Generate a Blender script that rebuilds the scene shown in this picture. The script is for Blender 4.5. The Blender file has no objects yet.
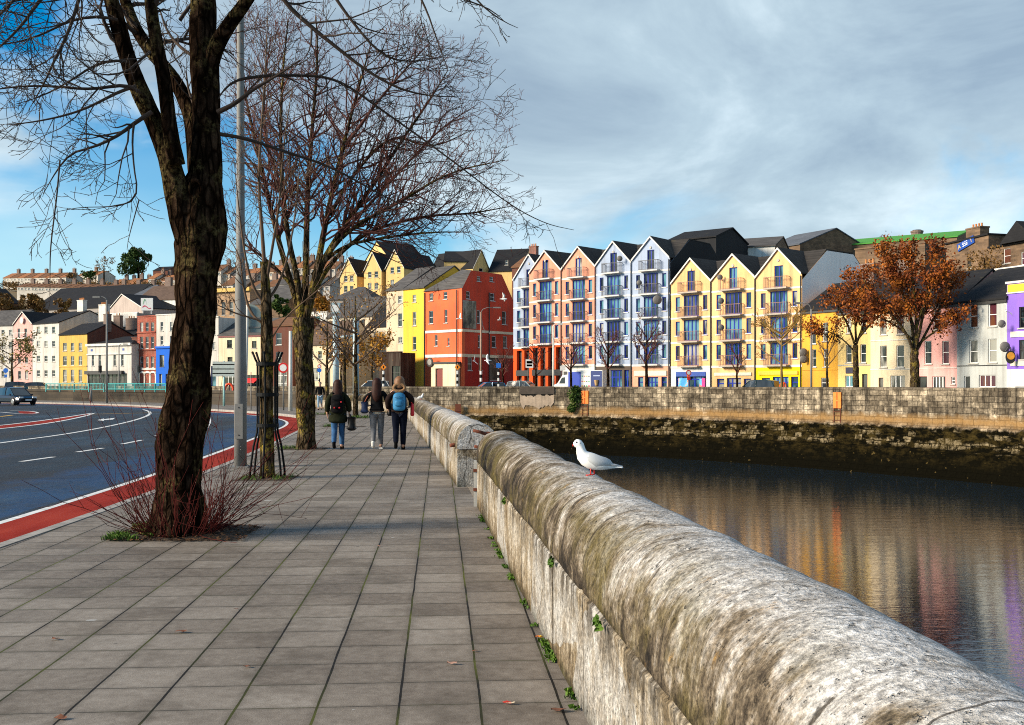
import bpy, bmesh, math, random
import numpy as np
from mathutils import Vector, Matrix, noise as mnoise
random.seed(7)
SC = bpy.context.scene
COL = SC.collection
FX = 1024.0          # focal length in pixels of the reference frame
EYE = 1.6            # eye height over the quayside pavement
HZ = 384.0           # row of the horizon
R = math.radians

def at(px, py, d):
    """world point seen at a pixel of the photograph at depth d (metres along the street)"""
    return Vector(((px - 512) * d / FX, d, EYE - (py - HZ) * d / FX))
def gnd(px, py, z=0.0):
    d = FX * (EYE - z) / (py - HZ)
    return Vector(((px - 512) * d / FX, d, z))
def Zat(py, d): return EYE - (py - HZ) * d / FX
def Xat(px, d): return (px - 512) * d / FX

# ------------------------------------------------------------------ tagging
ORG = {}
def tag(o, label=None, cat=None, group=None, kind=None):
    if label: o['label'] = label
    if cat: o['category'] = cat
    if group: o['group'] = group
    if kind: o['kind'] = kind
    return o
def thing(name, label, cat, loc=(0, 0, 0), rz=0.0, group=None):
    o = bpy.data.objects.new(name, None)
    COL.objects.link(o)
    o.location = loc
    o.rotation_euler = (0, 0, rz)
    o.empty_display_size = .2
    ORG[o.name] = Vector(loc)
    return tag(o, label, cat, group)
def copy_tree(o, parent=None):
    c = o.copy()
    COL.objects.link(c)
    if parent is not None:
        c.parent = parent
    for ch in list(KIDS.get(o.name, ())):
        copy_tree(ch, c)
        KIDS.setdefault(c.name, []).append(ch)
    return c
KIDS = {}

class MB:
    """collects polygons, builds ONE mesh object"""
    def __init__(s):
        s.v = []; s.f = []; s.uv = None; s.smooth = False
    def poly(s, pts):
        b = len(s.v)
        s.v += [tuple(p) for p in pts]
        s.f.append(tuple(range(b, b + len(pts))))
    def grid(s, rows, closed=False, caps=False):
        """rows: list of rings with equal counts"""
        b = len(s.v); n = len(rows[0])
        for r in rows: s.v += [tuple(p) for p in r]
        m = n if closed else n - 1
        for i in range(len(rows) - 1):
            for j in range(m):
                k = (j + 1) % n
                s.f.append((b + i * n + j, b + i * n + k, b + (i + 1) * n + k, b + (i + 1) * n + j))
        if caps:
            s.f.append(tuple(b + j for j in reversed(range(n))))
            e = b + (len(rows) - 1) * n
            s.f.append(tuple(e + j for j in range(n)))
    def box(s, x0, x1, y0, y1, z0, z1, F=None):
        c = [(x0, y0, z0), (x1, y0, z0), (x1, y1, z0), (x0, y1, z0), (x0, y0, z1), (x1, y0, z1), (x1, y1, z1), (x0, y1, z1)]
        if F: c = [F(*p) for p in c]
        b = len(s.v); s.v += [tuple(p) for p in c]
        for q in ((3, 2, 1, 0), (4, 5, 6, 7), (0, 1, 5, 4), (1, 2, 6, 5), (2, 3, 7, 6), (3, 0, 4, 7)):
            s.f.append(tuple(b + i for i in q))
    def prism(s, pts, off):
        """extrude polygon pts (3d) by vector off"""
        off = Vector(off); a = [Vector(p) for p in pts]; c = [p + off for p in a]
        b = len(s.v); n = len(a)
        s.v += [tuple(p) for p in a + c]
        s.f.append(tuple(b + i for i in reversed(range(n))))
        s.f.append(tuple(b + n + i for i in range(n)))
        for i in range(n):
            j = (i + 1) % n
            s.f.append((b + i, b + j, b + n + j, b + n + i))
    def tube(s, pts, rad, n=8, caps=True):
        P = [Vector(p) for p in pts]
        if not hasattr(rad, '__len__'): rad = [rad] * len(P)
        rows = []; up = None
        for i, p in enumerate(P):
            t = (P[min(i + 1, len(P) - 1)] - P[max(i - 1, 0)])
            if t.length < 1e-9: t = Vector((0, 0, 1))
            t.normalize()
            if up is None:
                up = Vector((1, 0, 0)) if abs(t.x) < .8 else Vector((0, 1, 0))
            a = (up - t * up.dot(t))
            if a.length < 1e-6: a = t.orthogonal()
            a.normalize(); up = a; c = t.cross(a)
            rows.append([p + (a * math.cos(2 * math.pi * k / n) + c * math.sin(2 * math.pi * k / n)) * rad[i] for k in range(n)])
        s.grid(rows, closed=True, caps=caps)
    def cyl(s, c, r, h, n=16, axis='z', r2=None):
        c = Vector(c); a = {'x': Vector((1, 0, 0)), 'y': Vector((0, 1, 0)), 'z': Vector((0, 0, 1))}[axis]
        s.tube([c, c + a * h], [r, r if r2 is None else r2], n)
    def ball(s, c, rx, ry=None, rz=None, n=12, m=8):
        ry = rx if ry is None else ry; rz = rx if rz is None else rz
        rows = []
        for i in range(m + 1):
            th = math.pi * i / m
            st = max(math.sin(th), .001)
            rows.append([(c[0] + rx * st * math.cos(2 * math.pi * k / n), c[1] + ry * st * math.sin(2 * math.pi * k / n), c[2] + rz * math.cos(th)) for k in range(n)])
        s.grid(rows, closed=True)
    def build(s, name, mat, parent=None, smooth=False, org=None):
        me = bpy.data.meshes.new(name)
        if org is None: org = (0, 0, 0)
        V = np.array(s.v, dtype=np.float64).reshape(-1, 3) - np.array(tuple(org))
        me.from_pydata(V.tolist(), [], s.f)
        if s.uv is not None:
            l = me.uv_layers.new(name='UVMap')
            uvv = np.array(s.uv, dtype=np.float32)
            li = np.zeros(len(me.loops), dtype=np.int32)
            me.loops.foreach_get('vertex_index', li)
            l.data.foreach_set('uv', uvv[li].ravel())
        return link(name, me, mat, parent, smooth)
def link(name, me, mat, parent=None, smooth=False):
    for m in (mat if isinstance(mat, (list, tuple)) else [mat]): me.materials.append(m)
    if smooth: me.polygons.foreach_set('use_smooth', [True] * len(me.polygons))
    me.update()
    o = bpy.data.objects.new(name, me)
    COL.objects.link(o)
    if parent is not None:
        o.parent = parent
        KIDS.setdefault(parent.name, []).append(o)
    return o
def weld(o, dist=.0005):
    bm = bmesh.new(); bm.from_mesh(o.data)
    bmesh.ops.remove_doubles(bm, verts=bm.verts, dist=dist)
    bmesh.ops.recalc_face_normals(bm, faces=bm.faces)
    bm.to_mesh(o.data); bm.free()

# ------------------------------------------------------------------ materials
class NT:
    def __init__(s, nt): s.nt = nt
    def n(s, typ, ins=None, **kw):
        d = s.nt.nodes.new(typ)
        for k, v in kw.items(): setattr(d, k, v)
        for k, v in (ins or {}).items():
            sk = d.inputs[k]
            if isinstance(v, bpy.types.NodeSocket): s.nt.links.new(v, sk)
            else: sk.default_value = v
        return d
    def math(s, op, a, b=0.0, c=0.0, clamp=False):
        d = s.nt.nodes.new('ShaderNodeMath'); d.operation = op; d.use_clamp = clamp
        for i, v in enumerate((a, b, c)):
            if isinstance(v, bpy.types.NodeSocket): s.nt.links.new(v, d.inputs[i])
            else: d.inputs[i].default_value = v
        return d.outputs[0]
    def mix(s, f, a, b, blend='MIX'):
        d = s.nt.nodes.new('ShaderNodeMix'); d.data_type = 'RGBA'; d.blend_type = blend
        for i, v in ((0, f), (6, a), (7, b)):
            if isinstance(v, bpy.types.NodeSocket): s.nt.links.new(v, d.inputs[i])
            else: d.inputs[i].default_value = (tuple(v) + (1,) if i > 0 and len(v) == 3 else v)
        return d.outputs[2]
    def ramp(s, f, stops, interp='LINEAR'):
        d = s.nt.nodes.new('ShaderNodeValToRGB'); d.color_ramp.interpolation = interp
        e = d.color_ramp.elements
        while len(e) < len(stops): e.new(.5)
        for x, (p, c) in zip(e, stops):
            x.position = p
            x.color = (c, c, c, 1) if not hasattr(c, '__len__') else (tuple(c) + (1,))[:4]
        s.nt.links.new(f, d.inputs[0])
        return d.outputs[0]
    def noise(s, vec, scale, detail=4, rough=.55, dist=0.0):
        return s.n('ShaderNodeTexNoise', {'Vector': vec, 'Scale': scale, 'Detail': detail, 'Roughness': rough, 'Distortion': dist}).outputs['Fac']
    def scalev(s, vec, sc, loc=(0, 0, 0)):
        return s.n('ShaderNodeMapping', {'Vector': vec, 'Scale': sc, 'Location': loc}).outputs[0]
    def bump(s, h, strength=.4, dist=.02, normal=None):
        d = s.n('ShaderNodeBump', {'Height': h, 'Strength': strength, 'Distance': dist})
        if normal is not None: s.nt.links.new(normal, d.inputs['Normal'])
        return d.outputs[0]
def mat_new(name):
    m = bpy.data.materials.new(name); m.use_nodes = True
    nt = m.node_tree
    b = nt.nodes['Principled BSDF']
    return m, NT(nt), b
def lk(n, a, b): n.nt.links.new(a, b)
def c3(c): return tuple(c) + (1,)
MATS = {}
def flat(name, col, rough=.6, metal=0.0, spec=.5, var=.15, scale=6.0):
    if name in MATS: return MATS[name]
    m, n, b = mat_new(name)
    tc = n.n('ShaderNodeTexCoord').outputs['Object']
    f = n.noise(tc, scale, 4)
    k = n.ramp(f, [(.25, 1 - var), (.75, 1 + var)])
    lk(n, n.mix(1.0, col, k, 'MULTIPLY'), b.inputs['Base Color'])
    b.inputs['Roughness'].default_value = rough; b.inputs['Metallic'].default_value = metal
    b.inputs['Specular IOR Level'].default_value = spec
    MATS[name] = m
    return m
def paint(name, col, rough=.85, stain=.35, dirt=(.12, .10, .08), amt=.35, scale=.35):
    """painted render: blotches, rain streaks, grime"""
    if name in MATS: return MATS[name]
    m, n, b = mat_new(name)
    pos = n.n('ShaderNodeNewGeometry').outputs['Position']
    f1 = n.noise(pos, scale, 5, .6)
    f2 = n.noise(n.scalev(pos, (2.2, 2.2, .16)), 1.0, 4, .6)
    f3 = n.noise(pos, 9.0, 3)
    k = n.ramp(f1, [(.3, 1 - stain * .5), (.7, 1 + stain * .2)])
    c = n.mix(1.0, col, k, 'MULTIPLY')
    st = n.ramp(f2, [(.47, 0.0), (.74, amt)])
    c = n.mix(st, c, dirt)
    c = n.mix(.13, c, n.ramp(f3, [(.3, .45), (.7, 1.1)]), 'MULTIPLY')
    lk(n, c, b.inputs['Base Color'])
    b.inputs['Roughness'].default_value = rough
    b.inputs['Specular IOR Level'].default_value = .25
    lk(n, n.bump(f3, .10, .012), b.inputs['Normal'])
    MATS[name] = m
    return m
def slate(name, col, var=.5, row=.26):
    if name in MATS: return MATS[name]
    m, n, b = mat_new(name)
    pos = n.n('ShaderNodeNewGeometry').outputs['Position']
    sx = n.n('ShaderNodeSeparateXYZ', {0: pos})
    u = n.math('ADD', sx.outputs[0], n.math('MULTIPLY', sx.outputs[1], .8))
    zr = n.math('DIVIDE', sx.outputs[2], row)
    fz = n.math('FLOOR', zr)
    ux = n.math('FLOOR', n.math('ADD', n.math('DIVIDE', u, .34), n.math('MULTIPLY', fz, .5)))
    wn = n.n('ShaderNodeTexWhiteNoise', {0: n.n('ShaderNodeCombineXYZ', {0: ux, 1: fz}).outputs[0]}, noise_dimensions='2D').outputs['Value']
    big = n.noise(pos, .5, 5, .65)
    k = n.math('ADD', n.math('MULTIPLY', wn, var * .5), n.math('MULTIPLY', big, var * 1.3))
    k = n.math('ADD', k, 1 - var * .9)
    kk = n.n('ShaderNodeCombineColor', {0: k, 1: k, 2: k}).outputs[0]
    c = n.mix(1.0, col, kk, 'MULTIPLY')
    moss = n.ramp(n.noise(pos, 1.3, 5, .7), [(.58, 0.0), (.8, .5)])
    c = n.mix(moss, c, (.09, .075, .035))
    fr = n.math('FRACT', zr)
    lk(n, n.mix(n.ramp(fr, [(0, .55), (.2, 0.0)]), c, (.008, .008, .009)), b.inputs['Base Color'])
    b.inputs['Roughness'].default_value = .75; b.inputs['Specular IOR Level'].default_value = .12
    lk(n, n.bump(fr, .4, .03), b.inputs['Normal'])
    MATS[name] = m
    return m
def brick(name, col, mortar=(.25, .2, .17), var=.35, bw=.9, bh=.3, dirt=.35):
    """masonry in world space, courses along z"""
    if name in MATS: return MATS[name]
    m, n, b = mat_new(name)
    pos = n.n('ShaderNodeNewGeometry').outputs['Position']
    sx = n.n('ShaderNodeSeparateXYZ', {0: pos})
    u = n.math('ADD', sx.outputs[0], n.math('MULTIPLY', sx.outputs[1], .9))
    vec = n.n('ShaderNodeCombineXYZ', {0: u, 1: sx.outputs[2]}).outputs[0]
    bt = n.n('ShaderNodeTexBrick', {'Vector': vec, 'Color1': c3(col), 'Color2': c3([x * (1 - var) for x in col]), 'Mortar': c3(mortar), 'Scale': 1.0, 'Mortar Size': .02, 'Brick Width': bw, 'Row Height': bh})
    g = n.ramp(n.noise(pos, .5, 6, .65), [(.3, 1 - dirt), (.7, 1.1)])
    lk(n, n.mix(1.0, bt.outputs[0], g, 'MULTIPLY'), b.inputs['Base Color'])
    b.inputs['Roughness'].default_value = .9
    lk(n, n.bump(n.noise(pos, 6, 4), .4, .04), b.inputs['Normal'])
    MATS[name] = m
    return m
def glass(name, col=(.02, .03, .04), rough=.06, curtain_or_sky=None):
    if name in MATS: return MATS[name]
    m, n, b = mat_new(name)
    pos = n.n('ShaderNodeNewGeometry').outputs['Position']
    f = n.noise(n.scalev(pos, (1, 1, .35)), .9, 2)
    c2 = curtain_or_sky or [x * 2.5 for x in col]
    lk(n, n.mix(n.ramp(f, [(.45, 0.0), (.55, .75)], 'LINEAR'), col, c2), b.inputs['Base Color'])
    b.inputs['Roughness'].default_value = rough
    b.inputs['Specular IOR Level'].default_value = .8
    lk(n, n.bump(n.noise(pos, .8, 1), .06, .1), b.inputs['Normal'])
    MATS[name] = m
    return m
# ------------------------------------------------------------------ camera, light, sky
cam = bpy.data.cameras.new('camera'); cam.lens = 36.0; cam.sensor_width = 36.0
cam.shift_y = 21.5 / 1024; cam.clip_end = 6000; cam.clip_start = .05
co = bpy.data.objects.new('camera', cam); COL.objects.link(co)
co.location = (0, 0, EYE); co.rotation_euler = (R(90), 0, 0)
SC.camera = co
SC.view_settings.view_transform = 'Standard'; SC.view_settings.look = 'None'
SC.view_settings.exposure = 1.02; SC.view_settings.gamma = 1.0
SC.render.resolution_x = 1024; SC.render.resolution_y = 725
SC.cycles.max_bounces = 6; SC.cycles.diffuse_bounces = 3; SC.cycles.glossy_bounces = 3
SC.cycles.transparent_max_bounces = 6; SC.cycles.use_denoising = False
SC.cycles.filter_width = 1.05; SC.cycles.sample_clamp_indirect = 4.0
SUN = Vector((-.92, -.30, .42)).normalized()
sun = bpy.data.lights.new('sun', 'SUN'); sun.energy = 4.0; sun.angle = R(18.0); sun.color = (1.0, .86, .66)
so = bpy.data.objects.new('sun', sun); COL.objects.link(so)
so.rotation_euler = (-SUN).to_track_quat('-Z', 'Y').to_euler(); so.location = (-30, -10, 40)

W = bpy.data.worlds.new('World'); SC.world = W; W.use_nodes = True
n = NT(W.node_tree); bg = W.node_tree.nodes['Background']
sky = n.n('ShaderNodeTexSky', sky_type='NISHITA', sun_disc=False)
sky.sun_elevation = math.asin(SUN.z); sky.sun_rotation = math.atan2(SUN.x, SUN.y)
sky.air_density = 1.0; sky.dust_density = .3; sky.ozone_density = 2.5
skyc = n.n('ShaderNodeHueSaturation', {'Hue': .482, 'Saturation': 1.8, 'Value': .72, 'Color': sky.outputs[0]}).outputs[0]
skyc = n.mix(1.0, skyc, (.42, .92, 1.12), 'MULTIPLY')
d = n.n('ShaderNodeTexCoord').outputs['Generated']
sx = n.n('ShaderNodeSeparateXYZ', {0: d})
zz = n.math('MAXIMUM', sx.outputs[2], 0.0)
den = n.math('ADD', zz, .16)
px_ = n.math('DIVIDE', sx.outputs[0], den); py_ = n.math('DIVIDE', sx.outputs[1], den)
cv = n.n('ShaderNodeCombineXYZ', {0: px_, 1: py_, 2: 0.0}).outputs[0]
dv = n.scalev(d, (3.0, 3.0, 6.2), (1.7, .3, .35))
f1 = n.noise(dv, 1.0, 8, .55, .4)
# the cloud bank stands to the right of the street and overhead, thinning to the left
az = n.math('DIVIDE', sx.outputs[0], n.math('MAXIMUM', sx.outputs[1], .15))
bank = n.ramp(n.math('ADD', n.math('MULTIPLY', az, .8), .5), [(0.0, 0.0), (.34, .02), (.52, .42), (.72, .5), (1.0, .34)])
f1b = n.math('ADD', f1, n.math('MULTIPLY', bank, .46))
low = n.ramp(zz, [(.0, .0), (.12, .05), (.20, .17), (.28, .33), (.38, .33), (.50, .12)])
f1b = n.math('SUBTRACT', n.math('ADD', f1b, low), .20)
cover = n.ramp(f1b, [(.47, 0.0), (.64, 1.0)], 'EASE')
f2 = n.noise(n.scalev(d, (3.4, 3.4, 7.5), (4.1, 2.2, .8)), 1.0, 8, .58, .5)
ccol = n.ramp(n.math('ADD', n.math('MULTIPLY', f2, .8), n.math('ADD', n.math('MULTIPLY', f1b, .25), n.ramp(zz, [(.10, .02), (.17, .0), (.27, .10), (.40, .11)]))), [(.42, (4.9, 5.5, 5.7)), (.52, (3.8, 4.55, 4.95)), (.62, (2.7, 3.4, 3.85)), (.76, (1.8, 2.35, 2.9))])
# thin bright veil low over the horizon
veil = n.ramp(zz, [(0.0, .95), (.10, .85), (.17, .50), (.25, 0.0)])
vn = n.math('MULTIPLY', veil, n.ramp(n.noise(n.scalev(cv, (.5, .5, 1), (9, 3, 0)), 1.0, 4), [(.32, .35), (.62, 1.0)]))
skyv = n.mix(vn, skyc, (3.7, 4.9, 5.2))
skyv = n.mix(n.math('MULTIPLY', cover, .93), skyv, ccol)
lk(n, skyv, bg.inputs[0]); bg.inputs[1].default_value = .10

# ------------------------------------------------------------------ paths
def smooth_path(ctrl, step=1.0, it=3):
    P = np.array(ctrl, float)
    for _ in range(it):                       # Chaikin corner cutting
        Q = [P[0]]
        for a, b in zip(P[:-1], P[1:]): Q += [a * .75 + b * .25, a * .25 + b * .75]
        Q.append(P[-1]); P = np.array(Q)
    s = np.r_[0, np.cumsum(np.linalg.norm(np.diff(P, axis=0), axis=1))]
    m = max(2, int(s[-1] / step)); t = np.linspace(0, s[-1], m + 1)
    return np.c_[np.interp(t, s, P[:, 0]), np.interp(t, s, P[:, 1])]
def normals(P):
    t = np.gradient(P, axis=0); t /= np.linalg.norm(t, axis=1)[:, None]
    return np.c_[t[:, 1], -t[:, 0]]            # to the right of the direction of travel
def offs(P, o): return P + normals(P) * o
KERB = smooth_path([(-4.9, -12), (-5.0, 2), (-5.12, 10.5), (-5.5, 17), (-6.1, 24), (-7.3, 34.5), (-8.4, 44), (-10.4, 51), (-13.6, 57.5), (-17.5, 63), (-22.5, 70), (-30, 80), (-41, 90), (-56, 99), (-80, 108), (-130, 118)], .5)
PAR2 = smooth_path([(-.85, 15.9), (-2.1, 26), (-3.43, 36.4), (-4.6, 46), (-5.9, 54), (-8.6, 61), (-13.5, 68.5), (-20, 76.5), (-28, 86), (-40, 97), (-58, 106.5), (-82, 115.5), (-130, 125.5)], .25)
U0 = .822
def par1x(y): return U0 - .0957 * y
def by_y(P):
    o = np.argsort(P[:, 1]); return lambda y: np.interp(y, P[o, 1], P[o, 0])
kx = by_y(KERB)
PARALL = np.r_[[[par1x(-14), -14], [par1x(13.4), 13.4]], PAR2]
pxx = by_y(PARALL)

# ------------------------------------------------------------------ pavement
m, n, b = mat_new('paving_slabs')
pos = n.n('ShaderNodeNewGeometry').outputs['Position']
sx = n.n('ShaderNodeSeparateXYZ', {0: pos})
TW = .403
wob = n.math('MULTIPLY', n.math('SUBTRACT', n.noise(pos, 1.6, 3), .5), .014)
u = n.math('DIVIDE', n.math('ADD', n.math('ADD', n.math('SUBTRACT', sx.outputs[0], .2), n.math('MULTIPLY', sx.outputs[1], .0703)), wob), TW)
v = n.math('DIVIDE', n.math('ADD', n.math('SUBTRACT', sx.outputs[1], n.math('MULTIPLY', sx.outputs[0], .0703)), n.math('MULTIPLY', wob, .6)), TW * .98)
fu = n.math('FRACT', u); fv = n.math('FRACT', v)
eu = n.math('MULTIPLY', n.math('MINIMUM', fu, n.math('SUBTRACT', 1.0, fu)), TW)
ev = n.math('MULTIPLY', n.math('MINIMUM', fv, n.math('SUBTRACT', 1.0, fv)), TW)
cell = n.n('ShaderNodeCombineXYZ', {0: n.math('FLOOR', u), 1: n.math('FLOOR', v)}).outputs[0]
wn = n.n('ShaderNodeTexWhiteNoise', {0: cell}, noise_dimensions='2D').outputs['Value']
nb = n.noise(pos, .55, 5, .62)
nf = n.noise(pos, 14, 5, .7)
ng = n.noise(pos, 160, 2, .6)
tone = n.math('ADD', n.math('MULTIPLY', wn, .15), n.math('ADD', n.math('MULTIPLY', nb, .5), n.math('MULTIPLY', nf, .42)))
col = n.ramp(tone, [(.28, (.055, .045, .037)), (.44, (.150, .126, .104)), (.60, (.235, .205, .174)), (.80, (.34, .31, .275))])
col = n.mix(.55, col, n.ramp(ng, [(.32, .40), (.68, 1.45)]), 'MULTIPLY')
stn = n.ramp(n.noise(n.scalev(pos, (1, 1, 1), (7, 3, 0)), 1.7, 6, .65), [(.50, 0.0), (.72, .7)])
col = n.mix(stn, col, (.070, .056, .042))
# droppings and old gum
vo = n.n('ShaderNodeTexVoronoi', {'Vector': n.n('ShaderNodeMapping', {'Vector': n.mix(.05, pos, n.n('ShaderNodeTexNoise', {'Vector': pos, 'Scale': 14.0}).outputs['Color']), 'Scale': (1.9, 3.1, 1)}).outputs[0], 'Scale': 1.0})
vr = n.n('ShaderNodeSeparateColor', {0: vo.outputs['Color']})
spot = n.math('LESS_THAN', vo.outputs['Distance'], n.math('MULTIPLY', n.math('POWER', vr.outputs[0], 4.0), .10))
spot = n.math('MULTIPLY', spot, n.math('GREATER_THAN', vr.outputs[1], .35))
col = n.mix(n.math('MULTIPLY', spot, .8), col, (.42, .42, .41))
vo2 = n.n('ShaderNodeTexVoronoi', {'Vector': pos, 'Scale': 3.3})
vr2 = n.n('ShaderNodeSeparateColor', {0: vo2.outputs['Color']})
spot2 = n.math('LESS_THAN', vo2.outputs['Distance'], n.math('MULTIPLY', n.math('POWER', vr2.outputs[0], 3.0), .07))
col = n.mix(n.math('MULTIPLY', spot2, .65), col, (.035, .030, .027))
jn = n.noise(pos, 5, 4, .7)
jw = n.math('ADD', .0030, n.math('MULTIPLY', jn, .0066))
jwv = n.math('ADD', .0018, n.math('MULTIPLY', n.noise(pos, 3.5, 3), .0040))
ju = n.math('LESS_THAN', eu, jw); jv = n.math('LESS_THAN', ev, jwv)
jcol = n.mix(n.ramp(n.noise(n.scalev(pos, (1, .5, 1)), 1.6, 4), [(.45, 0.0), (.66, 1.0)]), (.012, .010, .008), (.085, .095, .016))
edge = n.math('SUBTRACT', 1.0, n.math('MULTIPLY', n.math('MINIMUM', eu, ev), 22.0), clamp=True)
col = n.mix(n.math('MULTIPLY', edge, .35), col, (.05, .045, .035))
col = n.mix(n.math('MULTIPLY', jv, .82), col, n.mix(.4, jcol, (.02, .017, .013)))
col = n.mix(ju, col, jcol)
lk(n, col, b.inputs['Base Color'])
lk(n, n.ramp(nb, [(.3, .62), (.7, .85)]), b.inputs['Roughness'])
b.inputs['Specular IOR Level'].default_value = .18
h = n.math('ADD', n.math('MULTIPLY', n.math('MAXIMUM', ju, jv), -1.0), n.math('ADD', n.math('MULTIPLY', nf, .25), n.math('MULTIPLY', wn, .25)))
lk(n, n.bump(h, .55, .012), b.inputs['Normal'])
PAVE = m
def strip(name, La, Lb, z, mat, cols=1):
    q = MB()
    rows = []
    for a, c in zip(La, Lb):
        rows.append([(a[0] + (c[0] - a[0]) * t / cols, a[1] + (c[1] - a[1]) * t / cols, z) for t in range(cols + 1)])
    q.grid(rows)
    return q.build(name, mat)
ys = np.r_[np.linspace(-12, 60, 97), np.linspace(61, 114, 54)]
pv = strip('pavement', [(kx(y) + .02, y) for y in ys], [(pxx(y) + (.4 if y < 90 else .6), y) for y in ys], 0.0, PAVE)
tag(pv, kind='structure')

# ------------------------------------------------------------------ kerb
GRAN = flat('kerb_granite', (.27, .25, .225), .8, var=.35, scale=5)
q = MB(); nn = normals(KERB)
rows = [[(p[0] + k[0] * o, p[1] + k[1] * o, z) for o, z in ((-.005, -.14), (0.0, -.008), (.012, .006), (.15, .008), (.152, -.02))] for p, k in zip(KERB, nn)]
q.grid(rows); tag(q.build('kerb', GRAN), kind='structure')

# ------------------------------------------------------------------ road
m, n, b = mat_new('tarmac')
pos = n.n('ShaderNodeNewGeometry').outputs['Position']
nf = n.noise(pos, 60, 3, .7); nb = n.noise(n.scalev(pos, (1, .35, 1)), .5, 5, .6)
# blue sky reflection painted into the tarmac colour beside the cycle lane and beyond
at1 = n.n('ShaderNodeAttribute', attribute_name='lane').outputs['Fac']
c = n.ramp(n.math('ADD', n.math('MULTIPLY', nb, .7), n.math('MULTIPLY', nf, .35)), [(.3, (.012, .013, .015)), (.7, (.040, .040, .042))])
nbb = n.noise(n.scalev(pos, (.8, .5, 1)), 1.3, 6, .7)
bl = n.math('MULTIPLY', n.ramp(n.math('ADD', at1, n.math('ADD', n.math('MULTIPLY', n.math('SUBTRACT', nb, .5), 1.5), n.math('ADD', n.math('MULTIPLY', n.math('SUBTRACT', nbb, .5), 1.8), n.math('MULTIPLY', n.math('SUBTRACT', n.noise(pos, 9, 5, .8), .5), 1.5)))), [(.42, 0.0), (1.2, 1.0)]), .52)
vp = n.n('ShaderNodeTexVoronoi', {'Vector': n.scalev(pos, (.22, .09, 1)), 'Scale': 1.0}, distance='CHEBYCHEV').outputs['Color']
c = n.mix(.35, c, n.ramp(n.n('ShaderNodeSeparateColor', {0: vp}).outputs[0], [(.2, .55), (.8, 1.3)]), 'MULTIPLY')
ck = n.n('ShaderNodeTexVoronoi', {'Vector': n.mix(.25, n.scalev(pos, (.5, .3, 1)), n.n('ShaderNodeTexNoise', {'Vector': pos, 'Scale': .9, 'Detail': 4.0}).outputs['Color'], 'ADD'), 'Scale': 1.0}, feature='DISTANCE_TO_EDGE').outputs['Distance']
c = n.mix(n.math('MULTIPLY', n.math('LESS_THAN', ck, .008), .7), c, (.006, .006, .006))
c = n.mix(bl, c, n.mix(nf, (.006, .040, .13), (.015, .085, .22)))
lk(n, c, b.inputs['Base Color'])
lk(n, n.ramp(nb, [(.35, .42), (.65, .78)]), b.inputs['Roughness'])
lk(n, n.bump(nf, .5, .01), b.inputs['Normal'])
b.inputs['Specular IOR Level'].default_value = .18
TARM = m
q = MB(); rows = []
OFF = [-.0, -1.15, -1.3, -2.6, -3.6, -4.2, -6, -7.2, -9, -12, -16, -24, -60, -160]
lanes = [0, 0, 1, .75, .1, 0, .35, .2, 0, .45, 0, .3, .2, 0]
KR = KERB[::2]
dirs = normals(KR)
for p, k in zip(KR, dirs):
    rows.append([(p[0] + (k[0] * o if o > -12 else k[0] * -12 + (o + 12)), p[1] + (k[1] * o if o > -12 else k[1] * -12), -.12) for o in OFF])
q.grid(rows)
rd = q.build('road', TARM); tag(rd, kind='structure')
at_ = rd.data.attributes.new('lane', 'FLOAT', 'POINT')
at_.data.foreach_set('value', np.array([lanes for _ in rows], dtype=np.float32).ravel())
q = MB(); q.poly([(-900, -300, -.16), (-4.95, -300, -.16), (-4.95, 0, -.16), (-7.2, 40, -.16), (-16, 64, -.16), (-45, 96, -.16), (-130, 120, -.16), (-900, 140, -.16)])
tag(q.build('ground', TARM), kind='structure')

# markings
WHITE_RD = flat('road_white', (.62, .62, .60), .7, var=.35, scale=9)
m, n, b = mat_new('red_lane')
pos = n.n('ShaderNodeNewGeometry').outputs['Position']
f = n.noise(n.scalev(pos, (1, .3, 1)), 1.1, 6, .65)
c = n.ramp(f, [(.3, (.13, .012, .008)), (.52, (.27, .022, .012)), (.7, (.34, .040, .022))])
lk(n, n.mix(.5, c, n.ramp(n.noise(pos, 70, 2), [(.3, .5), (.7, 1.2)]), 'MULTIPLY'), b.inputs['Base Color']); b.inputs['Roughness'].default_value = .9; b.inputs['Specular IOR Level'].default_value = .08
REDL = m
YEL_RD = flat('road_yellow', (.62, .36, .05), .7, var=.3)
KS = KERB[KERB[:, 1] > -8]
ZR = -.12
red = strip('cycle_lane', offs(KS, -.03), offs(KS, -1.02), ZR + .004, REDL); tag(red, kind='structure')
wl = strip('lane_marking', offs(KS, -1.02), offs(KS, -1.14), ZR + .005, WHITE_RD); tag(wl, kind='structure')
def line_px(pts, w=.12, mat=WHITE_RD, z=ZR + .005, name='lane_marking', it=2):
    G = [gnd(x, y, z) for x, y in pts]
    P = smooth_path([(g.x, g.y) for g in G], .4, it)
    return tag(strip(name, offs(P, -w / 2), offs(P, w / 2), z, mat), kind='structure')
for a in (((21, 461.5), (54, 456.8)), ((77, 452), (103, 448)), ((122, 444), (142, 440)), ((156, 435.7), (165, 433.6)), ((196, 427.5), (206, 425))):
    line_px(a, .14)
line_px([(-60, 452), (0, 442.7), (75, 433), (131, 421.6), (150, 415), (150, 411.5), (143, 409.5)], .16)
line_px([(206, 428), (210, 421), (208, 415), (200, 411)], .16)
line_px([(-40, 428.5), (0, 425.5), (47, 420), (94, 412.8)], .18)
line_px([(-40, 432), (0, 428.8), (52, 423), (88, 415.5), (94, 412.8)], .18)
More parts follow.
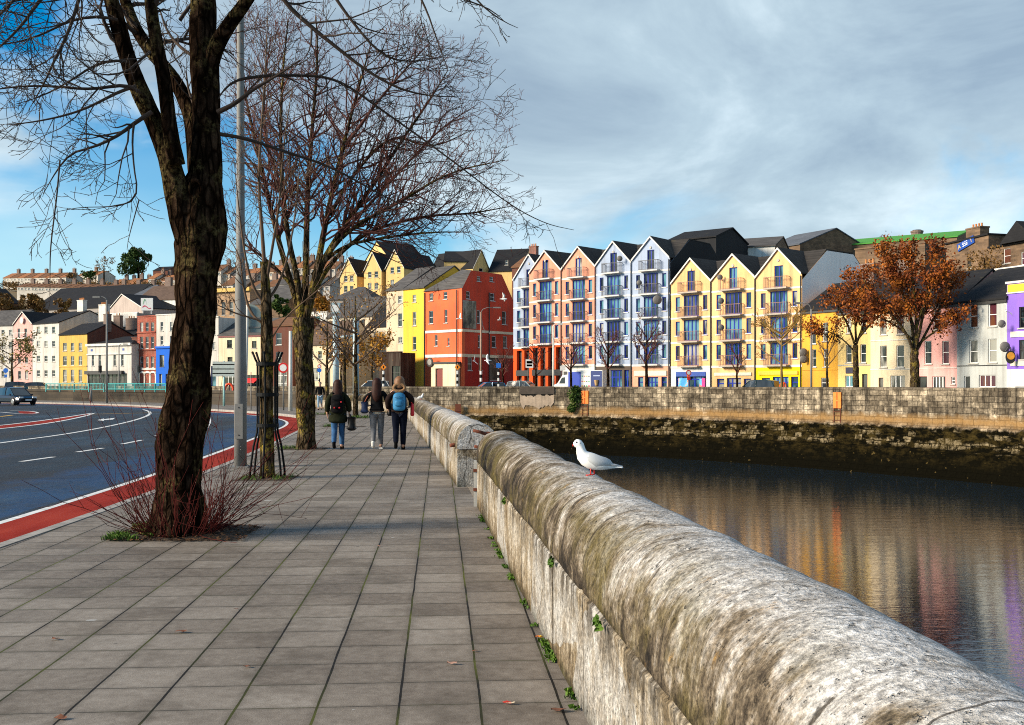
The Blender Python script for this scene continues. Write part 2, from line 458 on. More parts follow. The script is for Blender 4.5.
P1 = [gnd(*p, ZR) for p in ((-40, 428.7), (0, 425.8), (47, 420.3), (92, 413.1))]; P2 = [gnd(*p, ZR) for p in ((-40, 431.6), (0, 428.4), (52, 422.6), (93, 413.4))]
q = MB(); q.grid([[tuple(a.xy) + (ZR + .003,), tuple(c.xy) + (ZR + .003,)] for a, c in zip(P1, P2)]); tag(q.build('hatched_island', REDL), kind='structure')
P1 = [gnd(*p, ZR) for p in ((18, 411.5), (38, 413.8), (36, 413.8))]
q = MB(); q.poly([tuple(gnd(*p, ZR).xy) + (ZR + .003,) for p in ((18, 411.2), (34, 411.6), (40, 413), (32, 414.2), (20, 413.6))]); tag(q.build('hatched_island', REDL), kind='structure')
line_px([(0, 412), (20, 413.8), (40, 413.2), (33, 411.2), (10, 410.6)], .16)
line_px([(90, 414.2), (120, 413.4), (150, 412.8)], .2, YEL_RD)
line_px([(0, 416.5), (12, 415.2)], .25, YEL_RD)
q = MB(); q.poly([tuple(gnd(*p, ZR).xy) + (ZR + .006,) for p in ((97, 420.2), (104, 418.6), (104, 419.2), (115, 418), (113, 419.6), (104, 420.2), (104, 421))]); tag(q.build('arrow_marking', WHITE_RD), kind='structure')
# ------------------------------------------------------------------ river wall beside the pavement
def weathered(name, cope):
    m, n, b = mat_new(name)
    uv = n.n('ShaderNodeUVMap').outputs[0]
    pos = n.n('ShaderNodeNewGeometry').outputs['Position']
    su = n.n('ShaderNodeSeparateXYZ', {0: uv})
    V = su.outputs[1]                                  # height on the face / way round the coping
    warp = n.n('ShaderNodeTexNoise', {'Vector': pos, 'Scale': 2.3, 'Detail': 3.0}).outputs['Color']
    uvw = n.mix(.10, uv, warp, 'ADD')
    s1 = n.noise(n.scalev(uvw, (9.0, 1.1, 1)), 1.0, 6, .68)
    s2 = n.noise(n.scalev(uvw, (30.0, 2.6, 1), (4, 1, 0)), 1.0, 5, .7)
    big = n.noise(pos, .75, 5, .6)
    blot = n.noise(pos, 4.2, 7, .72)
    fine = n.noise(pos, 38, 4, .7)
    med = n.noise(pos, 11, 6, .75)
    t = n.math('ADD', n.math('MULTIPLY', s1, .24), n.math('ADD', n.math('MULTIPLY', s2, .22), n.math('ADD', n.math('MULTIPLY', blot, .32), n.math('MULTIPLY', med, .26))))
    if cope:
        # lichen-white crown, brown and olive shoulders
        big2 = n.noise(pos, 2.1, 4, .6)
        t = n.math('ADD', n.math('MULTIPLY', s1, .18), n.math('ADD', n.math('MULTIPLY', s2, .16), n.math('ADD', n.math('MULTIPLY', blot, .30), n.math('ADD', n.math('MULTIPLY', med, .26), n.math('MULTIPLY', big2, .22)))))
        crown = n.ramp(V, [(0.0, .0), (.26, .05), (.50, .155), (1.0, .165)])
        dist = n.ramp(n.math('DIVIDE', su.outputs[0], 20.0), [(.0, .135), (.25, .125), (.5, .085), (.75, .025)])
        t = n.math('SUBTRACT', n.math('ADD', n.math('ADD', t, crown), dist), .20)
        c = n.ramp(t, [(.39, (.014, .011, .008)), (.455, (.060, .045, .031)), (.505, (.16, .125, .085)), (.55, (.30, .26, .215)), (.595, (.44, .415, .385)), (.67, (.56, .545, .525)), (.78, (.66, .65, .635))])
        oc = n.ramp(n.noise(pos, 1.9, 5, .65), [(.46, 0.0), (.64, .85)])
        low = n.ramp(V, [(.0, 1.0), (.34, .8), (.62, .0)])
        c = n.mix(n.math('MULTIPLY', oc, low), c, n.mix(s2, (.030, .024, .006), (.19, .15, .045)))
        yl = n.ramp(n.noise(pos, 7, 4, .7), [(.64, 0.0), (.72, .8)])
        c = n.mix(n.math('MULTIPLY', yl, .75), c, (.34, .19, .045))
    else:
        hgt = n.ramp(V, [(0.0, .0), (.12, .13), (.35, .20), (.6, .19)])
        t = n.math('SUBTRACT', n.math('ADD', t, hgt), .185)
        c = n.ramp(t, [(.35, (.022, .016, .011)), (.43, (.10, .072, .042)), (.48, (.23, .18, .12)), (.53, (.40, .345, .265)), (.58, (.55, .51, .455)), (.70, (.66, .645, .62))])
        rust = n.ramp(n.noise(n.scalev(uvw, (3.2, .5, 1), (3, 0, 0)), 1.0, 4), [(.46, 0.0), (.64, .85)])
        c = n.mix(n.math('MULTIPLY', rust, .85), c, n.mix(s2, (.060, .038, .016), (.27, .19, .09)))
        cem = n.n('ShaderNodeTexVoronoi', {'Vector': n.mix(.16, n.scalev(uv, (.9, 1.3, 1)), warp, 'ADD'), 'Scale': 1.0}).outputs['Color']
        cs = n.n('ShaderNodeSeparateColor', {0: cem}).outputs[0]
        c = n.mix(n.math('MULTIPLY', n.ramp(cs, [(.60, 0.0), (.62, .62)], 'CONSTANT'), n.ramp(blot, [(.40, .35), (.55, 1.0)])), c, n.mix(s2, (.30, .30, .30), (.62, .62, .61)))
        mo = n.math('MULTIPLY', n.ramp(V, [(0.0, 1.0), (.05, .7), (.16, 0.0)]), n.ramp(blot, [(.40, 0.0), (.58, 1.0)]))
        c = n.mix(mo, c, (.028, .034, .009))
        drip = n.math('MULTIPLY', n.ramp(V, [(.34, 0.0), (.56, 1.0)]), n.ramp(s1, [(.44, 0.0), (.58, .85)]))
        c = n.mix(drip, c, (.045, .033, .02))
    crack = n.n('ShaderNodeTexVoronoi', {'Vector': n.mix(.22, n.scalev(uv, (1.5, .55, 1)), warp, 'ADD'), 'Scale': 1.0}, feature='DISTANCE_TO_EDGE').outputs['Distance']
    ck = n.math('MULTIPLY', n.math('LESS_THAN', crack, .006), n.ramp(big, [(.5, 0.0), (.56, 1.0)]))
    c = n.mix(n.math('MULTIPLY', ck, .8), c, (.035, .026, .018))
    jt = n.n('ShaderNodeAttribute', attribute_name='joint').outputs['Fac']
    c = n.mix(n.math('MULTIPLY', n.ramp(n.math('ADD', jt, n.math('MULTIPLY', n.math('SUBTRACT', med, .5), .9)), [(.35, 0.0), (.5, 1.0)]), .9), c, (.035, .026, .016))
    pit = n.ramp(n.noise(pos, 26, 3, .8), [(.30, 1.0), (.38, 0.0)])
    c = n.mix(n.math('MULTIPLY', pit, .75), c, (.04, .03, .02))
    c = n.mix(.8, c, n.ramp(fine, [(.35, .30), (.66, 1.45)]), 'MULTIPLY')
    c = n.mix(.5, c, n.ramp(n.noise(pos, 95, 3, .7), [(.34, .35), (.66, 1.4)]), 'MULTIPLY')
    lk(n, c, b.inputs['Base Color'])
    b.inputs['Roughness'].default_value = .93; b.inputs['Specular IOR Level'].default_value = .2
    h = n.math('ADD', n.math('MULTIPLY', blot, .9), n.math('ADD', n.math('MULTIPLY', fine, .35), n.math('ADD', n.math('MULTIPLY', s2, .35), n.math('ADD', n.math('MULTIPLY', ck, -.6), n.math('MULTIPLY', pit, -.5)))))
    lk(n, n.bump(h, .8, .035), b.inputs['Normal'])
    return m
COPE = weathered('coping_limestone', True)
WALLB = weathered('wall_limestone', False)
RC = .325
def parapet(name, label, P, step_joint=1.45, seed=0, zj=.58, caps=True):
    rs = random.Random(seed)
    o = thing(name, label, 'wall', (P[0][0], P[0][1], 0))
    s = np.r_[0, np.cumsum(np.linalg.norm(np.diff(P, axis=0), axis=1))]
    N = normals(P)
    joints = []; a = .55
    while a < s[-1]: joints.append(a); a += step_joint * rs.uniform(.75, 1.3)
    joints = np.array(joints + [1e9])
    def mk(prof, mat, nm, v0, amp, jd):
        q = MB(); q.uv = []; rows = []; jm = []
        pr = np.array(prof); cl = np.r_[0, np.cumsum(np.linalg.norm(np.diff(pr, axis=0), axis=1))]
        tan = np.gradient(pr, axis=0); tan /= np.linalg.norm(tan, axis=1)[:, None] + 1e-9
        for i, p in enumerate(P):
            dj = np.abs(joints - s[i]).min()
            row = []
            for j, (ox, oz) in enumerate(prof):
                base = Vector((p[0] + N[i][0] * ox, p[1] + N[i][1] * ox, oz))
                dsp = 0
                if oz > -.3:
                    dsp = amp * (mnoise.noise(base * 1.3) + .5 * mnoise.noise(base * 4.0) + .22 * mnoise.noise(base * 9.0)) * (1.0 if oz > zj + .1 else .45)
                    if dj < .03: dsp -= jd * (1 - dj / .03)
                nx, nz = -tan[j][1], tan[j][0]         # outward from the profile
                oo = nx * dsp
                row.append((base.x + N[i][0] * oo, base.y + N[i][1] * oo, base.z + nz * dsp))
                q.uv.append((s[i], v0 + cl[j])); jm.append(max(0.0, 1 - dj / .030))
            rows.append(row)
        q.grid(rows)
        if caps:
            for e in (0, -1):
                k = len(q.v); q.v += [tuple(x) for x in rows[e]]
                q.uv += [(pt[0] * .6 + s[e], max(0, pt[1])) for pt in prof]
                q.f.append(tuple(range(k, k + len(prof))) if e == 0 else tuple(reversed(range(k, k + len(prof)))))
        ob = q.build(nm, mat, o, smooth=False, org=o.location)
        jm += [0.0] * (len(q.v) - len(jm)); ob.data.attributes.new('joint', 'FLOAT', 'POINT').data.foreach_set('value', np.array(jm, dtype=np.float32))
        return ob
    nb = 16 if len(P) < 500 or True else 8
    base = [(0, -.05)] + [(0, z) for z in np.linspace(.03, zj - .02, nb)] + [(.02, zj), (.62, zj), (.64, zj - .05), (.645, -1.0), (.66, -6.0)]
    c1 = mk(base, WALLB, 'wall_base', 0, .010, .006)
    cope = [(.03, zj + .002), (-.004, zj + .012)] + [(-.006, zj + .045)]
    for a in np.linspace(180, 0, 34):
        ca, sa = math.cos(R(a)), math.sin(R(a)); cope.append((.32 + RC * math.copysign(abs(ca) ** .86, ca), zj + .06 + .345 * abs(sa) ** .86))
    cope += [(.648, zj + .02), (.60, zj + .004)]
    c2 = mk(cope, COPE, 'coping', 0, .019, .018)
    for c in (c1, c2):
        c.data.polygons.foreach_set('use_smooth', [len(p.vertices) == 4 for p in c.data.polygons])
    return o
yy = np.arange(-4.0, 13.35, .045)
parapet('river_wall', 'long weathered limestone parapet with round coping, nearest, under the standing gull', np.c_[par1x(yy), yy], seed=3, caps=True)
P2 = PAR2[PAR2[:, 1] < 69.5]
s2 = np.r_[0, np.cumsum(np.linalg.norm(np.diff(P2, axis=0), axis=1))]
ts = np.r_[np.arange(0, 24, .09), np.arange(24, s2[-1], .3)]
parapet('river_wall', 'limestone parapet beyond the gap, with rusty iron brackets on its near end', np.c_[np.interp(ts, s2, P2[:, 0]), np.interp(ts, s2, P2[:, 1])], seed=5, step_joint=1.6)
P3 = PAR2[(PAR2[:, 1] >= 69.5) & (PAR2[:, 1] < 121)]
LOWW = brick('low_wall_stone', (.085, .062, .038), mortar=(.04, .03, .02), var=.5, bw=.8, bh=.28, dirt=.6)
lw = thing('low_wall', 'low dark mossy stone wall along the far bend of the road', 'wall', (P3[0][0], P3[0][1], 0))
q = MB(); N3 = normals(P3)
q.grid([[(p[0] + k[0] * o, p[1] + k[1] * o, z) for o, z in ((0, -.2), (0, .86), (-.06, .87), (-.06, 1.05), (.05, 1.10), (.45, 1.10), (.5, 1.0), (.5, -6))] for p, k in zip(P3, N3)], caps=True)
q.build('masonry', LOWW, lw, org=lw.location)
# stone threshold in the gap and quay face under it
q = MB(); q.box(0, .62, -.02, 2.6, -6, .004, F=lambda x, y, z: (par1x(13.3 + y) + .02 + x, 13.3 + y, z))
tag(q.build('threshold', flat('threshold_stone', (.20, .165, .125), .9, var=.4, scale=3)), kind='structure')
q = MB(); q.box(-.05, .0, -.02, .03, 0.0, .60, F=lambda x, y, z: (par1x(13.3) + x, 13.4 + y, z))
RUST = flat('rusty_iron', (.16, .045, .022), .8, .3, var=.5, scale=30)
fl = thing('flood_gate_channel', 'pale metal channel strip on the end of the nearest parapet', 'flood gate channel', (par1x(13.38), 13.38, 0))
q.build('channel', flat('galvanised', (.50, .49, .46), .5, .3, var=.2), fl, org=fl.location)
q = MB(); q.box(-.055, .005, -.03, -.021, .2, .24, F=lambda x, y, z: (par1x(13.3) + x, 13.4 + y, z)); q.box(-.055, .005, -.03, -.021, .45, .49, F=lambda x, y, z: (par1x(13.3) + x, 13.4 + y, z)); q.build('fixing', RUST, fl, org=fl.location)
for (dx, dy, z, L, lab) in ((.50, -.02, .80, .24, 'rusty iron bracket highest on the gap end of the further parapet'), (.46, -.02, .56, .18, 'rusty iron bracket halfway up the gap end of the further parapet'), (.48, -.02, .30, .16, 'rusty iron bracket lowest on the gap end of the further parapet'), (-.02, .55, .62, .10, 'rusty iron stub on the pavement face of the further parapet')):
    t = thing('iron_bracket', lab, 'bracket', (-.85 + dx, 15.9 + dy, z), group='iron brackets on the gap end of the parapet')
    q = MB()
    if dy < 0: q.tube([(0, .03, 0), (0, -.10, .01), (-L * .5, -.2, .06), (-L, -.24, .09)], [.028, .03, .028, .024], 8)
    else: q.tube([(.03, 0, 0), (-.06, 0, 0), (-.12, -.03, -.005)], [.03, .032, .03], 8)
    q.build('bracket_arm', RUST, t, smooth=True)
    q = MB()
    if dy < 0: q.box(-.05, .05, -.006, .02, -.06, .06)
    else: q.box(-.004, .02, -.05, .05, -.05, .05)
    q.build('bracket_plate', RUST, t)

# ------------------------------------------------------------------ water
m, n, b = mat_new('river_water')
pos = n.n('ShaderNodeNewGeometry').outputs['Position']
w1 = n.noise(n.scalev(pos, (.45, 1.6, 1)), 1.0, 4, .55)
w2 = n.noise(n.scalev(pos, (2.2, 8.5, 1), (3, 5, 0)), 1.0, 3, .6)
w3 = n.noise(n.scalev(pos, (.09, .16, 1)), 1.0, 3)
hh = n.math('ADD', n.math('MULTIPLY', w1, .42), n.math('MULTIPLY', w2, n.math('ADD', .10, n.math('MULTIPLY', w3, .36))))
b.inputs['Base Color'].default_value = (.009, .018, .026, 1)
b.inputs['Roughness'].default_value = .03; b.inputs['IOR'].default_value = 2.6; b.inputs['Specular IOR Level'].default_value = .75
lk(n, n.bump(hh, .42, .045), b.inputs['Normal'])
WATER_Z = -5.05
q = MB(); q.grid([[(x, y, WATER_Z) for x in (-260, -60, 0, 60, 140)] for y in (-80, 0, 60, 120, 260)])
tag(q.build('river_water', m), kind='structure')

# ------------------------------------------------------------------ far quay wall and far bank
FAR = smooth_path([(60, -90), (56, -20), (50, 22), (43, 46), (34.0, 68), (27.0, 79), (17.0, 91.5), (8.4, 98), (.8, 101.3), (-8.5, 103), (-20, 107), (-36, 118), (-58, 140), (-95, 163), (-200, 215)], 1.0, 3)
FN = normals(FAR)                      # points away from the river
m, n, b = mat_new('quay_masonry')
uv = n.n('ShaderNodeUVMap').outputs[0]
pos = n.n('ShaderNodeNewGeometry').outputs['Position']
su = n.n('ShaderNodeSeparateXYZ', {0: uv}); Zs = su.outputs[1]
wq = n.n('ShaderNodeTexNoise', {'Vector': pos, 'Scale': 1.1, 'Detail': 4.0}).outputs['Color']
uvq = n.mix(.12, uv, wq, 'ADD')
bt = n.n('ShaderNodeTexBrick', {'Vector': uvq, 'Color1': (.36, .295, .21, 1), 'Color2': (.12, .096, .068, 1), 'Mortar': (.085, .068, .048, 1), 'Scale': 1.0, 'Mortar Size': .022, 'Mortar Smooth': .6, 'Bias': .0, 'Brick Width': .82, 'Row Height': .40})
big = n.noise(n.scalev(pos, (.22, .22, .35)), 1.0, 6, .65); blot = n.noise(pos, 1.1, 6, .7); fine = n.noise(pos, 6, 5, .7)
c = n.mix(.85, bt.outputs[0], n.ramp(n.math('ADD', n.math('MULTIPLY', big, .5), n.math('MULTIPLY', blot, .5)), [(.37, .10), (.49, .75), (.62, 2.2)]), 'MULTIPLY')
stk = n.noise(n.scalev(uv, (1.5, .14, 1)), 1.0, 6, .7)
c = n.mix(n.ramp(stk, [(.47, 0.0), (.60, .85)]), c, (.026, .022, .018))
c = n.mix(.8, c, n.ramp(fine, [(.32, .35), (.68, 1.5)]), 'MULTIPLY')
topd = n.math('MULTIPLY', n.math('DIVIDE', n.math('SUBTRACT', Zs, 1.05), .3, clamp=True), n.ramp(blot, [(.38, .1), (.58, .75)]))
c = n.mix(topd, c, (.10, .082, .06))
wz = n.math('ADD', Zs, n.math('MULTIPLY', n.math('SUBTRACT', blot, .5), .9))
# tide marks: ochre band, pale barnacled courses, black weed
oc = n.ramp(wz, [(.0, 0.0), (1, 1)])
def band(lo, hi, s=.15):
    a = n.math('DIVIDE', n.math('SUBTRACT', wz, lo), s, clamp=True)
    c_ = n.math('DIVIDE', n.math('SUBTRACT', hi, wz), s, clamp=True)
    return n.math('MULTIPLY', a, c_)
c = n.mix(n.math('MULTIPLY', band(-1.6, -.5, .5), .9), c, n.mix(fine, (.16, .085, .03), (.36, .22, .09)))
weed = n.math('DIVIDE', n.math('SUBTRACT', -1.50, wz), .12, clamp=True)
b2 = n.n('ShaderNodeTexBrick', {'Vector': n.mix(.30, uv, wq, 'ADD'), 'Color1': (1, 1, 1, 1), 'Color2': (.2, .2, .2, 1), 'Mortar': (0, 0, 0, 1), 'Scale': 1.0, 'Mortar Size': .05, 'Mortar Smooth': .9, 'Brick Width': .7, 'Row Height': .42}).outputs[0]
pn_ = n.math('ADD', n.math('MULTIPLY', n.noise(n.scalev(uv, (.55, 1.3, 1)), 1.0, 5, .7), .62), n.math('MULTIPLY', n.n('ShaderNodeSeparateColor', {0: b2}).outputs[0], .30))
row2 = n.math('MULTIPLY', band(-3.05, -2.35, .25), .10)
pale = n.math('MULTIPLY', n.ramp(n.math('ADD', pn_, row2), [(.515, 0.0), (.60, 1.0)]), n.ramp(n.noise(pos, 2.6, 5, .75), [(.42, .0), (.55, 1.0)]))
wc = n.mix(n.math('MULTIPLY', pale, band(-3.15, -1.62, .3)), n.mix(fine, (.0006, .0006, .0004), (.0055, .0048, .0022)), n.mix(fine, (.05, .035, .012), (.36, .29, .18)))
speck = n.math('MULTIPLY', n.ramp(n.noise(pos, 3.4, 2, .5), [(.70, 0.0), (.74, 1.0)]), .5)
olv = n.math('MULTIPLY', n.ramp(n.noise(n.scalev(pos, (.8, .8, 1.6)), 1.2, 6, .75), [(.46, 0.0), (.62, 1.0)]), n.math('DIVIDE', n.math('ADD', wz, 4.4), 2.4, clamp=True))
wc = n.mix(n.math('MULTIPLY', olv, .8), wc, n.mix(fine, (.014, .010, .003), (.085, .060, .018)))
wc = n.mix(speck, wc, (.13, .09, .03))
c = n.mix(weed, c, wc)
lk(n, c, b.inputs['Base Color']); b.inputs['Roughness'].default_value = .95; b.inputs['Specular IOR Level'].default_value = .03
lk(n, n.bump(n.math('ADD', n.math('MULTIPLY', bt.outputs['Fac'], -.5), n.math('ADD', n.math('MULTIPLY', fine, .6), n.math('MULTIPLY', weed, blot))), .8, .10), b.inputs['Normal'])
QUAY = m
fw = thing('quay_wall', 'high masonry quay wall across the river with dark weed at its foot', 'wall', (17, 91.5, 0))
sF = np.r_[0, np.cumsum(np.linalg.norm(np.diff(FAR, axis=0), axis=1))]
prof = [(.62, .28), (.62, 1.2), (.60, 1.33), (.30, 1.36), (.03, 1.33), (-.02, 1.24), (0, 1.15), (0, .4), (0, -.4), (-.02, -1.15), (-.02, -1.42), (-.22, -1.48), (-.25, -1.75), (-.30, -2.2), (-.36, -2.7), (-.44, -3.05), (-.75, -3.12), (-.82, -3.6), (-1.1, -4.3), (-1.5, -5.0), (-2.0, -5.6)]
q = MB(); q.uv = []; rows = []
FARd = smooth_path([tuple(p) for p in FAR[(FAR[:, 1] > 30) | (FAR[:, 1] < 30)]], .5, 0)
sD = np.r_[0, np.cumsum(np.linalg.norm(np.diff(FARd, axis=0), axis=1))]; ND = normals(FARd)
for i, p in enumerate(FARd):
    row = []
    for (o, z) in prof:
        bs = Vector((p[0], p[1], z))
        w = 0.05 * mnoise.noise(bs * .9) if z > -1.3 else (.18 * mnoise.noise(bs * .8) + .13 * mnoise.noise(bs * 2.1) if z < -1.6 else .05 * mnoise.noise(bs))
        if z > 1.2: w *= .4
        oo = o - abs(w) if z < -2.8 else o + w
        row.append((p[0] + ND[i][0] * oo, p[1] + ND[i][1] * oo, z + (.05 * mnoise.noise(bs * .7 + Vector((5, 5, 0))) if z < 1.0 else .025 * mnoise.noise(bs * .35))))
        q.uv.append((sD[i], z))
    rows.append(row)
q.grid(rows); q.build('masonry', QUAY, fw, org=fw.location)

# far bank terrain
def far_h(o, y):
    k = max(0.0, min(1.0, (y - 82) / 18)); k = k * k * (3 - 2 * k)
    o = max(0, o - 28 - 22 * k)
    A = [(0, .3), (25, 7), (60, 15), (100, 25), (140, 33), (190, 41), (250, 47), (420, 50), (900, 55), (2500, 50)]
    B = [(0, .3), (8, 5), (40, 9), (100, 12), (400, 18), (2500, 20)]
    f = lambda T: float(np.interp(o, [p[0] for p in T], [p[1] for p in T]))
    return f(A) * k + f(B) * (1 - k)
m, n, b = mat_new('hillside_ground')
pos = n.n('ShaderNodeNewGeometry').outputs['Position']
f = n.noise(pos, .08, 6, .65); f2 = n.noise(pos, .6, 5, .7)
c = n.ramp(n.math('ADD', n.math('MULTIPLY', f, .6), n.math('MULTIPLY', f2, .4)), [(.35, (.05, .055, .02)), (.5, (.12, .08, .03)), (.65, (.17, .10, .04))])
sx = n.n('ShaderNodeSeparateXYZ', {0: pos})
street = n.ramp(sx.outputs[2], [(.30, 1.0), (.42, 0.0)])
lk(n, n.mix(street, c, (.06, .058, .055)), b.inputs['Base Color']); b.inputs['Roughness'].default_value = .95
q = MB(); rows = []
OO = [.5, 4, 10, 16, 22, 28, 34, 42, 50, 58, 70, 85, 100, 125, 150, 200, 260, 350, 500, 800, 1500, 2500]
fb = FAR[::3]; fnn = np.array([(math.sin(t), math.cos(t)) for t in np.interp(np.arange(len(FAR)), np.linspace(0, len(FAR) - 1, 9), [R(a) for a in (75, 66, 60, 52, 40, 22, 4, -14, -24)])])[::3]
for p, k in zip(fb, fnn):
    ang = math.atan2(k[1], k[0])
    rows.append([(p[0] + k[0] * o, p[1] + k[1] * o, far_h(o, p[1])) for o in OO])
q.grid(rows)
hb = q.build('far_bank', m, smooth=True); tag(hb, kind='structure')
# ------------------------------------------------------------------ buildings
class Front:
    """vertical facade frame: x along the front (left to right as seen), y into the building, z up"""
    def __init__(s, A, B):
        s.A = Vector((A[0], A[1], 0)); d = Vector((B[0] - A[0], B[1] - A[1], 0))
        s.W = d.length; s.u = d.normalized(); s.n = Vector((-s.u.y, s.u.x, 0))
    def __call__(s, x, y, z): return s.A + s.u * x + s.n * y + Vector((0, 0, z))
    def px(s, px, py):
        """local (x, z) where the sight line of a photo pixel meets the facade plane"""
        dx, dz = (px - 512) / FX, -(py - HZ) / FX
        den = dx * s.n.x + s.n.y
        t = (s.A.x * s.n.x + s.A.y * s.n.y) / den
        p = Vector((dx * t, t, 0)) - s.A
        return p.dot(s.u), EYE + dz * t
def clip_poly(poly, planes):
    for (a, b, c) in planes:                      # keep a*x+b*z<=c
        out = []
        for i in range(len(poly)):
            p, q = poly[i], poly[(i + 1) % len(poly)]
            fp, fq = a * p[0] + b * p[1] - c, a * q[0] + b * q[1] - c
            if fp <= 0: out.append(p)
            if fp * fq < 0:
                t = fp / (fp - fq); out.append((p[0] + (q[0] - p[0]) * t, p[1] + (q[1] - p[1]) * t))
        poly = out
        if len(poly) < 3: return []
    return poly
def line_plane(p, q):
    """half plane under the roof line p->q (x,z)"""
    dx, dz = q[0] - p[0], q[1] - p[1]
    a, b = -dz, dx
    if b < 0: a, b = -a, -b
    return (a, b, a * p[0] + b * p[1])
def wall_face(mb, F, x0, x1, z0, z1, ops=(), planes=(), y=0.0, rev=.18):
    xs = sorted({x0, x1} | {v for o in ops for v in (o[0], o[2]) if x0 < v < x1})
    zs = sorted({z0, z1} | {v for o in ops for v in (o[1], o[3]) if z0 < v < z1})
    for i in range(len(xs) - 1):
        for j in range(len(zs) - 1):
            cx, cz = (xs[i] + xs[i + 1]) / 2, (zs[j] + zs[j + 1]) / 2
            if any(o[0] < cx < o[2] and o[1] < cz < o[3] for o in ops): continue
            p = [(xs[i], zs[j]), (xs[i + 1], zs[j]), (xs[i + 1], zs[j + 1]), (xs[i], zs[j + 1])]
            if planes: p = clip_poly(p, planes)
            if len(p) >= 3: mb.poly([F(a, y, c) for a, c in p])
    for (a, c, b_, d_) in ops:
        mb.poly([F(a, y, c), F(b_, y, c), F(b_, y + rev, c), F(a, y + rev, c)])
        mb.poly([F(a, y + rev, d_), F(b_, y + rev, d_), F(b_, y, d_), F(a, y, d_)])
        mb.poly([F(a, y, d_), F(a, y, c), F(a, y + rev, c), F(a, y + rev, d_)])
        mb.poly([F(b_, y, c), F(b_, y, d_), F(b_, y + rev, d_), F(b_, y + rev, c)])
WF = flat('white_frame', (.72, .72, .70), .5, var=.06)
BF = flat('blue_frame', (.004, .024, .30), .4, spec=.2, var=.2)
DF = flat('dark_frame', (.022, .02, .02), .5)
BR = flat('brown_frame', (.10, .045, .02), .5)
GL = glass('window_glass', (.018, .022, .028), curtain_or_sky=(.11, .105, .095))
GLB = glass('window_glass_blue', (.006, .03, .055), .03, curtain_or_sky=(.12, .30, .36))  # cyan second tone paints reflected sky into the panes
GLC = glass('window_glass_curtained', (.05, .05, .045), .12, curtain_or_sky=(.34, .33, .29))
GLD = glass('window_glass_dark', (.006, .007, .009), .04, curtain_or_sky=(.05, .05, .045))
GLR2 = glass('window_glass_blind', (.03, .03, .028), .08, curtain_or_sky=(.42, .40, .36))
GLR = glass('window_glass_brown', (.07, .02, .03), .1, curtain_or_sky=(.13, .05, .02))
SILL = paint('sill_stone', (.46, .44, .40), scale=2)
TRIM = paint('white_trim', (.70, .68, .63), scale=1.2, stain=.2)
def window(par, org, F, o, frame=WF, pane=GL, style='sash', rev=.18, sill=True, t=.055, name=None, sillmat=None):
    x0, z0, x1, z1 = o
    q = MB(); y0, y1 = rev - .09, rev - .005
    q.box(x0 + .002, x0 + t, y0, y1, z0 + .002, z1 - .002, F); q.box(x1 - t, x1 - .002, y0, y1, z0 + .002, z1 - .002, F)
    q.box(x0 + t, x1 - t, y0, y1, z1 - t, z1 - .002, F); q.box(x0 + t, x1 - t, y0, y1, z0 + .002, z0 + t, F)
    ym = y0 + .015
    w = x1 - x0
    if style == 'sash': q.box(x0 + t, x1 - t, ym, y1, (z0 + z1) / 2 - t * .45, (z0 + z1) / 2 + t * .45, F)
    if style in ('cross', 'sash4'):
        q.box((x0 + x1) / 2 - t * .4, (x0 + x1) / 2 + t * .4, ym, y1, z0 + t, z1 - t, F)
        q.box(x0 + t, (x0 + x1) / 2 - t * .4, ym, y1, z0 + (z1 - z0) * .6, z0 + (z1 - z0) * .6 + t * .8, F)
        q.box((x0 + x1) / 2 + t * .4, x1 - t, ym, y1, z0 + (z1 - z0) * .6, z0 + (z1 - z0) * .6 + t * .8, F)
    if style.startswith('mull'):
        k = int(style[4:])
        for i in range(1, k):
            xm = x0 + w * i / k; q.box(xm - t * .8, xm + t * .8, ym, y1, z0 + t, z1 - t, F)
    if style.startswith('shop'):
        k = int(style[4:])
        for i in range(1, k):
            xm = x0 + w * i / k; q.box(xm - t * .7, xm + t * .7, ym, y1, z0 + t, z1 - t, F)
        for f in (.33, .72):
            for i in range(k): q.box(x0 + w * i / k + t * .7 + (t * .3 if i == 0 else 0), x0 + w * (i + 1) / k - t * .7 - (t * .3 if i == k - 1 else 0), ym, y1, z0 + (z1 - z0) * f - t * .5, z0 + (z1 - z0) * f + t * .5, F)
    fo = q.build(name or 'window', frame, par, org=org)
    q = MB(); q.box(x0 + .01, x1 - .01, rev - .035, rev - .02, z0 + .01, z1 - .01, F); q.build('pane', pane, fo, org=org)
    if sill and style not in ('door',):
        q = MB(); q.box(x0 - .09, x1 + .09, -.09, rev - .1, z0 - .10, z0 - .003, F); q.build('sill', sillmat or SILL, fo, org=org)
    return fo
def roof_slab(q, pts, th=.14):
    """pts: planar quad, extruded downwards"""
    q.prism(pts, (0, 0, -th))
def chimney(par, org, c, w, d, z0, z1, mat, pots=2, F=None, cap=None):
    G = F or (lambda x, y, z: Vector((x, y, z)))
    q = MB(); q.box(c[0] - w / 2, c[0] + w / 2, c[1] - d / 2, c[1] + d / 2, z0, z1, G)
    q.box(c[0] - w / 2 - .06, c[0] + w / 2 + .06, c[1] - d / 2 - .06, c[1] + d / 2 + .06, z1, z1 + .16, G)
    ch = q.build('chimney', mat, par, org=org)
    for i in range(pots):
        p = G(c[0] + (i - (pots - 1) / 2) * w / max(pots, 1) * .8, c[1], z1 + .16)
        q = MB(); q.tube([p, p + Vector((0, 0, .2)), p + Vector((0, 0, .42))], [.13, .10, .11], 8); q.build('chimney_pot', POT, ch, org=org)
POT = flat('chimney_pot', (.42, .17, .055), .9)
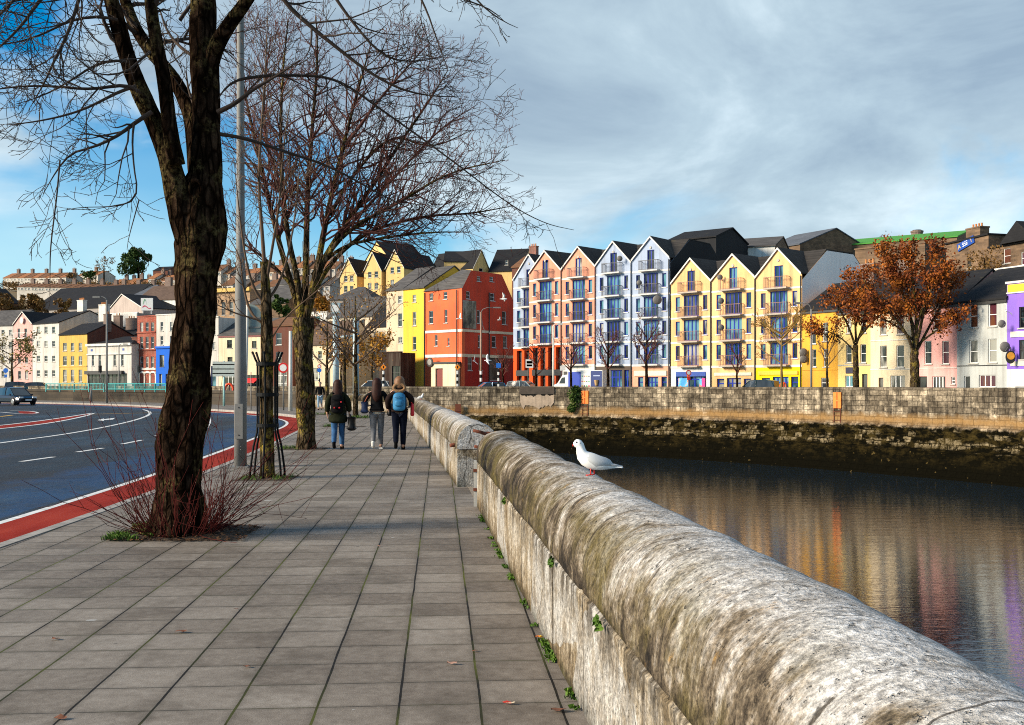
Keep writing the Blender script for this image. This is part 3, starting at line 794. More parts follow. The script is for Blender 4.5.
def hood(par, org, F, pr, mat, name='roof', W=None, th=.16, ov=.12, x0=0.0):
    """roof over a house whose side profile is pr [(y,z)..], extruded along the front"""
    W = W or F.W; q = MB()
    for (a, c) in zip(pr[:-1], pr[1:]):
        if abs(c[0] - a[0]) < .05: continue
        q.prism([F(x0 - ov, a[0], a[1] + th), F(x0 + W + ov, a[0], a[1] + th), F(x0 + W + ov, c[0], c[1] + th), F(x0 - ov, c[0], c[1] + th)], (0, 0, -th + .004))
    return q.build(name, mat, par, org=org)
def house(name, label, cat, L, Rr, eave, ridge=None, depth=8, wall=None, roof=None, prof='ridge', wins=(), base=.3, group=None,
          chims=(), side=None, extra=None, frac=.5, rp=None, fascia=None, sidewins=()):
    """L,Rr=(pixel column, depth) of the front's ends; eave/ridge given as pixel rows at the left end / the ridge line"""
    A = (Xat(*L), L[1]); B = (Xat(*Rr), Rr[1]); F = Front(A, B)
    o = thing(name, label, cat, (A[0], A[1], base), group=group); org = o.location
    ze = Zat(eave, L[1]); W = F.W
    if prof in ('ridge', 'hip'): zr = Zat(ridge, (L[1] + Rr[1]) / 2 + depth * (.5 if rp is None else rp)) if ridge is not None else ze + depth * .35
    elif ridge is not None: zr = Zat(ridge, (L[1] + Rr[1]) / 2)
    else: zr = ze + W * .45
    ops = []
    for w in wins:
        if w[0] == 'loc': x0, z0, x1, z1 = w[1:5]
        else:
            x0, z1 = F.px(w[0], w[1]); x1, z0 = F.px(w[2], w[3])
        x0 = max(.12, min(x0, W - .5)); x1 = min(W - .12, max(x1, x0 + .3))
        ops.append((x0, max(z0, base + .05), x1, z1))
    q = MB()
    if prof == 'gable':
        planes = [line_plane((0, ze), (W * frac, zr)), line_plane((W * frac, zr), (W, ze))]
        wall_face(q, F, 0, W, base - .5, zr, ops, planes)
        q.poly([F(W, depth, base - .5), F(0, depth, base - .5), F(0, depth, ze), F(W * frac, depth, zr), F(W, depth, ze)])
        q.poly([F(.01, depth, base - .5), F(.01, 0, base - .5), F(.01, 0, ze), F(.01, depth, ze)])
        q.poly([F(W - .01, 0, base - .5), F(W - .01, depth, base - .5), F(W - .01, depth, ze), F(W - .01, 0, ze)])
        wo = q.build('wall', wall, o, org=org)
        q = MB()
        for (x, z) in ((-.15, ze - .12), (W + .15, ze - .12)):
            q.prism([F(x, -.18, z + .15), F(W * frac, -.18, zr + .15), F(W * frac, depth + .1, zr + .15), F(x, depth + .1, z + .15)], (0, 0, -.145))
        q.build('roof', roof, o, org=org)
        q = MB()
        for (x, z) in ((-.15, ze - .12), (W + .15, ze - .12)):
            q.prism([F(x, -.22, z + .13), F(W * frac, -.22, zr + .13), F(W * frac, -.22, zr - .05), F(x, -.22, z - .05)], F.n * .035)
        q.build('bargeboard', fascia or TRIM, o, org=org)
        rf = [(0, ze), (depth, ze)]
    else:
        wall_face(q, F, 0, W, base - .5, ze, ops)
        if prof == 'ridge':
            k = depth * (.5 if rp is None else rp); rf = [(-.2, ze - .03), (k, zr), (depth + .15, ze)]; sp = [(0, ze), (k, zr - .02), (depth, ze)]
        elif prof == 'flat': rf = None; sp = [(0, ze), (depth, ze)]
        elif prof == 'hip': rf = None; sp = [(0, ze), (depth, ze)]
        else: sp = [(a * depth, Zat(c, L[1] + a * depth)) for a, c in prof]; rf = sp[:]; rf[0] = (-.2, rf[0][1] - .02); ze = sp[0][1]
        for x in (.012, W - .012):
            pts = [F(x, 0, base - .5), F(x, depth, base - .5)] + [F(x, y, z) for y, z in reversed(sp)]
            if side is not None and x > 1:
                sq = MB()
                so_ = []
                for w in sidewins:
                    so_.append(w)
                sq.poly([F(W + .004, y, z) for y, z in [(0, base - .5), (depth, base - .5)] + list(reversed(sp))]); sq.build('end_wall', side, o, org=org)
            q.poly(pts if x > 1 else pts[::-1])
        q.poly([F(W, depth, base - .5), F(0, depth, base - .5), F(0, depth, sp[-1][1]), F(W, depth, sp[-1][1])])
        wo = q.build('wall', wall, o, org=org)
        if rf: hood(o, org, F, rf, roof)
        elif prof == 'flat':
            q = MB(); q.box(.16, W - .16, .16, depth - .16, ze - .5, ze - .35, F); q.build('roof', roof, o, org=org)
            q = MB(); q.box(-.08, W + .08, -.10, .25, ze, ze + .16, F); q.build('parapet', fascia or TRIM, o, org=org)
        else:
            k = min(depth, W) * .42
            q = MB(); e = .25
            c = [F(-e, -e, ze), F(W + e, -e, ze), F(W + e, depth + e, ze), F(-e, depth + e, ze)]; r0, r1 = F(min(k, W * .45), depth / 2, zr), F(W - min(k, W * .45), depth / 2, zr)
            for pl in ([c[0], c[1], r1, r0], [c[1], c[2], r1], [c[2], c[3], r0, r1], [c[3], c[0], r0], [c[3], c[2], c[1], c[0]]): q.poly(pl)
            q.build('roof', roof, o, org=org)
        if fascia and prof != 'flat':
            q = MB(); q.box(-.05, W + .05, -.14, -.003, ze - .26, ze - .06, F); q.build('gutter', fascia, o, org=org)
    for op, w in zip(ops, wins):
        k = w[5:] if w[0] == 'loc' else w[4:]
        st = k[0] if k else 'sash'; fr = k[1] if len(k) > 1 else WF; pn = k[2] if len(k) > 2 else random.choice((GL, GL, GLC, GLD, GLR2))
        window(o, org, F, op, fr, pn, st, sill=(st not in ('door',) and not st.startswith('shop')), name='door' if st == 'door' else ('shopfront' if st.startswith('shop') else None))
    for c in chims:                                  # (x fraction, y fraction, width, height over ridge, mat, pots)
        zt = (zr if prof != 'flat' else ze) + c[3]
        chimney(o, org, (c[0] * W, c[1] * depth), c[2], .8, zt - 2.6 - c[3] * .3, zt, c[4], c[5], F)
    if extra: extra(o, org, F, ze, zr)
    return o, F, ze, zr

# ---- gabled apartment bays
def bay(label, L, Rr, peak, valley, bands, wall, rail, ground, roofm, group, end=None, setback=0.0, low=None, gl=GLB, base=.3, right_end=True):
    A = Vector((Xat(*L), L[1])); B = Vector((Xat(*Rr), Rr[1]))
    F = Front(A, B)
    if setback: A = A + F.n.xy * setback; B = B + F.n.xy * setback; F = Front(A, B)
    dm = (L[1] + Rr[1]) / 2; W = F.W
    o = thing('gabled_apartment_house', label, 'house', (A[0], A[1], base), group=group); org = o.location
    zp, zv = Zat(peak, dm), Zat(valley, dm); bz = np.linspace(Zat(bands[0], dm), Zat(bands[1], dm), bands[2] + 1); h = bz[0] - bz[1]
    nfl = bands[2]; D = 13.0
    ops = []; kinds = []
    ops.append((.415 * W, bz[0] + .06 * h, .60 * W, bz[0] + .90 * h)); kinds.append(('mull2', True))
    for i in range(nfl):
        ops.append((.325 * W, bz[i + 1] + .06 * h, .70 * W, bz[i] - .09 * h)); kinds.append(('mull4', True))
        for fx in ((.12, .225), (.80, .905)):
            ops.append((fx[0] * W, bz[i] - .71 * h, fx[1] * W, bz[i] - .13 * h)); kinds.append(('plain', False))
    zg = bz[-1]
    planes = [line_plane((0, zv), (W / 2, zp)), line_plane((W / 2, zp), (W, zv))]
    q = MB(); wall_face(q, F, 0, W, zg, zp, ops, planes, rev=.2)
    sp = [(0, zv - .6), (4.2, zp - .1), (9.0, zp - .1), (D, zv - .6)]
    for x in (.012, W - .012): q.poly([F(x, y, z) for y, z in [(0, base - .3), (D, base - .3)] + sp[::-1]])
    q.poly([F(W, D, base - .3), F(0, D, base - .3), F(0, D, zv - .6), F(W, D, zv - .6)])
    q.build('wall', wall, o, org=org)
    if end:
        q = MB(); q.poly([F(W + .03, y, z) for y, z in [(0.0, base - .3), (D, base - .3)] + sp[::-1]]); q.build('end_wall', end, o, org=org)
        q = MB(); q.tube([F(W - .12, -.06, .3), F(W - .12, -.06, zv - .2)], .06, 6); q.build('downpipe', DF, o, org=org)
    q = MB()
    for x in (-.0, W):
        q.prism([F(x, -.16, zv + .10), F(W / 2, -.16, zp + .12), F(W / 2, 7, zp + .12), F(x, 7, zv + .10)], (0, 0, -.12))
    for a, c in (((1.0, zv - .02), (4.2, zp + .06)), ((4.2, zp + .06), (9.0, zp + .06)), ((9.0, zp + .06), (D + .2, zv - .5))):
        q.prism([F(.02, a[0], a[1]), F(W - .02, a[0], a[1]), F(W - .02, c[0], c[1]), F(.02, c[0], c[1])], (0, 0, -.12))
    q.build('roof', roofm, o, org=org)
    q = MB()
    for x in (0.004, W - .004):
        q.prism([F(x, -.19, zv + .08), F(W / 2, -.19, zp + .10), F(W / 2, -.19, zp - .10), F(x, -.19, zv - .14)], F.n * .026)
    q.build('bargeboard', TRIM, o, org=org)
    q = MB()
    for z in bz[:-1]:
        q.box(.003, W - .003, -.03, -.002, z - .09, z + .09, F); q.build('string_course', TRIM, o, org=org); q = MB()
    q.box(.003, W - .003, -.05, -.002, zg - .12, zg + .10, F)
    q.build('string_course', TRIM, o, org=org)
    for op, (st, fr) in zip(ops, kinds):
        window(o, org, F, op, BF, random.choice((gl, gl, gl, GL, GLD, GLR2)), st, rev=.2, sill=not fr, t=.075 if fr else .08, name='french_window' if fr else 'window', sillmat=TRIM)
    for i, z in enumerate(bz):
        if i == nfl and low == 'nobalc': continue
        zb = z + .05 * h if i < nfl or True else z
        x0, x1 = .255 * W, .745 * W; dp = .62
        q = MB(); q.box(x0, x1, -dp, -.006, zb - .17, zb - .02, F); bo = q.build('balcony', SLAB if rail is not RAILB else SLABW, o, org=org)
        q = MB(); zt = zb + 1.02
        q.box(x0, x1, -dp, -dp + .05, zt - .05, zt, F); q.box(x0, x0 + .05, -dp + .05, -.01, zt - .05, zt, F); q.box(x1 - .05, x1, -dp + .05, -.01, zt - .05, zt, F)
        q.box(x0, x1, -dp + .01, -dp + .04, zb + .03, zb + .07, F)
        k = 13
        for j in range(k + 1):
            x = x0 + .02 + (x1 - x0 - .04) * j / k; q.box(x - .013, x + .013, -dp + .012, -dp + .038, zb - .018, zt - .05, F)
        for x in (x0 + .025, x1 - .025):
            for y in (-.45, -.28, -.1): q.box(x - .013, x + .013, y - .013, y + .013, zb - .018, zt - .05, F)
        q.build('railing', rail, bo, org=org)
    if not end:
        q = MB(); q.tube([F(W - .02, -.10, .3), F(W - .02, -.10, zv - .1)], .055, 6); q.build('downpipe', DF, o, org=org)
    # lamp roundel in the gable
    q = MB(); c = F(W / 2, -.02, zp - 1.15); q.tube([c, c - F.n * .06], [.16, .14], 10); q.build('gable_vent', SILL, o, org=org)
    ground(o, org, F, base, zg, W)
    return o, F, bz, zp
def shop_ground(wallm, opens, frame=BF, pane=GLB, sign=None, text=None):
    def g(o, org, F, z0, z1, W):
        ops = [(a * W, z0 + .08, b * W, z0 + (z1 - z0) * c) for a, b, c, *_ in opens]
        q = MB(); wall_face(q, F, 0, W, z0 - .3, z1, ops, rev=.25); q.build('ground_floor', wallm, o, org=org)
        for op, sp in zip(ops, opens):
            window(o, org, F, op, frame, pane, sp[3] if len(sp) > 3 else 'shop3', rev=.25, sill=False, t=.10, name='shopfront')
        if sign:
            q = MB(); q.box(.08 * W, .92 * W, -.12, -.012, z0 + (z1 - z0) * sign[0], z0 + (z1 - z0) * sign[1], F); q.build('fascia_sign', sign[2], o, org=org)
    return g
RAILB = flat('balcony_rail_dark', (.03, .03, .035), .5)
RAILR = flat('balcony_rail_rust', (.19, .095, .07), .6)
SLAB = paint('balcony_slab', (.42, .36, .30), scale=2)
SLABW = paint('balcony_slab_pale', (.62, .60, .56), scale=2)
def text_mesh(name, body, size, F, x, y, z, mat, parent, org, ext=.01, sx=1.0, align='CENTER'):
    cu = bpy.data.curves.new(name, 'FONT'); cu.body = body; cu.size = size; cu.extrude = ext; cu.align_x = align; cu.align_y = 'CENTER'
    tmp = bpy.data.objects.new(name + '_tmp', cu); COL.objects.link(tmp)
    dg = bpy.context.evaluated_depsgraph_get(); me = bpy.data.meshes.new_from_object(tmp.evaluated_get(dg))
    bpy.data.objects.remove(tmp); bpy.data.curves.remove(cu)
    o3 = Vector(org)
    for v in me.vertices:
        v.co = F(x + v.co.x * sx, y - v.co.z, z + v.co.y) - o3
    me.name = name
    return link(name, me, mat, parent)
# ------------------------------------------------------------------ the coloured apartments
ROOF = slate('slate_dark', (.042, .038, .035), var=.7)
ROOFB = slate('slate_black', (.018, .018, .020), var=.35)
ROOFG = slate('slate_grey', (.085, .080, .078), var=.7)
ROOFBR = slate('tile_brown', (.17, .085, .045))
ROOFO = slate('tile_orange', (.30, .13, .06))
YEL = paint('render_straw', (.80, .48, .22), stain=.5, amt=.42); BLU = paint('render_lilac_blue', (.36, .43, .57), stain=.45, amt=.4); PNK = paint('render_salmon', (.75, .32, .21), stain=.5, amt=.42)
BLK = paint('slate_hung_black', (.016, .017, .020), stain=.3, amt=.1); GWH = paint('render_pale_grey', (.90, .90, .90), stain=.15, amt=.08)
ORA = paint('render_orange_red', (.62, .085, .012), stain=.2); SAL2 = paint('render_peach', (.72, .38, .25)); WHT = paint('render_white', (.74, .73, .69), stain=.2)
BYE = paint('render_bright_yellow', (.80, .60, .005), stain=.15, amt=.12); DST = paint('dark_stone', (.10, .075, .06))
SGB = flat('sign_blue', (.015, .06, .30), .4); SGC = flat('sign_cream', (.62, .56, .44), .5)
G_Y = 'straw yellow gabled apartment houses on the far quay'; G_B = 'blue gabled apartment houses on the far quay'; G_P = 'salmon pink gabled apartment houses on the far quay'
bay('tallest straw yellow gabled house, with bright yellow shopfront and white end wall', (755.5, 101), (802, 97), 248.5, 275.5, (288.8, 366, 3), YEL, RAILR,
    shop_ground(BYE, [(.14, .32, .62, 'shop1'), (.38, .72, .66, 'shop4'), (.77, .92, .66, 'shop1')], sign=(.72, .84, flat('sign_gold', (.66, .42, .02), .5))), ROOF, G_Y, end=GWH)
bay('straw yellow gabled house with white framed shopfront, middle of the three yellow gables', (711.3, 105), (755.5, 101), 254.3, 278.5, (290.3, 366.5, 3), YEL, RAILR,
    shop_ground(YEL, [(.13, .30, .6, 'shop1'), (.36, .68, .62, 'shop3'), (.74, .90, .6, 'shop1')], frame=BF, pane=GLC, sign=(.70, .80, SGC)), ROOF, G_Y)
def poster(o, org, F, z0, z1, W):
    shop_ground(WHT, [(.12, .88, .80, 'shop5')])(o, org, F, z0, z1, W)
    m, n, b = mat_new('poster_print')
    pos = n.n('ShaderNodeNewGeometry').outputs['Position']
    f = n.noise(pos, .9, 3); lk(n, n.ramp(f, [(.40, (.02, .25, .55)), (.5, (.10, .45, .70)), (.56, (.75, .16, .06)), (.64, (.70, .62, .60))]), b.inputs['Base Color'])
    q = MB(); q.box(.17 * W, .42 * W, .10, .13, z0 + .25, z0 + (z1 - z0) * .62, F); q.build('window_poster', m, o, org=org)
    q = MB(); q.box(.70 * W, .84 * W, .10, .13, z0 + .25, z0 + (z1 - z0) * .60, F); q.build('window_poster', m, o, org=org)
    q = MB(); q.box(.76 * W, .84 * W, .07, .10, z0 + 1.0, z0 + (z1 - z0) * .62, F); q.build('window_poster', flat('poster_magenta', (.62, .02, .22), .5), o, org=org)
    q = MB(); q.box(.13 * W, .87 * W, -.06, -.005, z0 + (z1 - z0) * .68, z0 + (z1 - z0) * .84, F); q.build('fascia_sign', SGB, o, org=org)
    q = MB(); q.box(.42 * W, .48 * W, -.10, -.061, z0 + (z1 - z0) * .60, z0 + (z1 - z0) * .88, F); q.build('hanging_banner', ORA, o, org=org)
bay('straw yellow gabled house with poster-filled blue shopfront, lowest of the yellow gables', (671, 109), (711.3, 105), 258.5, 282, (293, 367, 3), YEL, RAILR, poster, ROOF, G_Y)
bay('pale blue gabled house with peach shopfront beside the black end wall, tallest gable', (631.6, 112), (670, 109), 236.9, 259, (271.1, 365.3, 4), BLU, RAILB,
    shop_ground(SAL2, [(.17, .31, .62, 'shop1'), (.42, .70, .62, 'shop3'), (.78, .92, .62, 'shop1')], sign=(.66, .82, SGC)), ROOF, G_B, end=BLK)
bay('pale blue gabled house with dark stone ground floor, between pink and blue gables', (595.6, 115.5), (631.6, 112), 241.6, 264, (273.6, 365.3, 4), BLU, RAILB,
    shop_ground(DST, [(.05, .30, .8, 'shop2'), (.36, .74, .84, 'shop4'), (.80, .93, .84, 'shop2')]), ROOF, G_B)
bay('salmon pink gabled house with white shopfront behind the lorry', (561.6, 119), (595.6, 115.5), 246.8, 267.5, (277.9, 365.3, 4), PNK, RAILB,
    shop_ground(WHT, [(.2, .80, .6, 'shop4')], frame=DF, pane=GL, sign=(.68, .80, flat('sign_dark', (.03, .03, .03)))), ROOF, G_P)
def pillars(o, org, F, z0, z1, W):
    ops = [(.05 * W + (i * .24 + .06) * W, z0 + .1, .05 * W + (i * .24 + .22) * W, z1 - .35) for i in range(4)]
    q = MB(); wall_face(q, F, 0, W, z0 - .3, z1, ops, rev=.5); q.build('ground_floor', ORA, o, org=org)
    for op in ops: window(o, org, F, op, DF, GL, 'shop2', rev=.5, sill=False, t=.12, name='shopfront')
    q = MB(); q.box(.10 * W, .98 * W, -.012, .10, z0 + 2.3, z0 + 3.0, lambda x, y, z: F(x, y - .06, z)); q.build('fascia_sign', flat('sign_black', (.012, .012, .014), .4), o, org=org)
bay('salmon pink gabled house on tall orange-red ground floor pillars', (529.3, 123), (561.6, 119), 251, 271.5, (279.6, 344.6, 3), PNK, RAILB, pillars, ROOF, G_P)
bay('pale blue gabled house set back behind the pink gables at the corner, on orange pillars', (498.5, 126.6), (530.5, 123), 252.3, 277, (285.8, 347, 3), BLU, RAILB, pillars, ROOF, G_B, setback=2.7)

# ------------------------------------------------------------------ the terrace on the right
def sat_dish(px, py, d, label, r=.42):
    c = at(px, py, d); t = thing('satellite_dish', label, 'satellite dish', tuple(c))
    q = MB(); rows = []
    for i in range(5):
        a = i / 4; rows.append([(r * a * math.cos(k * math.pi / 7), -.35 + .12 * a * a, r * a * math.sin(k * math.pi / 7)) for k in range(14)])
    rows += [[(x * .98, y + .025, z * .98) for x, y, z in rows[-1]], [(x * .05, -.32, z * .05) for x, y, z in rows[-1]]]
    q.grid(rows, closed=True); q.build('dish', flat('dish_grey', (.13, .12, .11), .6), t, smooth=True)
    q = MB(); q.tube([(0, -.3, 0), (0, -.05, -.1), (0, .3, -.12)], .03, 6); q.tube([(0, -.3, -.3), (0, -.68, -.05)], .018, 5); q.build('mounting_arm', flat('dish_arm', (.2, .2, .2), .5), t)
CREAM = paint('render_cream', (.76, .62, .42)); PINKR = paint('render_pink', (.78, .40, .37)); GREYR = paint('render_grey', (.44, .46, .45)); PUR = paint('render_purple', (.24, .13, .62))
OCH = paint('render_ochre', (.72, .36, .04)); PYEL = paint('render_pale_yellow', (.78, .56, .22)); CHB = brick('chimney_brick', (.13, .05, .03), var=.3, bw=.22, bh=.075)
GUT = flat('gutter_dark', (.03, .03, .03), .5)
def bandrow(z_px, mat, h=.10, nm='string_course', pr=.05):
    def ex(o, org, F, ze, zr):
        q = MB()
        z = F.px(0, 0)[1]
        for zp in (z_px if hasattr(z_px, '__len__') else [z_px]):
            zz = Zat(zp, F.A.y); q.box(.01, F.W - .01, -pr, -.003, zz - h / 2, zz + h / 2, F)
            q.build(nm, mat, o, org=org); q = MB()
    return ex
def purple_extra(o, org, F, ze, zr):
    d = F.A.y
    for (y0, y1, m_, nm) in ((285, 292.5, flat('sign_yellow', (.80, .50, .02), .5), 'fascia_sign'), (332, 337.5, SGC, 'fascia_sign'), (361.5, 366, SGC, 'fascia_sign')):
        q = MB(); q.box(.1 if y0 < 290 else .35, F.W - .1, -.07, -.004, Zat(y1, d), Zat(y0, d), F); q.build(nm, m_, o, org=org)
    q = MB(); q.box(.0, F.W, -.09, -.004, Zat(294, d), Zat(292.8, d), F); q.build('string_course', TRIM, o, org=org)
    q = MB(); q.box(.02, F.W, -.06, -.004, .1, Zat(369.5, d), F); q.build('shop_surround', TRIM, o, org=org)
    q = MB()
    for i in range(16): q.box(.8, 3.6, -.10, -.062, .32 + i * .07, .385 + i * .07, F)
    q.build('roller_shutter', flat('shutter_grey', (.30, .30, .30), .5, .4), o, org=org)
purple = house('town_house', 'bright purple house with yellow fascia band and grey roller shutter, at the right edge', 'house', (1007, 77.5), (1060, 73.5), 284, None, 9, PUR, ROOFG, 'flat',
      [(1019, 307, 1036, 327, 'sash', DF), (1019, 340, 1036, 359, 'sash', DF)], extra=purple_extra)
psn = thing('pub_sign', 'small oval pub sign with yellow face hung from the purple house', 'sign', tuple(at(1010.5, 357, 76.5)))
q = MB(); q.tube([(0, -.05, 0), (0, .05, 0)], [.5, .5], 20); s_ = q.build('sign_board', DF, psn); s_.scale = (.72, 1, 1)
q = MB(); q.tube([(0, -.07, .08), (0, -.052, .08)], [.28, .28], 16); q.build('sign_face', flat('sign_yellow2', (.75, .33, .03), .5), psn)
q = MB(); q.tube([(0, 0, .5), (0, 0, .72), (.2, .9, .72)], .025, 6); q.build('sign_bracket', DF, psn)
house('town_house', 'grey rendered terraced house with maroon-curtained upper windows, beside the purple house', 'house', (957, 82), (1007, 77.5), 303.5, 272, 9, GREYR, ROOFB, 'ridge',
      [(969.3, 305, 977.6, 327.3, 'sash', WF, GLR), (988.3, 303, 996.6, 326, 'sash', WF, GLR), (969.3, 340, 977.6, 363, 'sash', WF, GLC), (988.3, 339, 996.6, 362.3, 'sash', WF, GLC), (964, 376, 970, 391, 'door', WF), (979, 375, 995.5, 387, 'mull3', WF, GLR)], fascia=GUT, extra=bandrow([366, ], DF, .06))
house('town_house', 'pink rendered terraced house with brown-blinded window', 'house', (914, 85.5), (957, 82), 307, 275.5, 9, PINKR, ROOFB, 'ridge',
      [(933.6, 309, 940.7, 329.5), (924.5, 341, 931.5, 363.8), (942, 341, 948.8, 363.8, 'sash', WF, GLR), (918.4, 376.4, 927, 391, 'door', DF), (932.3, 376.4, 945.4, 388, 'mull4'), (951, 377, 955, 384)], fascia=GUT, extra=bandrow([368.5], TRIM, .06))
house('town_house', 'cream rendered terraced house half hidden by the rust-leaved trees', 'house', (870.5, 89), (914, 85.5), 310.5, 279, 9, CREAM, ROOFB, 'ridge',
      [(880, 317.4, 886.5, 334.5), (897, 316, 903.5, 334, 'sash', WF, GLR), (880, 345.7, 886.7, 367.2), (896.4, 345.5, 904, 367.2), (878.6, 377.7, 883.3, 391, 'door', BR), (890.4, 375.6, 904.8, 388, 'mull3')], fascia=GUT, extra=bandrow([341, 369.5], TRIM, .07),
      chims=[(.05, .5, 1.3, 1.7, CHB, 3)])
def pale_extra(o, org, F, ze, zr):
    d = F.A.y
    q = MB(); q.box(.02, F.W - .02, -.06, -.004, .1, Zat(367, d), F)
    q = MB(); z1 = Zat(366, d); wall_face(q, F, .01, F.W - .01, z1 - .05, z1, y=-.05)
    q = MB(); q.box(.02, F.W - .02, -.05, -.004, z1, z1 + .1, F); q.build('string_course', SILL, o, org=org)
    q = MB(); q.box(.9, 2.3, -.07, -.005, Zat(373.5, d), Zat(367.5, d), F); q.build('shop_sign', flat('sign_navy', (.02, .02, .05), .5), o, org=org)
house('town_house', 'pale yellow terraced house with dark shop sign by its door', 'house', (838, 92), (870.5, 89), 312.5, 283, 9, PYEL, ROOFB, 'ridge',
      [(846.4, 315.5, 851.4, 333), (861, 315, 866, 332.6), (846, 345, 851.6, 362.5), (860.3, 344.4, 866, 362.5), (845, 375.6, 853, 387, 'mull2', WF, GLB), (862, 374, 867.5, 391, 'door', DF)], fascia=GUT, extra=pale_extra)
house('town_house', 'deep ochre terraced house joined to the straw yellow apartments', 'house', (802.2, 95.5), (838, 92), 311.5, 285.5, 9, OCH, ROOFB, 'ridge',
      [(811.3, 323.2, 815.9, 343.6), (822.5, 322.7, 828, 341), (812, 349.4, 816.2, 366.7), (823.6, 348.9, 828.3, 366.7), (821, 377.7, 828.8, 388)], fascia=GUT, extra=bandrow([370], OCH, .08),
      chims=[(.97, .5, 1.5, 1.5, CHB, 3)])
sat_dish(802.8, 352.5, 95, 'upper of two grey satellite dishes on the ochre house', .40)
sat_dish(803.2, 359, 95, 'lower of two grey satellite dishes on the ochre house', .40)
sat_dish(1003.5, 347, 77, 'dark satellite dish low on the corner of the grey house', .40)
sat_dish(1000.5, 324, 77, 'brownish satellite dish high on the corner of the grey house', .30)
sat_dish(719.5, 313.5 - 36, 103.8, 'satellite dish by the top balcony of the leftmost yellow gable', .30)
sat_dish(720.5, 301, 103.6, 'satellite dish on the middle yellow gabled house, above the others there', .32)
sat_dish(720.7, 327.5, 103.6, 'satellite dish lower on the middle yellow gabled house', .32)
sat_dish(619.5, 258.8, 112.5, 'dark satellite dish by the top balcony of a blue gabled house', .32)
sat_dish(639, 283, 110.9, 'satellite dish on the tallest blue gabled house, left of its balcony', .30)
sat_dish(657, 300, 108.9, 'large white satellite dish right of the blue balconies', .5)

# ------------------------------------------------------------------ red corner building and its neighbours
REDW = paint('render_red', (.62, .060, .025), stain=.5, amt=.4); DRED = paint('render_dark_red', (.42, .02, .012)); ORW = paint('render_tile_orange', (.74, .14, .05), stain=.45, amt=.42)
YEL2 = paint('render_lemon', (.82, .475, .05), stain=.2, amt=.2); CRM2 = paint('render_buff', (.62, .48, .33))
A, B, C = (Xat(424.5, 140), 140), (Xat(462, 135), 135), (Xat(513.5, 144), 144)
rb = thing('corner_building', 'large orange-red corner building with cream string courses and weathered mural', 'building', (B[0], B[1], .3)); org = rb.location
FA, FB = Front(A, B), Front(B, C)
def redface(F, wins, lo, hi, matU, planes=(), ztop=None):
    ops = []; 
    for w in wins:
        x0, z1 = F.px(w[0], w[1]); x1, z0 = F.px(w[2], w[3]); ops.append((x0, z0, max(x1, x0 + .35), z1))
    q = MB(); wall_face(q, F, 0, F.W, lo, hi, [o for o in ops], planes); q.build('wall', matU, rb, org=org)
    for op, w in zip(ops, wins): window(rb, org, F, op, w[4] if len(w) > 4 else WF, GL, 'sash', sillmat=SILL)
zc1 = lambda F: Zat(355.5, 135); zt = Zat(288, 135); zpk = Zat(271.5, 138)
redface(FA, [(429.4, 293.5, 433.2, 300.5), (443.5, 292, 447.3, 299), (429, 311, 433.2, 323.5), (444.4, 309.7, 447.4, 322.8), (434.8, 335, 437.6, 346), (447.5, 338, 449.5, 346)], -.2, zt, ORW)
pl = [line_plane((0, zt), (FB.W * .17, zpk)), line_plane((FB.W * .80, zpk - .6), (FB.W, zt - 1.2)), (0.0, 1.0, zpk)]
redface(FB, [(477, 276, 480.6, 281.5), (489.5, 276.5, 493.5, 281.8), (466, 291, 470, 299), (490, 293, 494.6, 301), (477, 310, 480.2, 323.5), (502, 311.3, 506.5, 324.6), (478, 335, 480.3, 347.6), (491.8, 336, 496, 347.6), (503, 336, 507, 348), (467.6, 357.5, 472, 370.4, WF), (478.8, 357.5, 482.3, 370.4, WF), (489.5, 357, 500, 380, BR)], -.2, zpk, REDW, pl)
q = MB()
for F in (FA, FB):
    for zp, h in ((330.3, .34), (355.3, .40)):
        z = Zat(zp, 135); q.box(-.06 if F is FB else 0, F.W, -.10, -.004, z - h / 2, z + h / 2, F)
        q.build('string_course', TRIM if F is FA else CREAM, rb, org=org); q = MB()
    q.box(.01, F.W - .01, -.05, -.003, .0, Zat(356.6, 135), lambda x, y, z: F(x, y, z)) if False else None
q = MB(); zz = Zat(355.3, 135) - .22
for F, m_ in ((FB, DRED), (FA, ORW)):
    if F is FB:
        ops = []
        for w in ((467.6, 357.5, 472, 370.4), (478.8, 357.5, 482.3, 370.4), (489.5, 357, 500, 380)):
            x0, z1 = F.px(w[0], w[1]); x1, z0 = F.px(w[2], w[3]); ops.append((x0 - .1, z0 - .1, x1 + .1, z1 + .1))
        q = MB(); wall_face(q, F, .02, F.W - .02, -.2, zz, ops, y=-.045, rev=.04); q.build('plinth', m_, rb, org=org)
for F, xs in ((FA, (.25, 7.2, FA.W - .2)), (FB, (.25,))):
    for x in xs:
        q = MB(); q.box(x - .22, x + .22, -.08, -.005, .2, Zat(331.5, 135), F); q.build('pilaster', ORW, rb, org=org)
for F, x in ((FA, .15), (FA, 6.5), (FB, 5.6)):
    q = MB(); q.tube([F(x, -.16, .4), F(x, -.16, zt - .2)], .07, 6); q.build('downpipe', DF, rb, org=org)
m, n, b = mat_new('mural'); pos = n.n('ShaderNodeNewGeometry').outputs['Position']
lk(n, n.ramp(n.noise(n.scalev(pos, (1, 1, .5)), .7, 6, .7), [(.38, (.03, .028, .02)), (.48, (.16, .13, .08)), (.56, (.32, .29, .22)), (.66, (.20, .19, .17))]), b.inputs['Base Color'])
x0, z1 = FB.px(462.6, 300); x1, z0 = FB.px(476, 329)
q = MB(); q.box(max(.05, x0), x1, -.06, -.004, z0, z1, FB); q.build('mural_panel', m, rb, org=org)
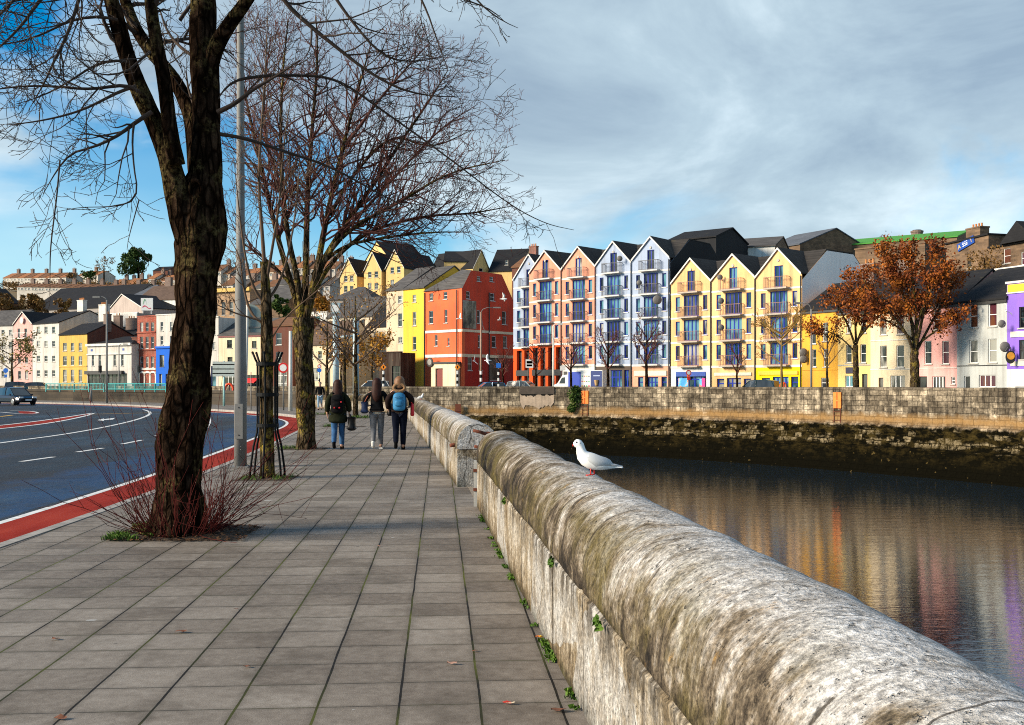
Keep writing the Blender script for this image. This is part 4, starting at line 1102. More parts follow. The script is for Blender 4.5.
dR = 11.0                                             # roof: ridge runs along the lit front
q = MB()
nA = FA.n
Z0 = zt - .02
e0, e1 = FA(-.1, -.25, Z0), FA(FA.W + .02, -.25, Z0)
r0, r1 = FA(3.0, 4.2, zpk + .6), FA(FA.W, 3.0, zpk + .1)
bk0, bk1 = FA(0, 11, Z0), FB(FB.W, 0, zt - 1.1)
t1 = FB(FB.W * .17, 0, zpk + .02); t2 = FB(FB.W * .80, 0, zpk - .55); eR = FB(FB.W + .1, 0, zt - 1.2); e1 = FB(-.05, -.1, Z0)
r2 = FB(FB.W * .8, 9, zpk - .3)
q.poly([e0, e1, t1, r0]); q.poly([t1, t2, r2, r0]); q.poly([t2, eR, FB(FB.W, 9, zt - 1.2), r2]); q.poly([e0, r0, bk0]); q.poly([bk0, r0, r2, FB(FB.W, 9, zt - 1.2)])
q.build('roof', ROOFG, rb, org=org)
q = MB(); q.poly([FB(FB.W, 0, -.2), FB(FB.W, 9, -.2), FB(FB.W, 9, zt - 1.2), FB(FB.W, 0, zt - 1.2)]); q.poly([FA(0, 0, -.2), FA(0, 0, zt), FA(0, 11, zt), FA(0, 11, -.2)]); q.build('side_wall', REDW, rb, org=org)
# porch
q = MB(); xa, _ = FA.px(437, 370); F = FA
ops = [(FA.px(440.3, 370)[0], .35, FA.px(447.6, 370)[0], Zat(368, 134))]
wall_face(q, F, FA.px(436, 370)[0], FA.W - .3, .0, Zat(363.5, 134), ops, y=-.9, rev=.3)
q.poly([F(FA.W - .3, -.9, 0), F(FA.W - .3, 0, 0), F(FA.W - .3, 0, Zat(363.5, 134)), F(FA.W - .3, -.9, Zat(363.5, 134))])
q.build('porch', CREAM, rb, org=org)
o_ = ops[0]; q = MB(); pts = [F(o_[0], -.7, o_[1]), F(o_[2], -.7, o_[1])] + [F((o_[0] + o_[2]) / 2 + (o_[2] - o_[0]) / 2 * math.cos(a), -.7, o_[3] - .55 + .5 * math.sin(a)) for a in np.linspace(0, math.pi, 9)]
q.prism(pts, F.n * .08); q.build('door', flat('door_maroon', (.16, .02, .015), .5), rb, org=org)
q = MB(); q.box(FA.px(434.5, 370)[0], FA.W - .1, -1.05, -.004, Zat(363.4, 134), Zat(361.6, 134), F); q.build('porch_roof', DF, rb, org=org)
c = FA(FA.px(435.6, 362)[0], -1.0, Zat(361.5, 134)); bs = thing('round_sign', 'round black sign on the corner of the red building porch', 'sign', tuple(c)); q = MB(); q.tube([Vector((0, 0, 0)), -FA.n * .12], [.62, .62], 18); q.build('sign_board', DF, bs); q = MB(); q.tube([-FA.n * .121, -FA.n * .14], [.40, .40], 18); q.build('sign_face', flat('sign_face_grey', (.25, .24, .22), .5), bs); q = MB(); q.tube([Vector((0, 0, -.1)), FA.n * 1.0 + Vector((0, 0, -.1))], .04, 6); q.build('sign_bracket', DF, bs)
house('tall_house', 'lemon yellow house between the buff house and the red corner building', 'house', (403.3, 143.2), (424.5, 140), 290, 269, 11, YEL2, ROOFG, 'ridge',
      [(412.6, 295, 416.2, 302), (412.6, 312, 416.2, 325.6), (412.6, 336.7, 416.2, 350)])
house('tall_house', 'buff cream house on the left end of the lemon yellow house', 'house', (386.5, 146), (403.3, 143.2), 291.5, 269.5, 11, CRM2, ROOFG, 'ridge',
      [(398, 296, 402, 303), (398, 313.5, 402, 326.4), (398.3, 337, 402.3, 343)])
# ------------------------------------------------------------------ houses on the left bank
def grid(cols, rows, *st): return [(a, c, b_, d_) + st for (c, d_) in rows for (a, b_) in cols]
WH2 = paint('render_chalk', (.60, .565, .52), stain=.45, amt=.4); PK2 = paint('render_rose', (.72, .38, .34)); YE3 = paint('render_mustard', (.62, .39, .09)); GRS = paint('render_shade_grey', (.50, .46, .42))
RBR = brick('red_brick', (.36, .055, .028), mortar=(.30, .16, .11), var=.35, bw=.5, bh=.18); BLU3 = paint('render_cobalt', (.01, .12, .58), stain=.2, amt=.12)
SAND = brick('sandstone', (.46, .29, .16), var=.3, bw=.6, bh=.3); BRN = paint('render_red_brown', (.13, .045, .03), stain=.4); BRWN = brick('brown_rubble', (.24, .15, .085), mortar=(.17, .11, .07), var=.5, bw=.5, bh=.22, dirt=.5)
GRYW = paint('render_dull_grey', (.30, .27, .25), stain=.4); TAN = paint('render_tan', (.44, .36, .27), stain=.3)
WCH = paint('chimney_render', (.66, .62, .56), scale=1.5)
house('terraced_house', 'chalk white house behind the leafy sapling, leftmost of the left bank row', 'house', (-22, 199), (13.5, 195.5), 326.5, 311, 9, WH2, ROOFG, 'ridge', grid([(-8, -5), (1.5, 4.5), (9, 12)], [(330, 335), (342, 348), (357, 363), (371, 377)]))
def rose_extra(o, org, F, ze, zr):
    z = Zat(338.6, F.A.y); q = MB(); q.box(.5, F.W - .4, -.9, -.01, z - .15, z, F); bo = q.build('balcony', SLABW, o, org=org)
    q = MB(); q.box(.5, F.W - .4, -.9, -.85, z + .95, z + 1.0, F)
    for i in range(12): x = .52 + (F.W - .98) * i / 11; q.box(x, x + .04, -.9, -.86, z, z + .95, F)
    q.build('railing', WF, bo, org=org)
    c = F(F.W * .52, -.25, zr - 1.6); q = MB(); q.tube([c, c - F.n * .12], [.5, .62], 14); q.build('gable_roundel', TRIM, o, org=org)
house('terraced_house', 'rose pink gabled house with white roundel and small balcony', 'house', (13.7, 195), (32.3, 191.5), 324.5, 312, 10, PK2, ROOFB, 'gable', [(17.5, 328.5, 20, 337.5), (24.3, 328.5, 27, 337.5)] + grid([(18, 21), (25, 28)], [(343, 349.5), (357, 363), (371, 379)]), extra=rose_extra)
house('terraced_house', 'tall chalk white house with four rows of small windows and a pale gable end', 'house', (32.5, 191.5), (59, 186), 324.5, 312.5, 12, WH2, ROOFB, 'ridge', grid([(36.8, 40.2), (44.4, 47.6), (52, 55.2)], [(326.8, 333), (341, 346.7), (355.8, 361.6), (370.3, 376.5)]), side=GRS, chims=[(.72, .5, 2.0, 2.0, WCH, 5)])
o, F, ze, zr = house('terraced_house', 'mustard yellow three-storey house with three windows to each row', 'house', (59.5, 182), (87.2, 177), 335.4, 324, 9, YE3, ROOFB, 'ridge', grid([(63, 66.8), (70.8, 74.3), (78.6, 82.2)], [(343, 350.8), (356.3, 365.3), (369.7, 382)], 'sash', WF, GLC), side=BRN, chims=[(.97, .45, 1.2, 1.4, CHB, 2)], extra=bandrow([366.5], YE3, .2, pr=.12))
chimney(o, o.location, (0.6, 8.4), 2.2, .9, Zat(322, 190), Zat(306, 190), WCH, 5, F)
def pubx(o, org, F, ze, zr):
    d = F.A.y
    q = MB(); q.box(-.1, F.W + .1, -.35, -.005, ze - .25, ze + .15, F); q.build('cornice', TRIM, o, org=org)
    q = MB(); q.box(0, F.W, -.2, -.004, ze - 1.75, ze - 1.6, F); q.build('string_course', TRIM, o, org=org)
    q = MB(); q.box(-.2, F.W * .83, -.5, -.02, Zat(374.5, d), Zat(371, d), F); q.build('fascia_sign', DF, o, org=org)
    for fx in (.08, .8):
        q = MB(); q.box(F.W * fx, F.W * fx + .5, -.03, -.004, Zat(351.5, d), Zat(349.3, d), F); q.build('plaque', SGB, o, org=org)
house('pub', 'low white pub with black shopfront under a plain cornice', 'pub', (87.4, 177), (131.5, 171), 345, 336.5, 9, WH2, ROOFB, 'hip', [(91.8, 354, 94, 366), (98.5, 354, 101.2, 366), (113.4, 353.8, 116, 366), (121, 353.6, 123.6, 366)] + [(88, 373.5, 106, 390.5, 'shop5', DF, GL), (108, 373.5, 127, 390.5, 'shop5', DF, GL)], extra=pubx)
house('terraced_house', 'narrow dark red-brown house between the white pub and the red brick house', 'house', (131.8, 174), (137.2, 173), 338, None, 10, BRN, ROOFB, 'flat', [(134, 351, 136, 358)], fascia=BRN)
def brickx(o, org, F, ze, zr):
    for zp in (332.5, 350, 369.2, 372.5):
        z = Zat(zp, F.A.y); q = MB(); q.box(0, F.W, -.16, -.004, z - .12, z + .12, F); q.build('string_course', RBR if zp < 365 else TRIM, o, org=org)
    for a in (142, 147.6, 153):
        x, z = F.px(a, 376); q = MB()
        for s in np.linspace(0, math.pi, 9)[:-1]:
            e = s + math.pi / 8; q.prism([F(x + r_ * math.cos(t), -.10, z + r_ * math.sin(t)) for r_, t in ((.85, s), (.85, e), (.62, e), (.62, s))], F.n * .096)
        q.box(x - .85, x - .62, -.10, -.004, .4, z, F); q.box(x + .62, x + .85, -.10, -.004, .4, z, F); q.build('arch_surround', TRIM, o, org=org)
house('terraced_house', 'narrow red brick house with arched white surrounds at street level', 'house', (137.4, 172.5), (156.2, 170), 317, None, 10, RBR, ROOFB, 'flat', grid([(140.2, 143.2), (145.6, 148.6), (151, 154)], [(322.5, 331.8), (336.8, 348.5), (356.6, 367.8)]) + [('loc', F_ - .5, .5, F_ + .5, 2.6, 'sash') for F_ in ()] , fascia=RBR, extra=brickx)
def bluex(o, org, F, ze, zr):
    d = F.A.y; z = Zat(348, d)
    ops = []
    for a in ((160, 355, 164.6, 367), (159.5, 374, 162.5, 391), (166, 374, 169, 391)):
        x0, z1 = F.px(a[0], a[1]); x1, z0 = F.px(a[2], a[3]); ops.append((x0, max(z0, .3), x1, z1))
    q = MB(); wall_face(q, F, .01, F.W - .01, .0, z, ops, y=-.09, rev=.08); q.box(0, F.W, -.3, -.092, z - .1, z + .25, F); q.build('painted_shopfront', BLU3, o, org=org)
house('terraced_house', 'white house with cobalt blue shopfront beside the big tree trunk', 'house', (156.4, 169.5), (178, 167), 315.5, None, 10, WH2, ROOFB, 'flat', [(160.5, 322, 163.2, 331), (160.5, 336, 163.2, 345), (170, 322, 172.6, 331), (170, 336, 172.6, 345), (160, 355, 164.6, 367, 'sash', DF), (159.5, 374, 162.5, 391, 'door', BF), (166, 374, 169, 391, 'door', BF)], extra=bluex)
house('terraced_house', 'tall white house with a cobalt street door glimpsed right of the big trunk', 'house', (200, 165), (218.5, 163), 318, None, 10, WH2, ROOFB, 'flat', [(212.5, 326, 215.5, 335), (212.5, 342, 215.5, 350), (211, 366, 216, 391, 'door', BF, GLB)])
def awn(o, org, F, ze, zr):
    d = F.A.y; x0, z1 = F.px(244, 378); x1, z0 = F.px(259.5, 382.3); q = MB(); q.prism([F(x0, -.05, z1), F(x1, -.05, z1), F(x1, -1.3, z0), F(x0, -1.3, z0)], (0, 0, -.12)); q.build('awning', flat('awning_red', (.55, .012, .018), .7), o, org=org)
house('terraced_house', 'low cream house with dark red gutter and a red shop awning', 'house', (218.7, 163), (262, 159), 336, 319.5, 9, CREAM, ROOFG, 'ridge', [(227, 340, 232, 348, 'cross', DF), (227.5, 357, 232.5, 364, 'cross', DF), (240, 341, 244.5, 348, 'cross', DF), (252, 341, 256.5, 348, 'cross', DF), (240, 357, 244.5, 364, 'cross', DF), (224, 372, 240, 390, 'shop4', WF), (244, 375, 260, 390, 'shop4', DF)], fascia=flat('gutter_dark_red', (.16, .01, .015), .5), extra=awn)
house('terraced_house', 'dark red-brown house between the guarded young tree and the second street tree', 'house', (262.3, 157), (293, 154), 327, 318, 9, BRN, ROOFBR, 'ridge', [(268, 333, 272, 344.5), (276, 333, 281.6, 344.7), (268, 352, 272, 363.5), (276, 352, 281.6, 363.5), (266, 370, 273, 390, 'shop2', DF), (277, 370, 287, 390, 'shop3', WF, GLC)])
def archx(o, org, F, ze, zr):
    d = F.A.y
    q = MB(); q.box(-.3, F.W + .3, -.6, -.005, ze - .5, ze + .3, F); q.build('cornice', flat('cornice_ochre', (.55, .36, .10), .8), o, org=org)
    for a in (215.6, 223.6, 231.5, 240):
        x, z = F.px(a, 303); q = MB()
        for s in np.linspace(0, math.pi, 9)[:-1]:
            e = s + math.pi / 8; q.prism([F(x + r_ * math.cos(t), -.25, z + r_ * math.sin(t)) for r_, t in ((1.05, s), (1.05, e), (.7, e), (.7, s))], F.n * .245)
        q.build('arch_surround', SAND, o, org=org)
house('sandstone_building', 'sandstone building with a row of arched windows, behind the lamp column', 'building', (205, 226), (250, 220), 291, None, 12, SAND, ROOFG, 'flat', [(a - 1.9, 302, a + 1.9, 315, 'sash') for a in (215.6, 223.6, 231.5, 240)], extra=archx, fascia=SAND)
house('hall', 'brown stone hall with slate roof beyond the young tree guard', 'building', (250, 205), (286, 200), 305, 286, 14, BRWN, ROOFG, 'ridge', [(256, 300 + 9, 259, 316), (268, 309, 271, 316)])
# centre left group
house('cottage', 'low cream house with brownish slate roof left of the pale steel frame', 'house', (303, 150), (342, 147), 345.5, 322, 9, CREAM, slate('slate_brown', (.12, .08, .06)), 'ridge', [(309, 351, 313, 359), (318, 351, 322, 359), (328, 351, 332, 359), (312, 368, 318, 380), (325, 368, 330, 390, 'door')])
house('modern_house', 'white flat-roofed modern house with a band of teal windows', 'house', (305, 192), (327, 190), 313, None, 8, WHT, ROOFG, 'flat', [(309.5, 316.5, 320, 328, 'mull3', DF, glass('window_glass_teal', (.04, .16, .18), .05, (.10, .30, .32)))])
house('stone_house', 'large cream house with grey slate roof and dark sash windows', 'house', (327, 166), (372, 161), 318.5, 298.5, 10, paint('render_ivory', (.62, .53, .40), stain=.4), ROOFG, 'ridge', grid([(342, 345.6), (351.4, 355), (361.2, 364.8)], [(319.5, 328.7), (334, 343.5)], 'cross', DF) + grid([(342, 345.6), (351.4, 355), (361.2, 364.8)], [(352, 361)], 'sash', WF), side=TAN)
house('stone_house', 'cream house with dark lean-to slate roof against the buff house', 'house', (366, 155), (388, 151.5), 328, 308, 7, paint('render_ivory', (.62, .53, .40)), ROOFB, 'ridge', [(374, 332, 378, 340), (379, 332, 382, 340), (372, 349, 375, 357)])
house('shed', 'dark brown timber shed in front of the buff and yellow houses', 'shed', (379, 139), (401, 136.8), 353, None, 3, paint('timber_dark', (.030, .013, .008), stain=.8, amt=.7, scale=1.5), ROOFBR, 'flat', [(392, 366, 402, 390, 'shop3', DF)], fascia=paint('timber_dark', (.030, .013, .008)))
# hillside, centre: yellow gables
YG = paint('render_hill_yellow', (.74, .50, .20), stain=.25)
hl = 'yellow gabled houses on the hillside'
def dorm(base):
    pass
house('hill_house', 'leftmost yellow gabled house on the hillside above the centre', 'house', (340, 203), (357, 201), 277, 258.5, 22, YG, ROOFB, 'gable', [(344, 276, 347.5, 281.5, 'sash'), (350, 275.5, 353.5, 281, 'sash'), (344, 286, 347.5, 292), (350, 286, 353.5, 292)], base=16, group=hl)
house('hill_house', 'middle yellow gabled house on the hillside, between two black roofs', 'house', (364, 200), (381.5, 198), 272, 252.5, 22, YG, ROOFB, 'gable', [(368, 272, 371.5, 277.5), (374.5, 271.5, 378, 277), (368, 283, 371.5, 289), (374.5, 283, 378, 289)], base=16, group=hl)
house('hill_house', 'yellow gabled hillside house nearest the lemon house, under the highest black roof', 'house', (386, 198), (404, 196), 269, 250, 12, YG, ROOFB, 'gable', [(390.5, 267.5, 394, 273), (397, 266.5, 400.5, 272.5), (390.5, 280, 394, 286)], base=16, group=hl)
house('hill_house', 'long black-roofed hillside house with a big yellow gable end', 'house', (398, 201), (434, 206), 270, 244.5, 17, YG, ROOFB, 'ridge', [(412, 270, 416, 276)], base=15, side=YG)
house('hill_house', 'yellow house with paired gables behind the red corner building', 'house', (473, 212), (489, 216), 268, 250, 12, YG, ROOFB, 'gable', [(479, 268, 483, 275)], base=14, group=hl)
house('hill_house', 'yellow gable end with black roof just left of the salmon apartments', 'house', (489, 214), (521, 212), 272, 250, 12, YG, ROOFB, 'ridge', [(505, 260, 508, 265)], base=14, side=YG)
house('hill_house', 'small red-brown house with chimneys behind the leftmost apartment gable', 'house', (512, 172), (530, 170), 268, 257, 8, BRN, ROOFBR, 'ridge', [], base=8, chims=[(.5, .5, 1.4, 1.6, brick('chimney_red', (.30, .06, .03), bw=.3, bh=.1), 3)])
house('hill_house', 'dark roofed hillside house between the yellow gables and the red corner roof', 'house', (444, 214), (474, 214), 262, 252, 10, YG, ROOFB, 'ridge', [], base=14)
house('hill_house', 'grey hipped roof house behind the cream slate-roofed house', 'house', (330, 186), (372, 184), 300, 287, 10, GRYW, ROOFG, 'hip', [(338, 303, 342, 309)], base=6)
# hillside, left: bulky roofs
house('warehouse', 'long building with a great black roof on the left hillside', 'warehouse', (30, 268), (121, 254), 311, 287, 20, GRYW, ROOFB, 'ridge', [(93 - 10, 312.5, 87, 317), (95, 312.5, 100, 317)], base=4)
house('warehouse', 'dark roofed building at the left edge of the hillside', 'warehouse', (-30, 262), (20, 272), 301, 289, 16, BRN, ROOFB, 'ridge', [], base=6)
house('warehouse', 'dull pink gabled hall behind the white pub', 'hall', (108, 224), (143, 214), 311, 294, 18, paint('render_dull_pink', (.46, .38, .34), stain=.3), ROOFB, 'gable', [], base=3, frac=.42)
def fasc(o, org, F, ze, zr):
    q = MB(); q.box(-.1, F.W + .1, -.3, -.005, ze - 2.6, ze, F); q.build('white_fascia', TRIM, o, org=org)
house('warehouse', 'long low store with a white fascia band behind the pub roof', 'store', (88, 200), (137.5, 194), 315, None, 8, GRYW, ROOFG, 'flat', [], base=3, extra=fasc)
house('warehouse', 'pale house with red-brown roof and stack above the red brick house', 'house', (136, 226), (178, 222), 301, 286, 12, WHT, slate('slate_brown', (.12, .08, .06)), 'ridge', [(152, 303, 156, 309)], base=4, chims=[(.35, .5, 1.6, 1.8, CHB, 3)])
house('warehouse', 'blue-grey roofed house on the slope left of the big trunk', 'house', (130, 246), (152, 243), 297, 285, 10, GRYW, slate('slate_bluegrey', (.10, .11, .13)), 'hip', [], base=8)
house('warehouse', 'dark brown building with two stacks behind the mustard house', 'building', (92, 190), (131, 186), 338, 330, 8, BRN, ROOFB, 'ridge', [], base=2, chims=[(.25, .5, 1.6, 2.6, CHB, 2), (.6, .5, 2.2, 2.0, CHB, 3)])
bb = thing('advert_board', 'white advertising board with a green and red swirl on the hillside', 'sign', tuple(at(147, 310.5, 206)))
q = MB(); q.box(-1.2, 1.2, -.1, .1, .0, 2.5); q.box(-.9, -.75, .0, .12, -6, 0); q.box(.75, .9, .0, .12, -6, 0); q.build('board', WF, bb)
q = MB(); q.grid([[(x_, -.13, z_) for x_, z_ in ((-.75 + .5 * t, 1.1 + 1.0 * math.sin(t * 2.2)), (-.75 + .5 * t, 1.35 + .95 * math.sin(t * 2.2 + .12)))] for t in np.linspace(0, 1.4, 9)]); q.build('swirl', flat('swirl_green', (.03, .32, .08), .6), bb)
q = MB(); q.grid([[(x_, -.13, z_) for x_, z_ in ((-.9 + .9 * t, .55 + .25 * math.sin(t * 3)), (-.9 + .9 * t, .75 + .3 * math.sin(t * 3)))] for t in np.linspace(0, 1.9, 9)]); q.build('swirl', flat('swirl_red', (.6, .05, .12), .6), bb)
# rows of hillside terraces
def hill_row(px0, px1, d0, d1, yb, nh, g, lab, roofm, h_px=7.2, roof_px=6.0, cols=None):
    for i in range(nh):
        a, c = px0 + (px1 - px0) * i / nh, px0 + (px1 - px0) * (i + 1) / nh; da, dc = d0 + (d1 - d0) * i / nh, d0 + (d1 - d0) * (i + 1) / nh
        jit = 0 if not cols else random.uniform(-1.2, 1.2)
        y = yb(i / nh) + jit * .5; w_ = c - a
        house('terraced_house', lab, 'house', (a, da + jit), (c - .05, dc + jit), y - h_px, y - h_px - roof_px, 9, (WHC[i % len(WHC)] if cols else WHH), roofm[i % len(roofm)], 'ridge', [(a + w_ * .12, y - h_px + 1.2, a + w_ * .42, y - h_px * .5, 'sash'), (a + w_ * .58, y - h_px + 1.2, a + w_ * .86, y - h_px * .5, 'sash')], base=Zat(y, da) - 2, group=g, chims=[(.95, .5, 1.3, 1.5, CHB, 2)] if i % 2 == 0 or cols else [])
WHH = paint('render_hill_white', (.58, .53, .47), stain=.5); WHC = [WHH, paint('render_hill_cream', (.60, .50, .40)), paint('render_hill_pink', (.56, .36, .28)), WHH, paint('render_hill_grey', (.42, .40, .38))]
hill_row(17, 108, 338, 330, lambda t: 292.5 + 1.5 * t, 13, 'long white terrace across the hillside', 'white terraced house with flat brown roof in the long hillside row, left part', [ROOFBR], 5.5, 3.2)
hill_row(108, 182, 330, 322, lambda t: 294 + 1.0 * t, 10, 'white terrace across the hillside, lower right part', 'white terraced house with brown roof in the hillside row below the conifer', [ROOFBR], 6.0, 3.2)
hill_row(3, 66, 412, 400, lambda t: 282.5 - .8 * t, 9, 'topmost hillside row at the left', 'white house with orange-brown roof in the topmost hillside row at the left', [ROOFO, ROOFBR], 4.2, 4.6)
hill_row(78, 98, 420, 415, lambda t: 279.5, 2, 'topmost hillside row in the middle', 'white house with orange roof on the skyline right of the green bush', [ROOFO], 3.8, 4.2)
hill_row(148, 182, 372, 366, lambda t: 284.5 + 2 * t, 5, 'red roofed houses on the slope right of the conifer', 'house with red-brown roof on the slope right of the conifer', [ROOFO, ROOFBR], 5, 5.2, True)
hill_row(112, 150, 376, 372, lambda t: 288 + 0 * t, 5, 'orange roofed row under the conifer', 'orange roofed house in the row just under the conifer', [ROOFO, ROOFBR], 3.2, 5.5, True)
hill_row(212, 300, 330, 318, lambda t: 279 + 4 * math.sin(t * 5), 10, 'mixed houses on the hillside behind the young tree', 'small pastel house with brown roof on the hillside behind the young tree', [ROOFBR, ROOFO, ROOFG], 7, 6.5, True)
hill_row(222, 330, 262, 250, lambda t: 294 + 3 * math.sin(t * 7), 10, 'lower mixed hillside houses behind the street trees', 'cream or pink house in the lower hillside row behind the street trees', [ROOFBR, ROOFG], 8, 8, True)
hill_row(296, 345, 290, 286, lambda t: 275 + 2 * t, 5, 'orange roofed houses beyond the second street tree', 'orange roofed house on the slope beyond the second street tree', [ROOFO, ROOFBR], 7, 7, True)
house('terraced_house', 'dark roofed building on the skyline right of the conifer', 'house', (153, 420), (168, 418), 271, 267, 9, BRN, ROOFB, 'ridge', [], base=44)
# ------------------------------------------------------------------ buildings behind the apartments and the right terrace
house('rear_block', 'black slate roofed block standing behind the tallest blue gable', 'building', (668, 128), (716, 124), 241.5, 232, 9, BLK, ROOFB, 'ridge', [], base=2)
house('rear_block', 'brown building with grey roof and white band behind the yellow gables', 'building', (722, 133), (775, 130), 249, 239.5, 10, WHT, ROOFG, 'ridge', [], base=2, side=BRWN)
house('rear_block', 'building with a blue-grey roof and brown gable end behind the tallest yellow gable', 'building', (760, 150), (800, 143), 251, 236, 14, BRWN, slate('slate_bluegrey', (.10, .14, .17)), 'ridge', [], base=2, side=BRWN)
house('rear_block', 'long building with bright green metal roof behind the white end wall', 'building', (806, 152), (957, 140), 248.5, 238.5, 16, BRWN, flat('green_roof', (.07, .26, .045), .7, spec=.15, var=.1), 'ridge', [(880, 258, 888, 268)], base=2)
fl_ = thing('chimney_stack', 'round dark brick flue rising behind the bright green roof', 'chimney', tuple(at(917, 243, 158)))
q = MB(); q.tube([(0, 0, -3), (0, 0, 0), (0, 0, 1.6)], [.85, .85, .85], 14); q.tube([(0, 0, 1.6), (0, 0, 1.85)], [.95, .95], 14); q.build('flue', CHB, fl_, smooth=False)
q = MB(); q.tube([(0, 0, 1.85), (0, 0, 2.0)], [.7, .65], 14); q.build('flue_cap', DF, fl_)
A, B = (Xat(946, 116), 116), (Xat(1062, 100), 100); F = Front(A, B)
bo = thing('stone_building', 'tall brown stone building with a slanting blue sign under its chimney', 'building', (A[0], A[1], 8)); org = bo.location
ops = []
for w in ((1003.5, 249, 1010.7, 262.7, WF), (967.5, 257, 971.5, 268, DF), (1021, 252, 1028, 264, WF), (950, 265, 953, 272, WF)):
    x0, z1 = F.px(w[0], w[1]); x1, z0 = F.px(w[2], w[3]); ops.append((x0, z0, x1, z1))
xk, zk = F.px(988.5, 234.5); x00, z00 = F.px(946.5, 244.5); xr_, zr_ = F.px(994, 233.5); x2, z2 = F.px(1030, 241)
q = MB(); wall_face(q, F, 0, xk, 0, zk, [o_ for o_ in ops if o_[2] < xk], [line_plane((0, z00), (xk, zk))]); wall_face(q, F, xk, F.W, 0, z2, [o_ for o_ in ops if o_[0] > xk])
q.poly([F(0, 0, 0), F(0, 0, z00), F(0, 10, z00), F(0, 10, 0)]); q.poly([F(xk, 0, z2 - .1), F(xk, 10, z2 - .1), F(xk, 10, zk), F(xk, 0, zk)])
q.build('wall', BRWN, bo, org=org)
for o_, fr in zip(ops, (WF, DF, WF, WF)): window(bo, org, F, o_, fr, GLR if fr is WF else GLC, 'sash')
q = MB(); q.prism([F(-.1, -.2, z00 + .15), F(xk + .1, -.2, zk + .15), F(xk + .1, 10, zk + .15), F(-.1, 10, z00 + .15)], (0, 0, -.18)); q.prism([F(xk + .12, -.25, z2 + .15), F(F.W + .1, -.25, z2 + .15), F(F.W + .1, 10, z2 + .3), F(xk + .12, 10, z2 + .3)], (0, 0, -.2)); q.build('roof', ROOFB, bo, org=org)
xa, za = F.px(961.5, 241); xb, zb = F.px(975.5, 227); chimney(bo, org, ((xa + xb) / 2, 1.2), xb - xa, 1.2, za - 1, zb, BRWN, 4, F)
xa, _ = F.px(1004, 240); xm, zm = F.px(1021, 221); q = MB()
q.prism([F(xa, -.6, z2 + .1), F(xm, -.6, zm), F(xm * 2 - xa, -.6, z2 + .1)], F.n * 9); q.build('gable_roof', ROOFB, bo, org=org)
def slant(F, p, a):
    ca, sa = math.cos(a), math.sin(a)
    return lambda x, y, z: F(p[0] + x * ca - z * sa, y, p[1] + x * sa + z * ca)
pc = F.px(966.5, 243.6); G = slant(F, pc, math.atan2(1.0, 3.6))
sg = thing('wall_sign', 'slanting blue sign with pale lettering on the brown stone building', 'sign', tuple(G(0, -.1, 0))); so_ = sg.location
q = MB(); q.box(-1.32, 1.32, -.14, -.03, -.42, .42, G); q.build('sign_board', SGB, sg, org=so_)
for t_, x_, m_ in (('A', -.98, flat('letter_gold', (.75, .52, .12), .5)), ('SSE', -.06, flat('letter_pale', (.66, .70, .76), .5)), ('T', .93, flat('letter_gold', (.75, .52, .12), .5))):
    text_mesh('lettering', t_, .68, G, x_, -.16, -.01, m_, sg, so_, sx=.95)
house('rear_block', 'grey flat roofed extension between the grey house and the brown stone building', 'building', (984, 96), (1060, 88), 272, None, 6, TAN, ROOFG, 'flat', [], base=3)
house('rear_block', 'brown rubble building under the green roof, behind the terrace chimneys', 'building', (855, 126), (925, 120), 250, None, 8, BRWN, ROOFG, 'flat', [], base=2, fascia=BRWN)
# ------------------------------------------------------------------ trees
class Wood:
    def __init__(s): s.V = []; s.Fq = []; s.n = 0; s.tips = []
    def tube(s, P, r, k):
        P = np.asarray(P, float); m = len(P)
        t = P[-1] - P[0]; t /= np.linalg.norm(t) + 1e-9
        a = np.cross(t, (0.0, 0.0, 1.0) if abs(t[2]) < .9 else (1.0, 0, 0)); a /= np.linalg.norm(a)
        b = np.cross(t, a)
        an = np.arange(k) * 2 * np.pi / k
        ring = np.cos(an)[:, None] * a + np.sin(an)[:, None] * b
        V = P[:, None, :] + np.asarray(r)[:, None, None] * ring[None]
        s.V.append(V.reshape(-1, 3))
        i = np.arange(m - 1)[:, None] * k; j = np.arange(k)[None]; j2 = (j + 1) % k
        F = np.stack([i + j, i + j2, i + k + j2, i + k + j], -1).reshape(-1, 4) + s.n
        s.Fq.append(F); s.n += m * k
    def build(s, name, mat, parent, org):
        V = np.concatenate(s.V) - np.array(tuple(org)); F = np.concatenate(s.Fq)
        me = bpy.data.meshes.new(name)
        me.vertices.add(len(V)); me.vertices.foreach_set('co', V.astype(np.float32).ravel())
        me.loops.add(F.size); me.loops.foreach_set('vertex_index', F.astype(np.int32).ravel())
        me.polygons.add(len(F)); me.polygons.foreach_set('loop_start', np.arange(0, F.size, 4, dtype=np.int32))
        me.update(calc_edges=True)
        return link(name, me, mat, parent, True)
def polyr(P, r, step):
    """resample a control polyline smoothly with radii"""
    P = np.array([tuple(p) for p in P], float); r = np.array(r, float)
    for _ in range(2):
        Q = [P[0]]; q = [r[0]]
        for i in range(len(P) - 1):
            Q += [P[i] * .75 + P[i + 1] * .25, P[i] * .25 + P[i + 1] * .75]; q += [r[i] * .75 + r[i + 1] * .25, r[i] * .25 + r[i + 1] * .75]
        Q.append(P[-1]); q.append(r[-1]); P = np.array(Q); r = np.array(q)
    s = np.r_[0, np.cumsum(np.linalg.norm(np.diff(P, axis=0), axis=1))]
    m = max(2, int(s[-1] / step)); t = np.linspace(0, s[-1], m + 1)
    return np.stack([np.interp(t, s, P[:, c]) for c in range(3)], 1), np.interp(t, s, r), s[-1]
